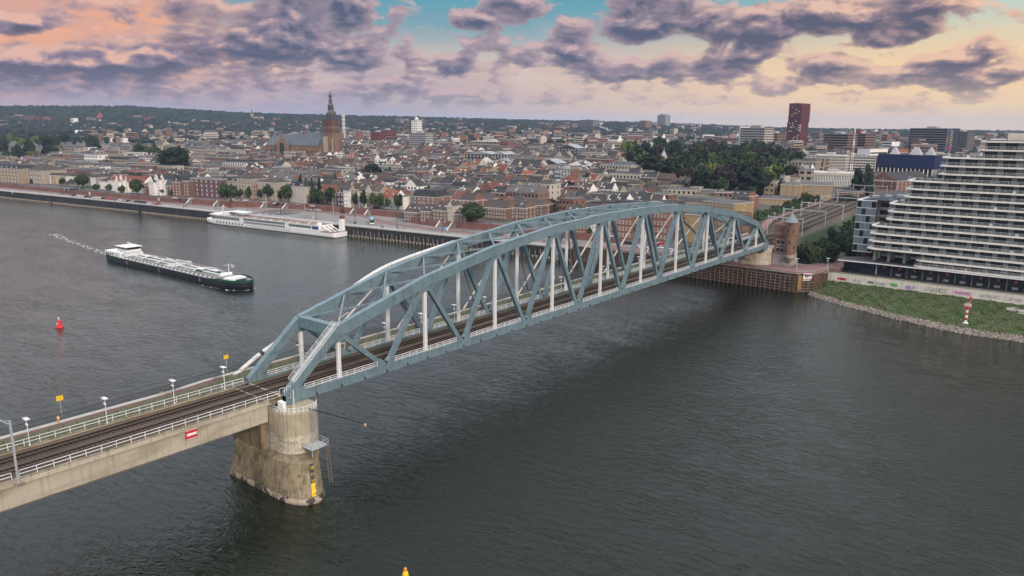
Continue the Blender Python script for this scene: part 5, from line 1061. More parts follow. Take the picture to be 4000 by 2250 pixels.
def build_cruise():
    ang = math.atan(.11); t = thing('river_cruise_ship', 'long white river cruise ship moored at the quay with brown sun deck', 'ship', (-284.2, 185.3, 0), rotz=ang+math.pi); t.scale = (1, 1, 1.16); P = LO(t)
    # local +x is the bow (left in the picture), local +y faces the camera
    WH = mat('ship_white', (.76, .755, .76), .4, .04, .4); TEAK = mat('sun_deck_teak', (.215, .125, .095), .85, .15, .8); GG = mat('ship_glass', (.03, .055, .062), .08, .3, .6, spec=.6)
    m, ring = hull(5.7, 119, -.5, 2.3, 16, 2.5, .5); P('hull', m, [WH, WH])
    P('waterline_band', hull(5.72, 119.1, -.45, .22, 16, 2.5, .45)[0], [DARK, DARK])
    P('superstructure', MB().prism([(50, -4.3), (46, -5.5), (-47, -5.5), (-47, 5.5), (46, 5.5), (50, 4.3), (52, 0)], 2.3, 5.1), WH); P('stripe', MB().box(-58, 44, 5.71, 5.75, 2.18, 2.32), mat('stripe_grey', (.2, .2, .22), .5))
    P('sun_deck', MB().prism([(47, -5), (-46, -5), (-46, 5), (47, 5)], 5.1, 5.16), TEAK); P('deck_edge', MB().box(-47.2, 50.5, 5.5, 5.7, 5.0, 5.45).box(-47.2, 50.5, -5.7, -5.5, 5.0, 5.45), WH)
    for i in range(26): P('lounge_window', MB().box(47.2-i*1.02, 47.85-i*1.02, 5.5, 5.56, 3.2, 4.75), GLASSD)
    for i in range(18): P('cabin_window', MB().box(16.0-i*2.05, 17.75-i*2.05, 5.5, 5.57, 3.75, 4.95), GG); P('lower_cabin_window', MB().box(16.0-i*2.05, 17.6-i*2.05, 5.5, 5.57, 2.42, 3.35), GG)
    for i in range(18): P('cabin_mullion', MB().box(16.85-i*2.05, 16.97-i*2.05, 5.56, 5.62, 2.42, 4.95), WH)
    for i in range(10): P('aft_window', MB().box(-24-i*1.85, -22.5-i*1.85, 5.5, 5.57, 3.5, 4.6), GG)
    P('aft_blue_window', MB().box(-46.6, -41.6, 5.5, 5.58, 3.2, 4.7), mat('aft_blue', (.03, .08, .2), .1))
    for i in range(9): P('porthole', MB().box(42.5-i*3.0, 43.6-i*3.0, 5.68, 5.76, 1.1, 1.9), GLASSD)
    for i in range(18): P('porthole', MB().box(13.5-i*2.15, 14.3-i*2.15, 5.68, 5.76, 1.2, 1.6), GLASSD)
    P('fore_deck', MB().prism([(58.5, 0), (56, -3), (50, -4.8), (50, 4.8), (56, 3)], 2.3, 2.6), WH); P('bow_roof', MB().prism([(52.5, 0), (51, -4.4), (42, -5.6), (42, 5.6), (51, 4.4)], 5.12, 5.5), WH)
    P('awning', MB().box(20, 34, -3.5, 3.9, 7.3, 7.5), WH)
    for x in (20.5, 27, 33.5):
        for y in (-3.2, 3.5): P('awning_post', MB().tube([(x, y, 5.1), (x, y, 7.3)], .08, 5), WH)
    P('fore_mast', MB().tube([(45, 0, 5.4), (43.5, 0, 10.6)], [.3, .12], 7).box(43, 44, -1, 1, 9.2, 9.4), WH); P('radome', MB().lathe((41.5, 1, 5.5), [(.3, 0), (.7, .5), (.7, 1.0), (.2, 1.5)], 10), WH); P('wheelhouse', MB().box(34.5, 40, -3, 3.5, 5.2, 6.9), WH)
    for i in range(5):
        x = 12-i*6.2; P('parasol_canopy', MB().lathe((x, -1.5, 6.9), [(2.1, 0), (1.4, .35), (.1, .6)], 10), mat('canopy_grey', (.22, .22, .24), .8)); P('parasol_pole', MB().tube([(x, -1.5, 5.15), (x, -1.5, 6.95)], .07, 5), WH)
    for i in range(26): P('deck_chair', MB().box(10-i*1.9, 10.6-i*1.9, 1.2+(i % 3)*1.1, 2.6+(i % 3)*1.1, 5.16, 5.55), mat('chair_fabric', (.10, .085, .08), .9) if i % 4 else WH)
    r = MB()
    for z in (5.8, 6.15): r.tube([(48, 5.5, z), (-46, 5.5, z)], .03, 4); r.tube([(48, -5.5, z), (-46, -5.5, z)], .03, 4)
    for i in range(48): r.tube([(48-i*2, 5.5, 5.4), (48-i*2, 5.5, 6.15)], .03, 4)
    P('deck_railing', r, WH)
    P('aft_mast', MB().tube([(-35, 1, 5.1), (-38.5, 1, 9.0)], [.35, .2], 7), WH); P('funnel', MB().box(-57.5, -55, -4.5, -2.2, 2.3, 8.0).box(-46.5, -44.5, 2.5, 4.8, 5.1, 6.4), WH); P('aft_deck', MB().box(-58.5, -47, -5.2, 5.2, 2.3, 2.45), TEAK)
    for i in range(3): P('aft_stair', MB().beam((-48, 3.5-i*3, 5.0), (-55, 3.5-i*3, 2.5), .8, .15), WH)
    P('aft_rail', MB().tube([(-47, 5.4, 3.4), (-58, 5.0, 3.4), (-59, 0, 3.4), (-58, -5, 3.4)], .05, 5).tube([(-47, 5.4, 2.9), (-58, 5.0, 2.9), (-59, 0, 2.9), (-58, -5, 2.9)], .04, 5), WH)
    tx = text('Casa', 1.0, DARK, 'ship_name'); tx.parent = t; tx.location = (-59.45, 1.3, 1.2); tx.rotation_euler = (R(90), 0, R(-90))
build_cruise()

# ------------------------------------------------------------------ quay
QD = Vector((.992, .126, 0))
def qpt(x, t, z=0.0):                            # point at inland distance t behind the quay edge
    return Vector((x, yq(x)+t, z))
def build_quay():
    t = thing('quay_wall', 'long black sheet-pile quay wall with pale coping and white pile feet', 'wall', (-350, 184, 0))
    blk = mat('black_sheet_piling', (.026, .028, .034), .7, .3, .5, streak=((.085, .075, .07), .55)); feet = mat('bleached_pile_feet', (.34, .29, .245), .9, .25, 1)
    m = MB(); f = MB(); x = -1000.0; i = 0
    while x < -84.4:
        x1 = min(x+(1.15 if x > -640 else 6), -84.4); o = -.22 if i % 2 else 0
        a, b = qpt(x, o), qpt(x1, o); m.quad((a.x, a.y, -1.5), (b.x, b.y, -1.5), (b.x, b.y, 5.5), (a.x, a.y, 5.5)); c = qpt(x1, -.22 if not i % 2 else 0); m.quad((b.x, b.y, -1.5), (c.x, c.y, -1.5), (c.x, c.y, 5.5), (b.x, b.y, 5.5))
        if i % 2 == 0 and x > -640: p = qpt((x+x1)/2, -.2); f.box(p.x-.38, p.x+.38, p.y-.55, p.y+.1, -.4, .95 if x < -226 else .7)
        x = x1; i += 1
    m.build('sheet_piles', blk, t); f.build('pile_feet', feet, t, kind='stuff')
    for a, b in ((-1000, -540), (-540, -428), (-428, -300), (-300, -226), (-226, -118), (-118, -84.4)):
        p, q = qpt(a, .3, 5.85), qpt(b, .3, 5.85); MB().beam(p, q, 1.5, .55).build('coping', mat('coping_concrete', (.40, .38, .365), .85, .1, .5), t)
    for x in (-540, -427): p = qpt(x, -.5); MB().box(p.x-2.2, p.x+2.2, p.y-.2, p.y+.8, -1, 5.0).build('ladder_recess', DARK, t)
    for k in range(40):
        xx = -222+k*3.1; p = qpt(xx, -.35); MB().tube([(p.x, p.y, -.5), (p.x, p.y, 3.4+.5*math.sin(k*2.3))], .14, 6).build('fender_pile', feet, t)
    # brick wall between the low quay and the upper street, in lengths
    w = thing('brick_retaining_wall', 'long red brick retaining wall between low quay and upper street', 'wall', (-300, 220, 6))
    xs = [-900, -760, -620, -540, -480, -410, -362, -335, -300, -270, -240, -222, -205, -184, -160, -138, -104, -70]
    for a, b in zip(xs[:-1], xs[1:]):
        p, q = qpt(a, tw(a)-.15), qpt(b, tw(b)-.15); h = 9.9 if a > -470 else 9.0
        MB().frame((p.x, p.y, 6.0), (q.x-p.x, q.y-p.y, 0), (0, .5, 0), (0, 0, h-6.0)).build('wall_length', BRICKWALL, w); MB().frame((p.x, p.y-.1, h), (q.x-p.x, q.y-p.y, 0), (0, .75, 0), (0, 0, .14)).build('coping', mat('brick_coping', (.27, .17, .15), .9), w)
    # stairs cut into the wall with white side walls
    for k, x in enumerate((-398, -372, -338, -322, -266, -254, -181, -173)):
        p = qpt(x, tw(x)-.2); s = thing('quay_stair', 'short white-edged stair in the brick quay wall, %s from the left' % nth(k), 'stairs', (p.x, p.y, 6.2), 'stairs in the brick quay wall')
        for i in range(6): MB().box(p.x, p.x+2.6, p.y-3.2+i*.55, p.y-2.65+i*.55, 6.1, 6.55+i*.55).build('step', PAVE, s)
        MB().add([(p.x-.2, p.y-3.4, 6.1), (p.x-.2, p.y, 6.1), (p.x-.2, p.y, 10.2), (p.x-.2, p.y-3.4, 7.2), (p.x, p.y-3.4, 6.1), (p.x, p.y, 6.1), (p.x, p.y, 10.2), (p.x, p.y-3.4, 7.2)], ((0, 1, 2, 3), (4, 7, 6, 5), (3, 2, 6, 7), (0, 3, 7, 4), (1, 5, 6, 2))).build('side_wall', WHITE, s)
    # pavings laid on the quay
    def lay(pts, z, m, name, label):
        mb = MB(); mb.add([(x, y, z) for x, y in pts], (tuple(range(len(pts))),)); mb.build(name, m, kind='structure', label=label)
    def band(t0, t1, x0, x1, dz, m, name, label, zf=None):
        xs = [x0+(x1-x0)*i/60 for i in range(61)]; mb = MB()
        for x in xs:
            for tt in (t0(x), t1(x)): p = qpt(x, tt); mb.v.append((p.x, p.y, ground(p.x, p.y)+dz))
        for i in range(60): mb.f.append((i*2, i*2+2, i*2+3, i*2+1)); mb.m.append(0)
        mb.build(name, m, kind='structure', label=label)
    band(lambda x: tw(x)-5.5 if x < -340 else interp(x, [-340, -300, -250, -215, -180, -90], [16, 34, 33, 15, 11, 10]), lambda x: tw(x)-1.0 if x < -340 else interp(x, [-340, -300, -250, -215, -180, -90], [22, 40, 39, 21, 16, 15]), -900, -88, .012, REDPAVE, 'quay_road', 'red brick road along the low quay')
    band(lambda x: tw(x)+1.2, lambda x: tw(x)+9.5, -900, -70, .05, ASPH, 'upper_street', 'asphalt street on the upper quay in front of the houses')
    band(lambda x: 2.0, lambda x: 5.0, -900, -90, .014, mat('pale_quay_slabs', (.33, .31, .30), .9, .08, .5), 'quay_edge_slabs', 'pale slab strip along the quay edge')
    # stone labyrinth set in the plaza
    c = AtZ(1090, 830, 6.25); lb = thing('plaza_labyrinth', 'dark stone labyrinth rings laid in the quay plaza', 'labyrinth', (c.x, c.y, 6.2)); dk = mat('labyrinth_stone', (.075, .068, .068), .9, .2, 1)
    for k in range(5):
        rx = 13.5-k*2.3; m = MB(); n = 40
        for i in range(n+1):
            a = -math.pi*.5+(2*math.pi-.5)*i/n+.25+(k % 2)*math.pi; 
            for e in (0, .75): m.v.append((c.x+(rx-e)*math.cos(a), c.y+(rx-e)*math.sin(a), ground(c.x, c.y)+.16))
        for i in range(n): m.f.append((i*2, i*2+2, i*2+3, i*2+1)); m.m.append(0)
        m.build('ring', dk, lb)
build_quay()

# ------------------------------------------------------------------ town: house builders
WALLC = {'brick': (.215, .105, .080), 'mauve': (.225, .140, .120), 'brown': (.175, .108, .082), 'cream': (.46, .40, .31), 'white': (.74, .72, .69), 'tan': (.32, .255, .185), 'grey': (.235, .22, .215), 'beige': (.36, .31, .255),
         'yellow': (.52, .42, .22), 'dark': (.055, .052, .058), 'black': (.022, .020, .022), 'purple': (.155, .085, .095), 'red': (.215, .060, .058), 'pale': (.50, .455, .40), 'ochre': (.34, .245, .135), 'lightgrey': (.42, .42, .44), 'blue': (.013, .021, .078), 'pink': (.30, .185, .165)}
ROOFC = {'slate': (.048, .047, .053), 'umber': (.088, .068, .062), 'red': (.225, .075, .052), 'orange': (.30, .105, .065), 'felt': (.135, .128, .130), 'bluegrey': (.115, .130, .150), 'lead': (.30, .31, .33), 'mossy': (.105, .095, .080), 'white': (.58, .57, .57)}
WALLC = {k: tuple(v*(.9 if k not in ('white', 'dark', 'black') else 1) for v in c) for k, c in WALLC.items()}
def wm(k): return mat('wall_'+k, WALLC[k], .9, .12, .35, streak=(tuple(c*.72 for c in WALLC[k]), .3))
ROOFC = {k: tuple(v*(.74 if k not in ('lead', 'white') else 1) for v in c) for k, c in ROOFC.items()}
def rm(k): return mat('roof_'+k, ROOFC[k], .85 if k != 'lead' else .5, .22, .45, col2=tuple(c*.72 for c in ROOFC[k]), mixscale=.25)
TRIM = mat('eave_trim_white', (.60, .58, .56), .7, .05, 1)
FOOT = []                                         # footprints already taken: centre x, y, radius along and across, angle
def taken(x, y, r):
    for (cx, cy, a, b, c, s) in FOOT:
        dx, dy = x-cx, y-cy; u = dx*c+dy*s; v = -dx*s+dy*c
        if abs(u) < a+r and abs(v) < b+r: return True
    return False
def reserve(x, y, a, b, rot): FOOT.append((x, y, a, b, math.cos(rot), math.sin(rot)))
def shell(w, d, h, roof, rh, ov=.3, base=-4.0):
    """walls and roof of a house in local coordinates: facade along +x at y = 0, depth along +y"""
    wl, rf = MB(), MB()
    if roof in ('flat', 'hip', 'mans'):
        wl.box(0, w, 0, d, base, h)
        if roof == 'flat': rf.box(-.12, w+.12, -.12, d+.12, h, h+.28)
        elif roof == 'hip':
            k = min(w, d)/2*.92; a = [(-ov, -ov, h), (w+ov, -ov, h), (w+ov, d+ov, h), (-ov, d+ov, h)]
            top = [(k, d/2, h+rh), (w-k, d/2, h+rh)] if w > d else [(w/2, k, h+rh), (w/2, d-k, h+rh)]
            if w > d: rf.add(a+top, ((0, 1, 5, 4), (1, 2, 5), (2, 3, 4, 5), (3, 0, 4), (3, 2, 1, 0)))
            else: rf.add(a+top, ((0, 1, 4), (1, 2, 5, 4), (2, 3, 5), (3, 0, 4, 5), (3, 2, 1, 0)))
        else:
            k = rh*.42; a = [(-ov, -ov, h), (w+ov, -ov, h), (w+ov, d+ov, h), (-ov, d+ov, h)]; b = [(k, k, h+rh), (w-k, k, h+rh), (w-k, d-k, h+rh), (k, d-k, h+rh)]
            rf.add(a+b, ((0, 1, 5, 4), (1, 2, 6, 5), (2, 3, 7, 6), (3, 0, 4, 7), (4, 5, 6, 7), (3, 2, 1, 0)))
    elif roof == 'gx':
        wl.box(0, w, 0, d, base, h)
        for x0, x1 in ((0, .3), (w-.3, w)): wl.add([(x0, 0, h), (x0, d, h), (x0, d/2, h+rh+.18), (x1, 0, h), (x1, d, h), (x1, d/2, h+rh+.18)], ((0, 2, 1), (3, 4, 5), (0, 3, 5, 2), (1, 2, 5, 4)))
        rf.add([(.05, -ov, h-.1), (.05, d+ov, h-.1), (.05, d/2, h+rh), (w-.05, -ov, h-.1), (w-.05, d+ov, h-.1), (w-.05, d/2, h+rh)], ((0, 3, 5, 2), (1, 2, 5, 4), (0, 2, 1), (3, 4, 5), (0, 1, 4, 3)))
    else:                                         # gable to the front
        wl.box(0, w, 0, d, base, h)
        for y0, y1 in ((0, .3), (d-.3, d)): wl.add([(0, y0, h), (w, y0, h), (w/2, y0, h+rh+.2), (0, y1, h), (w, y1, h), (w/2, y1, h+rh+.2)], ((0, 1, 2), (3, 5, 4), (0, 2, 5, 3), (1, 4, 5, 2)))
        if roof == 'neck': wl.add([(w*.2, -.06, h*.9), (w*.8, -.06, h*.9), (w*.62, -.06, h+rh+1.2), (w*.38, -.06, h+rh+1.2), (w*.2, .3, h*.9), (w*.8, .3, h*.9), (w*.62, .3, h+rh+1.2), (w*.38, .3, h+rh+1.2)], ((0, 1, 2, 3), (4, 7, 6, 5), (3, 2, 6, 7), (1, 5, 6, 2), (0, 3, 7, 4)))
        rf.add([(-ov, .05, h-.1), (w+ov, .05, h-.1), (w/2, .05, h+rh), (-ov, d-.05, h-.1), (w+ov, d-.05, h-.1), (w/2, d-.05, h+rh)], ((0, 2, 5, 3), (1, 4, 5, 2), (0, 1, 2), (3, 5, 4), (0, 3, 4, 1)))
    return wl, rf
def win_grid(w, d, h, floors, cols, scols, z0=.9):
    out = []; fh = (h-.3)/floors
    for f in range(floors):
        for c in range(cols): out.append(('f', w*(c+.5)/cols, z0+f*fh+(.0 if f else .1), min(1.25, w/cols*.52), min(1.75, fh*.58)))
        for c in range(scols): out.append(('s', d*(c+.5)/scols, z0+f*fh, min(1.1, d/scols*.45), min(1.6, fh*.55)))
    return out
def join_windows(mb, wins, w, m0=0, m1=1):
    for face, u, z, ww, hh in wins:
        if face == 'f': mb.box(u-ww/2, u+ww/2, -.05, -.015, z, z+hh, m0); mb.box(u-ww/2-.08, u+ww/2+.08, -.09, -.0, z-.14, z-.01, m1)
        else: mb.box(w+.015, w+.05, u-ww/2, u+ww/2, z, z+hh, m0); mb.box(w, w+.09, u-ww/2-.08, u+ww/2+.08, z-.14, z-.01, m1)
DORM = MB().box(-.7, .7, -.1, 2.2, 0, 1.35, 0).box(-.48, .48, -.14, -.1, .25, 1.1, 1).box(-.85, .85, -.25, 2.3, 1.35, 1.5, 2).mesh('dormer', [FRAMEW, GLASSD, rm('slate')])
CHIM = MB().box(-.3, .3, -.4, .4, -1.2, 1.3, 0).box(-.36, .36, -.46, .46, 1.3, 1.42, 1).box(-.12, .12, -.25, .25, 1.42, 1.75, 0).mesh('chimney', [wm('brown'), TRIM])
SKYL = MB().box(-.45, .45, -.06, .06, 0, 1.1, 0).box(-.38, .38, -.09, -.06, .08, 1.02, 1).mesh('skylight', [TRIM, mat('skylight_glass', (.30, .33, .36), .1, .1, 1)])
def house(label, o, rot, w, d, h, roof, rh, wall, roofk, floors, cols, cat='house', group=None, wins='obj', scols=1, dorm=0, chim=0, sky=0, trim=True, name='town_house', wmesh=None, base=-4.0, ground_band=None):
    t = thing(name, label, cat, o, group, rot); P = LO(t); c, s = math.cos(rot), math.sin(rot)
    wl, rf = shell(w, d, h, roof, rh, base=base); P('wall', wl, wm(wall)); ro = P('roof', rf, rm(roofk))
    wg = win_grid(w, d, h, floors, cols, scols)
    if roof in ('gy', 'neck') and rh > 2.2: wg.append(('f', w/2, h+.3, .9, 1.3))
    if wins == 'obj':
        for face, u, z, ww, hh in wg:
            q = obj('window', wmesh or WIN, t, (u, -.02, z) if face == 'f' else (w+.02, u, z), scale=(ww, 1, hh), local=True)
            if face == 's': q.rotation_euler = (0, 0, R(90))
    elif wins == 'join':
        m = MB(); join_windows(m, wg, w); q = P('windows', m, [GLASSD, FRAMEW]); q['kind'] = 'stuff'
    if trim: P('cornice', MB().box(-.15, w+.15, -.32, -.03, h-.25, h+.06).box(w+.02, w+.28, -.2, d, h-.22, h+.05), TRIM)
    if dorm and roof in ('gx', 'mans', 'hip'):
        sl = (d/2)/max(rh, .1) if roof != 'mans' else .42
        for i in range(dorm): z = h+rh*.18; obj('dormer', DORM, ro, (w*(i+.5)/dorm, max(0, (z-h)*sl-.3), z), local=True)
    if chim and roof != 'flat':
        for i in range(chim): obj('chimney', CHIM, ro, (w*(.12+.76*i/max(1, chim-1)) if chim > 1 else w*.85, d/2, h+rh), local=True)
    if sky and roof == 'gx':
        a = math.atan2(d/2, rh)
        for i in range(sky): q = obj('skylight', SKYL, ro, (w*(i+.7)/(sky+.5), d/2*.42-.12, h+rh*.44+.05), local=True); q.rotation_euler = (-a, 0, 0)
    x0, y0 = o[0], o[1]; reserve(x0+c*w/2-s*d/2, y0+s*w/2+c*d/2, w/2, d/2, rot); return t
def place(xL, xR, yb, top, t=None, rot=None, dz=0.0):
    """left corner, angle, width and height of a facade seen between two pixel columns"""
    rot = math.atan2(QD.y, QD.x) if rot is None else rot; xm = (xL+xR)/2
    if t is None: c = G(xm, yb)
    else:
        d = ray(xm, 600); lo, hi = 100.0, 4000.0
        for _ in range(40):
            m = (lo+hi)/2; p = Vector(CAM)+d*m
            if p.y-yq(p.x) > t: hi = m
            else: lo = m
        c = Vector((CAM[0]+d.x*lo, CAM[1]+d.y*lo, 0)); c.z = ground(c.x, c.y)
    dd = Vector((math.cos(rot), math.sin(rot)))
    def hit(px):
        r = ray(px, (yb+top)/2 if yb else 600); a = r.x*dd.y-r.y*dd.x; return -((CAM[0]-c.x)*r.y-(CAM[1]-c.y)*r.x)/a*-1 if False else (((CAM[0]-c.x)*r.y-(CAM[1]-c.y)*r.x)/(dd.x*r.y-dd.y*r.x))
    a, b = hit(xL), hit(xR)
    if a > b: a, b = b, a
    o = Vector((c.x+dd.x*a, c.y+dd.y*a, c.z+dz)); h = Zat(xm, top, c.x, c.y)-o.z
    return o, rot, b-a, h
def B(label, xL, xR, yb, eave, ridge, roof, wall, roofk, floors, cols, d=12, t=None, rot=None, **k):
    o, r, w, h = place(xL, xR, yb, eave, t, rot)
    rh = 0
    if roof != 'flat':
        off = d/2 if roof in ('gx', 'hip') else (ROOFOFF if roof == 'mans' else 0); cx = o.x+math.cos(r)*w/2-math.sin(r)*off; cyy = o.y+math.sin(r)*w/2+math.cos(r)*off
        rh = max(1.5, Zat((xL+xR)/2, ridge, cx, cyy)-o.z-h)
    return house(label, o, r, w, d, max(3.0, h), roof, rh, wall, roofk, floors, cols, **k)
ROOFOFF = 2.0
QG = 'houses along the upper quay'
B('tan apartments with arched white dormers at the left edge of the quay', -70, 76, 712, 655, 641, 'mans', 'tan', 'slate', 4, 12, 14, group=QG, dorm=8, cat='apartment building', name='apartment_house')
ah = B('long tan stone building with two dark arches at street level', 84, 160, 717, 665, 640, 'hip', 'beige', 'umber', 3, 7, 22, group=QG, scols=4, cat='building', name='arched_warehouse')
for i in (0, 1):
    m = MB(); m.prism([(0, 0)]*3, 0, 0) if False else None
    pts = [(8.5+i*7+2.7*math.cos(math.pi*j/10), 1.3+2.7*math.sin(math.pi*j/10)) for j in range(11)]+[(8.5+i*7-2.7, 0), (8.5+i*7+2.7, 0)]
    m.add([(x, -.12, z) for x, z in pts]+[(x, .02, z) for x, z in pts], [tuple(range(13))]+[(j, (j+1) % 13, (j+1) % 13+13, j+13) for j in range(13)]); q = obj('arch_opening', m.mesh('arch_opening', DARK), ah, local=True)
seq = ['beige', 'white', 'beige', 'yellow', 'beige', 'white', 'white', 'white', 'yellow', 'grey', 'white', 'beige']
for i, wc in enumerate(seq):
    x0 = 158+i*19.4; lab = {'beige': 'narrow beige house with brown mansard', 'white': 'narrow white plastered house', 'yellow': 'narrow pale yellow house', 'mauve': 'narrow brick house with brown mansard', 'grey': 'narrow grey house'}[wc]+', %s from the arched stone building' % nth(i)
    B(lab, x0, x0+19, 716+i*1.35, 682+i*1.05, 675+i*1.0, 'mans' if i % 2 == 0 else 'flat', wc, 'umber' if i % 2 == 0 else 'felt', 4, 2, 11, group=QG)
o, r, w, h = place(372, 405, 733, 688); 
B('white house with dark hipped roof left of the red-roofed gables', 388, 432, 740, 708, 692, 'hip', 'white', 'slate', 3, 4, 12, group=QG)
B('white house row under a broad red tiled roof', 425, 560, 750, 709, 686, 'gx', 'white', 'red', 3, 12, 13, group=QG, chim=2)
for i, (a, b, e, r_) in enumerate(((450, 466, 708, 694), (465, 484, 703, 690), (484, 499, 712, 703))): B('white neck-gabled house front before the red roof, %s of three' % nth(i), a, b, 752, e, r_, 'neck', 'white', 'red', 4, 2, 4, group=QG)
B('small brick house with red roof left of the tall white gables', 560, 585, 758, 724, 712, 'gx', 'brick', 'red', 3, 2, 10, group=QG)
for i, (a, b, e, r_) in enumerate(((581, 603, 712, 693), (602, 624, 701, 681), (624, 646, 702, 682))): B('tall white house with pointed gable, %s of three' % nth(i), a, b, 763, e, r_, 'gy', 'white', 'slate', 5, 3, 13, group=QG, chim=1)
B('narrow brown house with white corners and grey mansard', 646, 673, 765, 725, 700, 'mans', 'brown', 'bluegrey', 3, 2, 11, group=QG)
B('tall dark brick house with slate mansard roof', 673, 706, 767, 709, 685, 'mans', 'brick', 'slate', 5, 3, 13, group=QG, dorm=1)
B('narrow brown house with white bay windows', 706, 738, 768, 706, 700, 'flat', 'brown', 'felt', 5, 3, 12, group=QG)
B('modern purple brick apartment house with flat roof', 742, 856, 770, 698, 690, 'flat', 'purple', 'felt', 4, 6, 14, group=QG, cat='apartment building', name='apartment_house')
B('narrow white shopfront house between purple and beige neighbours', 856, 869, 770, 709, 700, 'flat', 'white', 'felt', 3, 1, 11, group=QG)
B('beige house with slate mansard and two white dormers', 868, 926, 772, 706, 692, 'mans', 'beige', 'slate', 3, 5, 12, group=QG, dorm=2)
B('tall beige four-storey merchant house with hipped roof', 926, 984, 777, 699, 672, 'hip', 'tan', 'umber', 5, 5, 16, group=QG, scols=3, chim=1)
B('narrow red brick house beside the tall merchant house', 985, 1004, 779, 714, 702, 'gx', 'brick', 'slate', 4, 2, 12, group=QG)
B('beige hip-roofed house with white dormer behind a round tree', 1006, 1082, 783, 712, 695, 'hip', 'beige', 'umber', 4, 6, 14, group=QG, scols=3, chim=1)
B('low tan house with dark hipped roof between taller neighbours', 1083, 1131, 787, 739, 720, 'hip', 'tan', 'slate', 3, 3, 11, group=QG)
B('cream house with tall windows and slate mansard', 1133, 1192, 792, 728, 710, 'mans', 'pale', 'slate', 3, 4, 13, group=QG, dorm=2)
B('brick house with red roof behind the dark conifers', 1245, 1292, 798, 745, 722, 'gx', 'brick', 'red', 3, 3, 11, group=QG); B('low brick house with red roof left of the black gable', 1292, 1318, 803, 757, 743, 'gx', 'mauve', 'red', 3, 2, 10, group=QG)
B('black gabled house with white window frames', 1318, 1342, 808, 751, 736, 'gy', 'black', 'slate', 3, 2, 11, group=QG)
B('narrow white four-storey house right of the black gable', 1342, 1366, 810, 745, 738, 'flat', 'white', 'felt', 4, 3, 12, group=QG)
B('tan house with pointed gable beside the white house', 1366, 1391, 811, 740, 719, 'gy', 'tan', 'umber', 4, 2, 13, group=QG)
B('wide white house with grey tiled roof', 1391, 1425, 812, 747, 722, 'gx', 'white', 'mossy', 4, 3, 13, group=QG, chim=1); B('cream house with pointed gable and grey roof', 1425, 1456, 813, 748, 725, 'gy', 'pale', 'mossy', 4, 3, 15, group=QG)
B('tan house end with low windows right of the cream gable', 1456, 1480, 814, 750, 728, 'gx', 'tan', 'mossy', 4, 2, 13, group=QG); B('white low house with bright red roof behind quay trees', 1484, 1546, 816, 774, 742, 'gx', 'white', 'orange', 3, 5, 11, group=QG, sky=2)
B('white rendered house partly hidden by two quay trees', 1546, 1576, 818, 768, 758, 'flat', 'white', 'felt', 3, 3, 11, group=QG)

# brick apartment terraces near the bridge
CG = 'brick apartment terraces near the bridge'
B('brown brick terrace wing with white bay and skylights, left end of the complex', 1578, 1642, 868, 829, 796, 'gx', 'brown', 'umber', 3, 6, 12, group=CG, sky=3, cat='apartment building', name='apartment_terrace')
B('brown brick middle wing over a dark passage with white balconies', 1642, 1690, 871, 826, 797, 'gx', 'brown', 'umber', 3, 4, 12, group=CG, sky=2, cat='apartment building', name='apartment_terrace')
B('tall gabled brick wing with skylights in the quay complex', 1690, 1745, 874, 822, 789, 'gx', 'brown', 'umber', 4, 4, 13, group=CG, sky=2, scols=3, cat='apartment building', name='apartment_terrace')
B('white-fronted narrow bay beside the tall brick wing', 1745, 1768, 875, 806, 790, 'gy', 'pale', 'umber', 4, 2, 10, group=CG, cat='apartment building', name='apartment_terrace')
B('low brown brick wing behind the big round tree', 1768, 1822, 876, 838, 812, 'gx', 'brown', 'umber', 3, 4, 12, group=CG, sky=2, cat='apartment building', name='apartment_terrace')
B('square dark brick house with flat hip roof above the complex', 1612, 1700, 822, 768, 742, 'mans', 'mauve', 'slate', 3, 5, 15, group=CG, cat='apartment building', name='apartment_terrace')
B('brick terrace with white gable ends left of the big tree', 1788, 1850, 846, 783, 752, 'gx', 'brick', 'umber', 4, 4, 13, group=CG, scols=2, cat='apartment building', name='apartment_terrace'); B('brick house with white gable facing the river near the big tree', 1850, 1898, 838, 780, 758, 'gy', 'brick', 'umber', 3, 3, 13, group=CG, cat='apartment building', name='apartment_terrace')
B('long brown terrace with white window bays right of the big tree', 1884, 1978, 858, 812, 780, 'gx', 'brown', 'umber', 3, 9, 13, group=CG, chim=1, cat='apartment building', name='apartment_terrace'); B('brown terrace end with two skylights above the bridge arch', 1978, 2050, 856, 811, 781, 'gx', 'brown', 'umber', 3, 6, 13, group=CG, sky=2, scols=3, cat='apartment building', name='apartment_terrace')
B('brown terrace with paired white gables behind the arch', 2040, 2120, 845, 800, 778, 'gx', 'brown', 'umber', 3, 6, 13, group=CG, cat='apartment building', name='apartment_terrace')
for i, (a, b) in enumerate(((2198, 2262), (2262, 2330), (2330, 2400), (2400, 2468), (2468, 2535), (2535, 2606))): B('four-storey brick terrace with white window bays seen through the truss, %s from the left' % nth(i), a, b, 921+i*4, 832-i*1.2, 797-i*2, 'gx', 'brick' if i % 2 else 'brown', 'umber', 4, 5, 13, group=CG, sky=2, wmesh=WIN, cat='apartment building', name='apartment_terrace')
B('white bay-fronted corner house seen through the truss', 2300, 2336, 926, 822, 810, 'flat', 'white', 'felt', 4, 3, 4, group=CG, cat='apartment building', name='apartment_terrace')
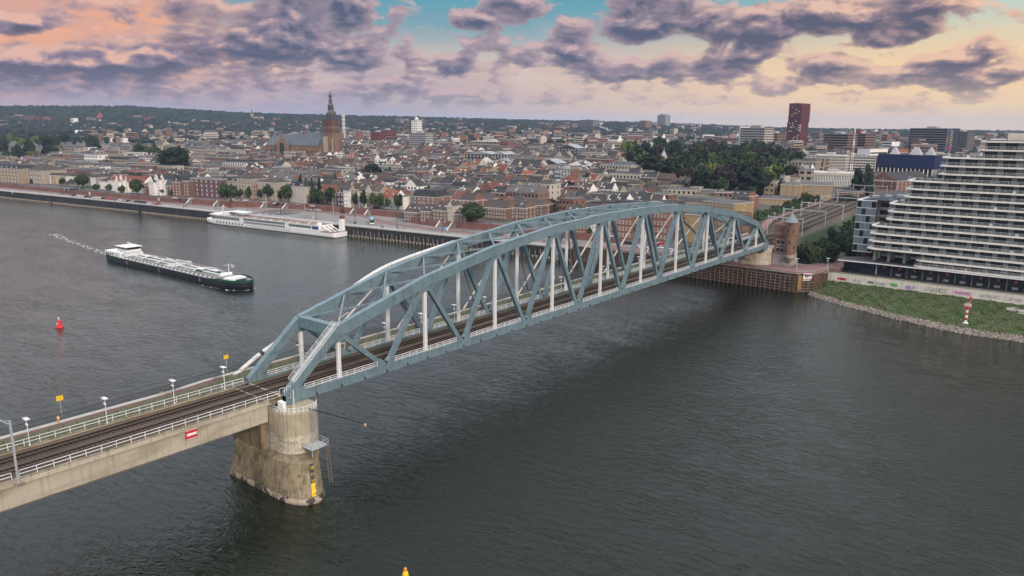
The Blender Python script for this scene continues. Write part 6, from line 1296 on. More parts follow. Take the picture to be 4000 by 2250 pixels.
# ochre blocks by the far bridge end
OG = 'ochre brick blocks beyond the bridge end'
B('blank ochre brick end wall with pale bands behind the truss', 2672, 2742, 948, 838, 830, 'flat', 'ochre', 'felt', 1, 0, 16, group=OG, wins=None, cat='apartment building', name='apartment_block'); B('ochre apartment block with flat roof behind the truss top', 2744, 2866, 905, 790, 780, 'flat', 'ochre', 'felt', 6, 8, 16, group=OG, cat='apartment building', name='apartment_block', rot=R(-14))
B('dark-roofed brick terrace with four skylights above the arch', 2640, 2790, 838, 786, 765, 'gx', 'mauve', 'slate', 3, 10, 14, group=OG, sky=4, cat='apartment building', name='apartment_terrace'); B('red brick gabled house below the white plate sculpture', 2850, 2920, 812, 765, 744, 'gx', 'brick', 'slate', 3, 4, 12, group=OG, sky=2, rot=R(-10))
B('low ochre building with flat grey roof by the embankment', 2962, 3108, 806, 777, 770, 'flat', 'ochre', 'felt', 1, 9, 24, group=OG, cat='building', name='low_block', rot=R(14), trim=True); B('large ochre brick block with white band and flat roof, left half', 3046, 3122, 790, 722, 715, 'flat', 'ochre', 'felt', 4, 3, 26, group=OG, cat='apartment building', name='apartment_block', rot=R(10)); B('large ochre brick block with balconies, right half', 3122, 3250, 794, 722, 715, 'flat', 'ochre', 'felt', 4, 8, 26, group=OG, cat='apartment building', name='apartment_block', rot=R(16))
B('brick row with dark roof and skylights at the upper edge of the bridge', 2545, 2690, 780, 744, 730, 'gx', 'brick', 'umber', 3, 8, 13, cat='apartment building', name='apartment_terrace', group=OG)
B('small brick house with mossy hipped roof by the poplars', 3268, 3345, 796, 752, 728, 'hip', 'brick', 'slate', 2, 5, 14, group=OG, sky=0); B('red brick gabled building right of the poplars', 3398, 3500, 748, 704, 672, 'gy', 'brick', 'slate', 3, 3, 40, rot=R(-24), scols=9, cat='building', name='brick_hall')

# ------------------------------------------------------------------ landmarks of the skyline
def block(label, xL, xR, yb, top, wall, floors, cols, d=16, name='office_block', cat='office building', rot=None, roofk='felt', ww=.6, hh=.5, bands=None, scols=4, win=GLASSD, t=None, parapet=True):
    """flat-roofed block; its windows form one fine grid, bands are projecting storey lines"""
    o, r, w, h = place(xL, xR, yb, top, t, rot); T = thing(name, label, cat, o, None, r); P = LO(T)
    P('wall', MB().box(0, w, 0, d, -6, h), wm(wall)); P('roof', MB().box(-.1, w+.1, -.1, d+.1, h, h+.4), rm(roofk))
    m = MB(); fh = h/floors
    for f in range(floors):
        for c in range(cols): u = w*(c+.5)/cols; a = w/cols*ww/2; m.box(u-a, u+a, -.06, -.01, f*fh+fh*.28, f*fh+fh*(.28+hh))
        for c in range(scols): u = d*(c+.5)/scols; a = d/scols*ww/2; m.box(w+.01, w+.06, u-a, u+a, f*fh+fh*.28, f*fh+fh*(.28+hh))
    if cols: q = P('windows', m, win); q['kind'] = 'stuff'
    if bands:
        for f in range(1, floors+1): P('storey_band', MB().box(-.5, w+.5, -.9, -.02, f*fh-.35, f*fh+.05), bands)
    if parapet: P('roof_plant', MB().box(w*.35, w*.6, d*.3, d*.7, h+.4, h+2.6), wm('lightgrey'))
    reserve(o.x+math.cos(r)*w/2-math.sin(r)*d/2, o.y+math.sin(r)*w/2+math.cos(r)*d/2, w/2, d/2, r); return T, P, w, h, d
def build_church():
    c = G(1283, 640); rot = math.atan2(QD.y, QD.x)+R(6); T = thing('great_church', 'large brick Gothic church with tall ornate bell tower and slate roofs', 'church', c, None, rot); P = LO(T)
    BR_ = mat('church_brick', (.205, .125, .092), .9, .16, .25, col2=(.165, .092, .075), mixscale=.12); SL = mat('church_slate', (.085, .105, .125), .6, .15, .3); ST = mat('church_tuff', (.34, .285, .215), .9, .15, .3); LD = mat('spire_lead', (.075, .082, .088), .6, .2, .5); GLS = mat('church_glass', (.035, .034, .036), .3, .2, .5)
    s = 1.0
    # tower: 15 m square, base at local x -7.5..7.5
    P('tower_base', MB().box(-6.5, -.5, 1.1, 14.1, -8, 28), ST); P('tower_base_brick', MB().box(-.5, 6.5, 1.12, 14.08, -8, 28), BR_); P('tower_middle', MB().box(-6.2, 6.2, 1.4, 13.8, 28, 44.5), BR_)
    for sx in (-6.5, 5.1): P('buttress', MB().add([(sx, -.4, -8), (sx+1.4, -.4, -8), (sx+1.4, 1.15, -8), (sx, 1.15, -8), (sx, .6, 25), (sx+1.4, .6, 25), (sx+1.4, 1.15, 26), (sx, 1.15, 26)], ((0, 1, 5, 4), (1, 2, 6, 5), (2, 3, 7, 6), (3, 0, 4, 7), (4, 5, 6, 7))), ST)
    for sx in (6.45,):
        for y in (1.4, 12.2): P('buttress', MB().box(sx, sx+1.6, y, y+1.6, -8, 24), BR_)
    for z in (31.5, 37.8):
        for i in range(5): P('belfry_opening', MB().box(-5.2+i*2.3, -4.0+i*2.3, 1.3, 1.42, z, z+4.6), DARK); P('belfry_opening', MB().box(6.18, 6.26, 2.4+i*2.3, 3.5+i*2.3, z, z+4.6), DARK)
    P('gallery', MB().box(-7.1, 7.1, .5, 14.7, 44.5, 45.1).box(-7.1, 7.1, .5, .8, 45.1, 46.4).box(6.8, 7.1, .8, 14.7, 45.1, 46.4).box(-7.1, -6.8, .8, 14.7, 45.1, 46.4), LD)
    for x in (-6.9, 6.9):
        for y in (.7, 14.5): P('pinnacle', MB().lathe((x, y, 45), [(.5, 0), (.45, 3.5), (.08, 6.8)], 6), LD)
    cy = 7.6
    P('spire_octagon', MB().lathe((0, cy, 45.1), [(5.2, 0), (5.1, 6.2), (5.5, 6.6), (3.6, 9.3)], 8), mat('spire_stone', (.095, .09, .085), .8, .35, .4))
    for i in range(8): a = 2*math.pi*(i+.5)/8; P('spire_window', MB().box(4.75*math.cos(a)-.45, 4.75*math.cos(a)+.45, cy+4.75*math.sin(a)-.45, cy+4.75*math.sin(a)+.45, 46.4, 50), DARK)
    P('clock_face', MB().tube([(-1.4, cy-5.3, 52.6), (-1.4, cy-4.6, 52.6)], 1.2, 14), mat('clock_pale', (.5, .48, .42), .6))
    P('spire_lantern', MB().lathe((0, cy, 54.4), [(2.9, 0), (2.8, 4.4), (3.3, 4.8), (1.9, 6.6), (1.8, 10.2), (2.1, 10.5), (1.0, 12.0)], 8), MATS['spire_stone'])
    for i in range(8): a = 2*math.pi*(i+.5)/8; P('lantern_window', MB().box(2.6*math.cos(a)-.3, 2.6*math.cos(a)+.3, cy+2.6*math.sin(a)-.3, cy+2.6*math.sin(a)+.3, 55.2, 58.2), DARK)
    P('onion_dome', MB().lathe((0, cy, 66.3), [(.9, 0), (1.0, .6), (2.0, 2.0), (1.7, 3.4), (.6, 4.6), (.35, 6.0), (.6, 6.4), (.12, 7.0), (.05, 9.8)], 12), LD)
    # nave to the left of the tower (local -x), aisles, transept and choir
    def gable_box(n, x0, x1, y0, y1, h, rh, m, mr, base=-8):
        P(n+'_wall', MB().box(x0, x1, y0, y1, base, h), m); P(n+'_roof', MB().add([(x0, y0-.5, h), (x0, y1+.5, h), (x0, (y0+y1)/2, h+rh), (x1, y0-.5, h), (x1, y1+.5, h), (x1, (y0+y1)/2, h+rh)], ((0, 3, 5, 2), (1, 2, 5, 4), (0, 2, 1), (3, 4, 5), (0, 1, 4, 3))), mr)
    gable_box('nave', -46, -7.5, 3.5, 14.5, 22, 10, BR_, SL); gable_box('aisle', -45, -7.7, -6, 3.4, 18.5, 7.5, BR_, SL)
    for i in range(6):
        x = -40+i*5.8; P('aisle_window', MB().box(x, x+2.2, -6.12, -5.98, 2.5, 13), GLS); P('aisle_buttress', MB().box(x-1.9, x-.9, -7.6, -5.9, -8, 14.5), BR_)
    # transept with a big gable window
    P('transept_wall', MB().box(-60, -46, -9, 20, -8, 18).add([(-60, -9, 18), (-46, -9, 18), (-53, -9, 30), (-60, -8.3, 18), (-46, -8.3, 18), (-53, -8.3, 30)], ((0, 1, 2), (3, 5, 4), (0, 2, 5, 3), (1, 4, 5, 2))), BR_)
    P('transept_roof', MB().add([(-60.4, -8.3, 18), (-45.6, -8.3, 18), (-53, -8.3, 29.4), (-60.4, 20, 18), (-45.6, 20, 18), (-53, 20, 29.4)], ((0, 2, 5, 3), (1, 4, 5, 2), (3, 5, 4))), SL)
    pts = [(-53+3.6*math.cos(math.pi*j/10), 16+5.5*math.sin(math.pi*j/10)) for j in range(11)]+[(-56.6, 3), (-49.4, 3)]
    P('transept_window_surround', MB().add([(x, -9.14, z) for x, z in [(-53+(x+53)*1.18, z+.5) for x, z in pts]]+[(x, -9.0, z) for x, z in [(-53+(x+53)*1.18, z+.5) for x, z in pts]], [tuple(range(13))]+[(j, (j+1) % 13, (j+1) % 13+13, j+13) for j in range(13)]), ST)
    P('transept_window', MB().add([(x, -9.25, z) for x, z in pts]+[(x, -9.1, z) for x, z in pts], [tuple(range(13))]+[(j, (j+1) % 13, (j+1) % 13+13, j+13) for j in range(13)]), GLS)
    for x in (-60, -46): P('stair_turret', MB().lathe((x, -8.6, 0), [(1.5, -8), (1.5, 19), (1.7, 19.2), (.05, 25)], 8), BR_)
    gable_box('choir', -80, -60, -1, 15, 18, 10, BR_, SL)
    P('apse', MB().prism([(-80, -1), (-86, 1.5), (-89, 7), (-86, 12.5), (-80, 15)], -8, 17), BR_); P('apse_roof', MB().add([(-80, -1.5, 17), (-86.4, 1, 17), (-89.5, 7, 17), (-86.4, 13, 17), (-80, 15.5, 17), (-80, 7, 27)], ((0, 5, 1), (1, 5, 2), (2, 5, 3), (3, 5, 4), (0, 1, 2, 3, 4))), SL)
    for i in range(3): x = -77+i*6; P('choir_window', MB().box(x, x+2.2, -1.12, -.98, 3, 14), GLS)
    for i in range(4): x = -84+i*8; gable_box('chapel', x, x+6.5, -13, -2, 7, 4.5, BR_, SL)
    P('ridge_turret', MB().box(-38, -36, 7.5, 9.5, 28, 34), BR_)
    reserve(c.x-math.cos(rot)*40, c.y-math.sin(rot)*40+6, 52, 18, rot)
build_church()
lw = mat('balcony_pale', (.52, .49, .46), .8, .06, .6); gs = mat('storey_dark_line', (.09, .085, .085), .8)
# red residential tower: two stacked prisms slightly turned
def build_red_tower():
    o, r, w, h = place(3075, 3126, 597, 404, rot=R(-12)); T = thing('red_residential_tower', 'slender dark red residential tower with scattered white windows', 'tower', o, None, r); P = LO(T); d = 20
    RD = mat('tower_red_panels', (.105, .024, .028), .7, .12, .2); 
    P('lower_shaft', MB().box(-.6, w-.6, 0, d, -6, h*.62), RD); P('upper_shaft', MB().box(.9, w+.6, -.8, d-.8, h*.62, h-1.2), RD); P('crown', MB().add([(.9, -.8, h-1.2), (w+.6, -.8, h-1.2), (w+.6, d-.8, h-1.2), (.9, d-.8, h-1.2), (.9, -.8, h+.2), (w+.6, -.8, h-1.0), (w+.6, d-.8, h-.2), (.9, d-.8, h+1.6)], ((0, 1, 5, 4), (1, 2, 6, 5), (2, 3, 7, 6), (3, 0, 4, 7), (4, 5, 6, 7))), RD)
    rr = random.Random(5)
    for k in range(46):
        f = rr.randrange(23); z = 2+f*h*.92/23; x0 = 1.6 if z > h*.62 else 0; x = rr.uniform(1.5, w-3); y = -.86 if z > h*.62 else -.06
        P('window', MB().box(x, x+1.5, y, y+.05, z, z+1.3), FRAMEW if k % 3 else GLASSD)
    m = MB()
    for f in range(24):
        for c in range(7): z = 2+f*h*.92/24; y = -.85 if z > h*.61 else -.05; x = 1.2+c*(w-2)/7; m.box(x, x+1.0, y, y+.04, z, z+1.3); xx = w+.61 if z > h*.61 else w-.59; m.box(xx, xx+.04, 1.5+c*3, 2.6+c*3, z, z+1.3)
    q = P('dark_windows', m, mat('red_tower_glass', (.05, .022, .025), .2, .3, .5)); q['kind'] = 'stuff'
    for z in (h*.45, h*.5, h*.55): P('balcony', MB().box(w-2.5, w+.9, -1.6, .5, z, z+1.0), WHITE)
    reserve(o.x+w/2, o.y+d/2, w/2, d/2, r)
build_red_tower()
# white slab flats with balconies, with curved roof fin
T, P, w, h, d = block('tall pale slab of flats with long balconies behind the park', 2890, 2984, 606, 500, 'pale', 11, 10, 14, 'apartment_tower', 'apartment building', R(-30), bands=lw, ww=.75)
P('roof_fin', MB().prism([(w*.35, 3), (w*.75, 3), (w*.75, 9), (w*.35, 9)], h+.4, h+3.5), wm('pale')); P('left_pylon', MB().box(-1.4, 0, -1, d, -6, h+1.5), wm('white'))
block('brick and white flats joined behind the pale slab', 2986, 3036, 600, 520, 'mauve', 8, 6, 14, 'apartment_tower', 'apartment building', R(-30), bands=lw)
block('blue-glass and cream office with curved roof below the flats', 2966, 3050, 608, 566, 'pale', 4, 9, 16, rot=R(-25)); block('dark blue office panel beside the cream office', 2966, 2998, 609, 562, 'blue', 4, 4, 3, rot=R(-25))
block('brick office with flat roof left of the pale slab', 2790, 2862, 585, 540, 'mauve', 4, 8, 16); block('dark low flats at the park edge', 2800, 2880, 596, 562, 'dark', 4, 9, 14, bands=lw)
block('broad beige hospital-like office slab with rows of windows', 3214, 3310, 613, 524, 'mauve', 9, 14, 18, rot=R(-20), bands=wm('beige'), ww=.85); T, P, w, h, d = block('beige office slab wing right of the mast', 3312, 3378, 612, 522, 'mauve', 9, 8, 18, rot=R(-20), bands=wm('beige'), ww=.85); P('red_plant_room', MB().box(w*.1, w*.5, 4, 12, h+.4, h+4), wm('red'))
T, P, w, h, d = block('dark glass office block with white storey lines and a bright coloured corner', 3548, 3706, 606, 502, 'dark', 11, 16, 26, rot=R(-14), bands=wm('lightgrey'), ww=.92, hh=.7)
cols = [mat('panel_'+n, c, .5) for n, c in (('cyan', (.03, .28, .42)), ('magenta', (.42, .04, .18)), ('lime', (.25, .42, .05)), ('orange', (.6, .22, .03)), ('violet', (.12, .06, .3)))]; rr = random.Random(9)
for f in range(11):
    for k in range(3): P('coloured_panel', MB().box(w-3+k*1.0, w-2.1+k*1.0, -1.0, -.92, f*h/11+.3, f*h/11+h/11-.5), cols[rr.randrange(5)]); P('coloured_panel', MB().box(w+.52, w+.6, .5+k*2.5, 2.6+k*2.5, f*h/11+.3, f*h/11+h/11-.5), cols[rr.randrange(5)])
block('grey glass office wing right of the coloured corner', 3708, 3776, 604, 515, 'grey', 10, 8, 22, rot=R(-14), ww=.7, hh=.75)
# blue box on stilts with white roof pyramids
o, r, w, h = place(3426, 3648, 694, 606, rot=R(-10)); T = thing('blue_office_box', 'deep blue office box raised on pale columns with four white roof pyramids', 'office building', o, None, r); P = LO(T); d = 34; z0 = h*.42
P('blue_volume', MB().box(0, w, 0, d, z0, h), wm('blue')); P('roof', MB().box(-.1, w+.1, -.1, d+.1, h, h+.4), rm('slate')); P('core', MB().box(4, w-4, 4, d-4, -5, z0), wm('dark'))
for i in range(14): P('column', MB().box(1+i*(w-2)/13-.35, 1+i*(w-2)/13+.35, .2, 1.0, -5, z0), wm('white')); P('column', MB().box(w-1, w-.2, 1+i*(d-2)/13-.35, 1+i*(d-2)/13+.35, -5, z0), wm('pale'))
m = MB()
for f in range(4):
    for c in range(26): m.box(1+c*(w-2)/26, 1+c*(w-2)/26+1.4, -.06, -.01, z0+1.2+f*(h-z0)/4.2, z0+2.4+f*(h-z0)/4.2)
q = P('windows', m, mat('blue_glass', (.015, .03, .09), .15, .3, .5)); q['kind'] = 'stuff'
for (x, y) in ((w*.25, 6), (w*.5, 18), (w*.66, 5), (w*.8, 16)): P('roof_pyramid', MB().add([(x-3.4, y-3.4, h+.4), (x+3.4, y-3.4, h+.4), (x+3.4, y+3.4, h+.4), (x-3.4, y+3.4, h+.4), (x-.4, y-.4, h+7), (x+.4, y-.4, h+7), (x+.4, y+.4, h+7), (x-.4, y+.4, h+7)], ((0, 1, 5, 4), (1, 2, 6, 5), (2, 3, 7, 6), (3, 0, 4, 7), (4, 5, 6, 7))), wm('lightgrey'))
reserve(o.x+w/2, o.y+d/2, w/2, d/2, r)
T, P, w, h, d = block('white balconied building with a large dark portrait panel', 3444, 3504, 598, 552, 'white', 6, 8, 14, rot=R(-15), ww=.7); P('portrait_panel', MB().box(w*.55, w*.85, -.2, -.1, h*.15, h*.6), mat('portrait_dark', (.04, .045, .045), .6)); P('portrait_spot', MB().box(w*.62, w*.78, -.26, -.2, h*.25, h*.48), wm('lightgrey'))
# cream and colonnaded offices right of the park
block('cream office with small windows right of the park', 3096, 3178, 668, 604, 'pale', 6, 9, 20, rot=R(12), ww=.5, hh=.42); block('cream long office with regular square windows', 3178, 3302, 664, 608, 'pale', 5, 16, 18, rot=R(6), ww=.5, hh=.45, roofk='white'); block('cream terraced office wing behind the poplars', 3304, 3420, 664, 612, 'pale', 5, 12, 18, rot=R(2), bands=wm('white'), ww=.6, hh=.4); block('tan stepped office wing right of the cream ones', 3420, 3494, 674, 628, 'tan', 4, 7, 18, rot=R(0), ww=.5)
T, P, w, h, d = block('long pale office with a colonnade of white fins', 3172, 3340, 730, 676, 'grey', 3, 0, 18, rot=R(14), roofk='white')
for i in range(27): P('fin', MB().box(.4+i*(w-.8)/26-.28, .4+i*(w-.8)/26+.28, -.7, -.02, .3, h*.82), wm('white'))
m = MB()
for i in range(26):
    for f in range(2): m.box(.9+i*(w-.8)/26, .2+(i+1)*(w-.8)/26, -.1, -.02, 1.2+f*h*.4, 1.2+f*h*.4+h*.28)
q = P('windows', m, GLASSD); q['kind'] = 'stuff'; P('cornice', MB().box(-.3, w+.3, -1.0, -.02, h*.82, h), wm('pale'))
block('pale corner pavilion at the left end of the colonnade', 3118, 3172, 730, 664, 'beige', 3, 2, 18, rot=R(14))
# lattice mast
c = G(3318, 735); T = thing('radio_mast', 'tall thin red and white lattice mast behind the poplars', 'mast', c); top = Zat(3330, 497, c.x, c.y)
P_ = lambda n, m, mm: m.build(n, mm, T)
for k in range(10):
    z0 = c.z+(top-c.z)*k/10; z1 = c.z+(top-c.z)*(k+1)/10; e = .9-.07*k; m = MB()
    for a, b in ((-1, -1), (1, -1), (1, 1), (-1, 1)): m.beam((c.x+a*e, c.y+b*e, z0), (c.x+a*(e-.07), c.y+b*(e-.07), z1), .16, .16)
    m.beam((c.x-e, c.y-e, z0), (c.x+e, c.y-e, z1), .1, .1); m.beam((c.x+e, c.y-e, z0), (c.x-e, c.y-e, z1), .1, .1); P_('lattice_section', m, WHITE if k % 2 else mat('mast_pink', (.5, .32, .3), .7))
# centre skyline
block('white stepped apartment tower base left of the beige blocks', 1600, 1664, 604, 520, 'lightgrey', 10, 10, 14, 'apartment_tower', 'apartment building', ww=.6, bands=wm('lightgrey')); T, P, w, h, d = block('white round-cornered lantern tower rising from the apartment base', 1608, 1630, 600, 470, 'white', 14, 3, 10, 'apartment_tower', 'apartment building', ww=.4); P('lantern', MB().lathe((w/2, 5, h+.4), [(2.4, 0), (2.4, 2.5), (1, 3.2), (.15, 3.4), (.1, 8)], 12), wm('white'))
block('dark red brick apartment tower left of the white one', 1448, 1484, 585, 517, 'red', 9, 4, 14, 'apartment_tower', 'apartment building'); block('red brick and glass apartment tower', 1484, 1524, 583, 508, 'red', 9, 5, 14, 'apartment_tower', 'apartment building', bands=lw); block('pale glass flats with white bands beside the red towers', 1508, 1592, 580, 530, 'lightgrey', 6, 12, 14, 'apartment_tower', 'apartment building', bands=lw)
block('long flats with white balcony bands right of the lantern tower', 1668, 1758, 590, 553, 'mauve', 4, 12, 14, 'apartment_block', 'apartment building', bands=lw); block('cream shop block with yellow panel below the red towers', 1516, 1592, 602, 574, 'yellow', 3, 9, 14)
block('grey office slab right of the church tower', 1316, 1374, 545, 503, 'grey', 5, 12, 16, bands=lw)
c = G(1345, 560); T = thing('telecom_tower', 'slim pale telecom tower with antenna ring right of the church', 'tower', c); top = Zat(1345, 428, c.x, c.y)
MB().lathe((c.x, c.y, 0), [(3.2, c.z-3), (2.6, c.z+(top-c.z)*.8), (2.6, c.z+(top-c.z)*.86), (.5, c.z+(top-c.z)*.88), (.35, top)], 12).build('shaft', wm('lightgrey'), T)
for k in range(4): MB().lathe((c.x, c.y, c.z+(top-c.z)*(.45+.12*k)), [(3.4, 0), (3.4, 1.2)], 12).build('antenna_ring', wm('white'), T)
block('beige square block with regular dark windows in the centre', 1836, 1950, 610, 553, 'beige', 5, 11, 30, ww=.55, hh=.6, roofk='white'); T, P, w, h, d = block('plain brick church tower beside the beige block', 1950, 1986, 618, 552, 'brick', 1, 0, 12, 'brick_tower', 'tower', parapet=False)
for i in range(2): P('belfry_opening', MB().box(w*(.25+.35*i), w*(.4+.35*i), -.1, -.02, h*.7, h*.88), DARK)
for i, (a, b, tp, yb) in enumerate(((1818, 1928, 604, 662), (1928, 1976, 605, 668), (1926, 1990, 632, 672))):
    T, P, w, h, d = block('dark brick modern block with pale sloping roof, %s from the left' % nth(i), a, b, yb, tp, 'dark', 4, 8 if i == 0 else 4, 18, 'modern_block', 'apartment building', ww=.35, hh=.6, win=wm('lightgrey'), parapet=False); P('pitched_roof', MB().add([(-.3, -.3, h+.4), (w+.3, -.3, h+.4), (w+.3, d+.3, h+.4), (-.3, d+.3, h+.4), (w/2, -.3, h+3), (w/2, d+.3, h+3)], ((0, 1, 4), (1, 2, 5, 4), (2, 3, 5), (3, 0, 4, 5))), rm('lead'))
for a, b, tp, yb, wc, n, lab in ((2178, 2252, 580, 650, 'dark', 7, 'tall dark brick block with pale gabled roof'), (2112, 2176, 640, 676, 'dark', 3, 'low dark block with pale roof beside the tall dark one'), (2143, 2205, 664, 682, 'white', 2, 'white gabled hall below the tall dark block'), (2214, 2288, 648, 684, 'white', 3, 'white gabled hall with slit windows')):
    T, P, w, h, d = block(lab, a, b, yb, tp, wc, n, 6, 18, 'modern_block', 'apartment building', ww=.35, hh=.6, win=wm('lightgrey') if wc == 'dark' else GLASSD, parapet=False); P('gable_roof', MB().add([(-.3, -.3, h+.4), (w+.3, -.3, h+.4), (w/2, -.3, h+4), (-.3, d+.3, h+.4), (w+.3, d+.3, h+.4), (w/2, d+.3, h+4)], ((0, 2, 5, 3), (1, 4, 5, 2), (0, 1, 2), (3, 5, 4))), rm('lead')); P('gable_front', MB().add([(-.1, -.36, h+.3), (w+.1, -.36, h+.3), (w/2, -.36, h+3.7)], ((0, 1, 2),)), wm(wc))
T, P, w, h, d = block('light grey concrete apartment house with deep balconies', 2168, 2226, 736, 664, 'lightgrey', 5, 5, 14, 'concrete_house', 'apartment building', ww=.3); P('brick_side', MB().box(w, w+.5, 0, d, -4, h+.2), wm('brick'))
for f in range(4): P('balcony', MB().box(w*.05, w*.45, -1.5, -.05, 3+f*h/5, 4+f*h/5), wm('lightgrey'))
B('pale house row with tall windows and slate roof near the centre', 1990, 2106, 682, 645, 622, 'gx', 'pale', 'slate', 4, 11, 16, wins='join', cat='building', name='corner_building'); B('grand villa with high slate mansard and roof lantern', 2384, 2454, 700, 664, 634, 'mans', 'tan', 'bluegrey', 3, 6, 22, wins='join', cat='villa', name='villa', chim=0)
block('wide grey concrete office with strip windows above the park', 2454, 2542, 558, 514, 'grey', 5, 3, 20, ww=.9, hh=.45, rot=R(20))
# park turret
c = G(2590, 668); dv = Vector((CAM[0]-c.x, CAM[1]-c.y, 0)).normalized(); reserve(c.x+dv.x*24, c.y+dv.y*24, 28, 9, math.atan2(dv.y, dv.x)); T = thing('park_turret', 'round brick battlement turret with grey cone roof among park trees', 'tower', c); z1 = Zat(2590, 618, c.x, c.y); R_ = 5.6
MB().lathe((c.x, c.y, 0), [(R_, c.z-4), (R_*.95, z1-4), (R_*1.12, z1-3), (R_*1.12, z1)], 18).build('drum', mat('turret_brick', (.26, .13, .10), .9, .15, .6), T); MB().lathe((c.x, c.y, 0), [(R_*.7, z1), (.3, z1+7), (.08, z1+11)], 16).build('cone_roof', rm('lead'), T)
for i in range(12): a = 2*math.pi*i/12; MB().box(c.x+R_*1.05*math.cos(a)-.6, c.x+R_*1.05*math.cos(a)+.6, c.y+R_*1.05*math.sin(a)-.6, c.y+R_*1.05*math.sin(a)+.6, z1, z1+1.3).build('merlon', MATS['turret_brick'], T)
for a in (-2.2, -1.4): MB().box(c.x+R_*.96*math.cos(a)-.5, c.x+R_*.96*math.cos(a)+.5, c.y+R_*.96*math.sin(a)-.4, c.y+R_*.96*math.sin(a)+.4, z1-7, z1-5).build('opening', DARK, T)
# far skyline
for lab, a, b, yb, tp, wc, n, cc in (('hazy round glass tower on the far horizon', 2567, 2598, 505, 450, 'lightgrey', 16, 6), ('long hazy white hospital range on the horizon', 2634, 2720, 505, 486, 'white', 4, 14), ('hazy pink-brown slab tower on the horizon', 2496, 2522, 512, 472, 'pink', 10, 4), ('grey hazy office slab on the horizon', 2264, 2316, 508, 469, 'grey', 8, 8), ('pink and white far flats behind the roofs', 2174, 2234, 512, 482, 'pink', 5, 8), ('pale far flats with brick end', 2074, 2128, 508, 482, 'mauve', 5, 8), ('low white far building right of the grey slab', 2318, 2342, 512, 496, 'white', 3, 5), ('far brick school range at the left', 20, 100, 480, 452, 'mauve', 4, 14), ('far red brick block beside the school', 90, 125, 478, 456, 'red', 4, 5), ('far red-roofed villa block at the left', 150, 196, 476, 462, 'pink', 3, 6), ('far stepped pale flats above the wood', 478, 575, 474, 455, 'mauve', 4, 12), ('far cream office left of centre', 640, 708, 500, 482, 'cream', 3, 12), ('far brick flats left of the cream office', 400, 450, 506, 484, 'mauve', 4, 8), ('far pink brick block', 335, 372, 518, 500, 'pink', 3, 5), ('far brick convent range', 745, 838, 493, 474, 'mauve', 3, 14), ('far pale range right of the round tower', 2720, 2880, 500, 490, 'lightgrey', 3, 20), ('far blue-roofed shed left of the church', 1390, 1450, 535, 515, 'bluegrey' if False else 'lightgrey', 2, 8), ('hazy far flats right of the dark glass block', 3780, 3830, 590, 548, 'pink', 6, 6), ('white low office in front of the dark glass block', 3652, 3700, 660, 612, 'white', 3, 6)):
    T, P, w, h, d = block(lab, a, b, yb, tp, wc, n, cc, 22, 'far_building', 'building', rot=R(-20) if a > 2000 else None, ww=.8 if wc == 'lightgrey' else .6, t=None)
    if 'round glass' in lab: P('crown_ring', MB().lathe((w/2, d/2, h+.4), [(w*.32, 0), (w*.32, 5), (w*.2, 5.2)], 14), wm('lightgrey'))
for lab, x, yb, tp in (('far red brick church with pyramid roof on the hill', 393, 470, 437), ('distant slender brick tower with white top on the hill', 986, 478, 424), ('small far church spire right of centre', 2712, 530, 488), ('far thin tower left of the church', 1093, 486, 455)):
    c = G(x, yb); z = Zat(x, tp, c.x, c.y); T = thing('far_tower', lab, 'tower', c); r_ = 5 if 'pyramid' not in lab else 14
    if 'pyramid' in lab: MB().lathe((c.x, c.y, 0), [(r_, c.z-3), (r_, c.z+6), (r_*1.05, c.z+6), (.2, z)], 8).build('body', wm('red'), T)
    else: MB().lathe((c.x, c.y, 0), [(r_, c.z-3), (r_*.9, c.z+(z-c.z)*.6), (r_*.6, c.z+(z-c.z)*.62), (.3, z)], 8).build('body', wm('brick') , T); MB().lathe((c.x, c.y, 0), [(r_*.92, c.z+(z-c.z)*.45), (r_*.92, c.z+(z-c.z)*.58)], 8).build('white_top', wm('lightgrey'), T)
# white plate sculpture above the roofs by the bridge
c = G(2802, 770); z0 = Zat(2802, 757, c.x, c.y); z1 = Zat(2802, 722, c.x, c.y); T = thing('plate_sculpture', 'white tilted plate sculpture with a round hole and disc above the roofs', 'sculpture', c); H = z1-z0; e = Vector((math.cos(YAW), -math.sin(YAW), 0)); u = (Vector((0, 0, 1))-e*.28).normalized()*1.03; n = Vector((-e.y, e.x, 0))*.25
o = Vector((c.x, c.y, z0)); W_ = H*.62
MB().frame(o-e*W_*.3, e*W_, n, u*H).build('plate', WHITE, T); cc = o+e*W_*.15+u*H*.62; MB().tube([cc-n*.2, cc-n*1.2 if False else cc-n*.6], W_*.3, 16).build('dark_disc', DARK, T)
cc = o+e*W_*.62+u*H*.95; MB().tube([cc-n*.2, cc+n*1.3], W_*.28, 16).build('upper_disc', WHITE, T); MB().box(o.x-.3, o.x+.3, o.y-.3, o.y+.3, c.z-1, z0).build('stand', WHITED, T)

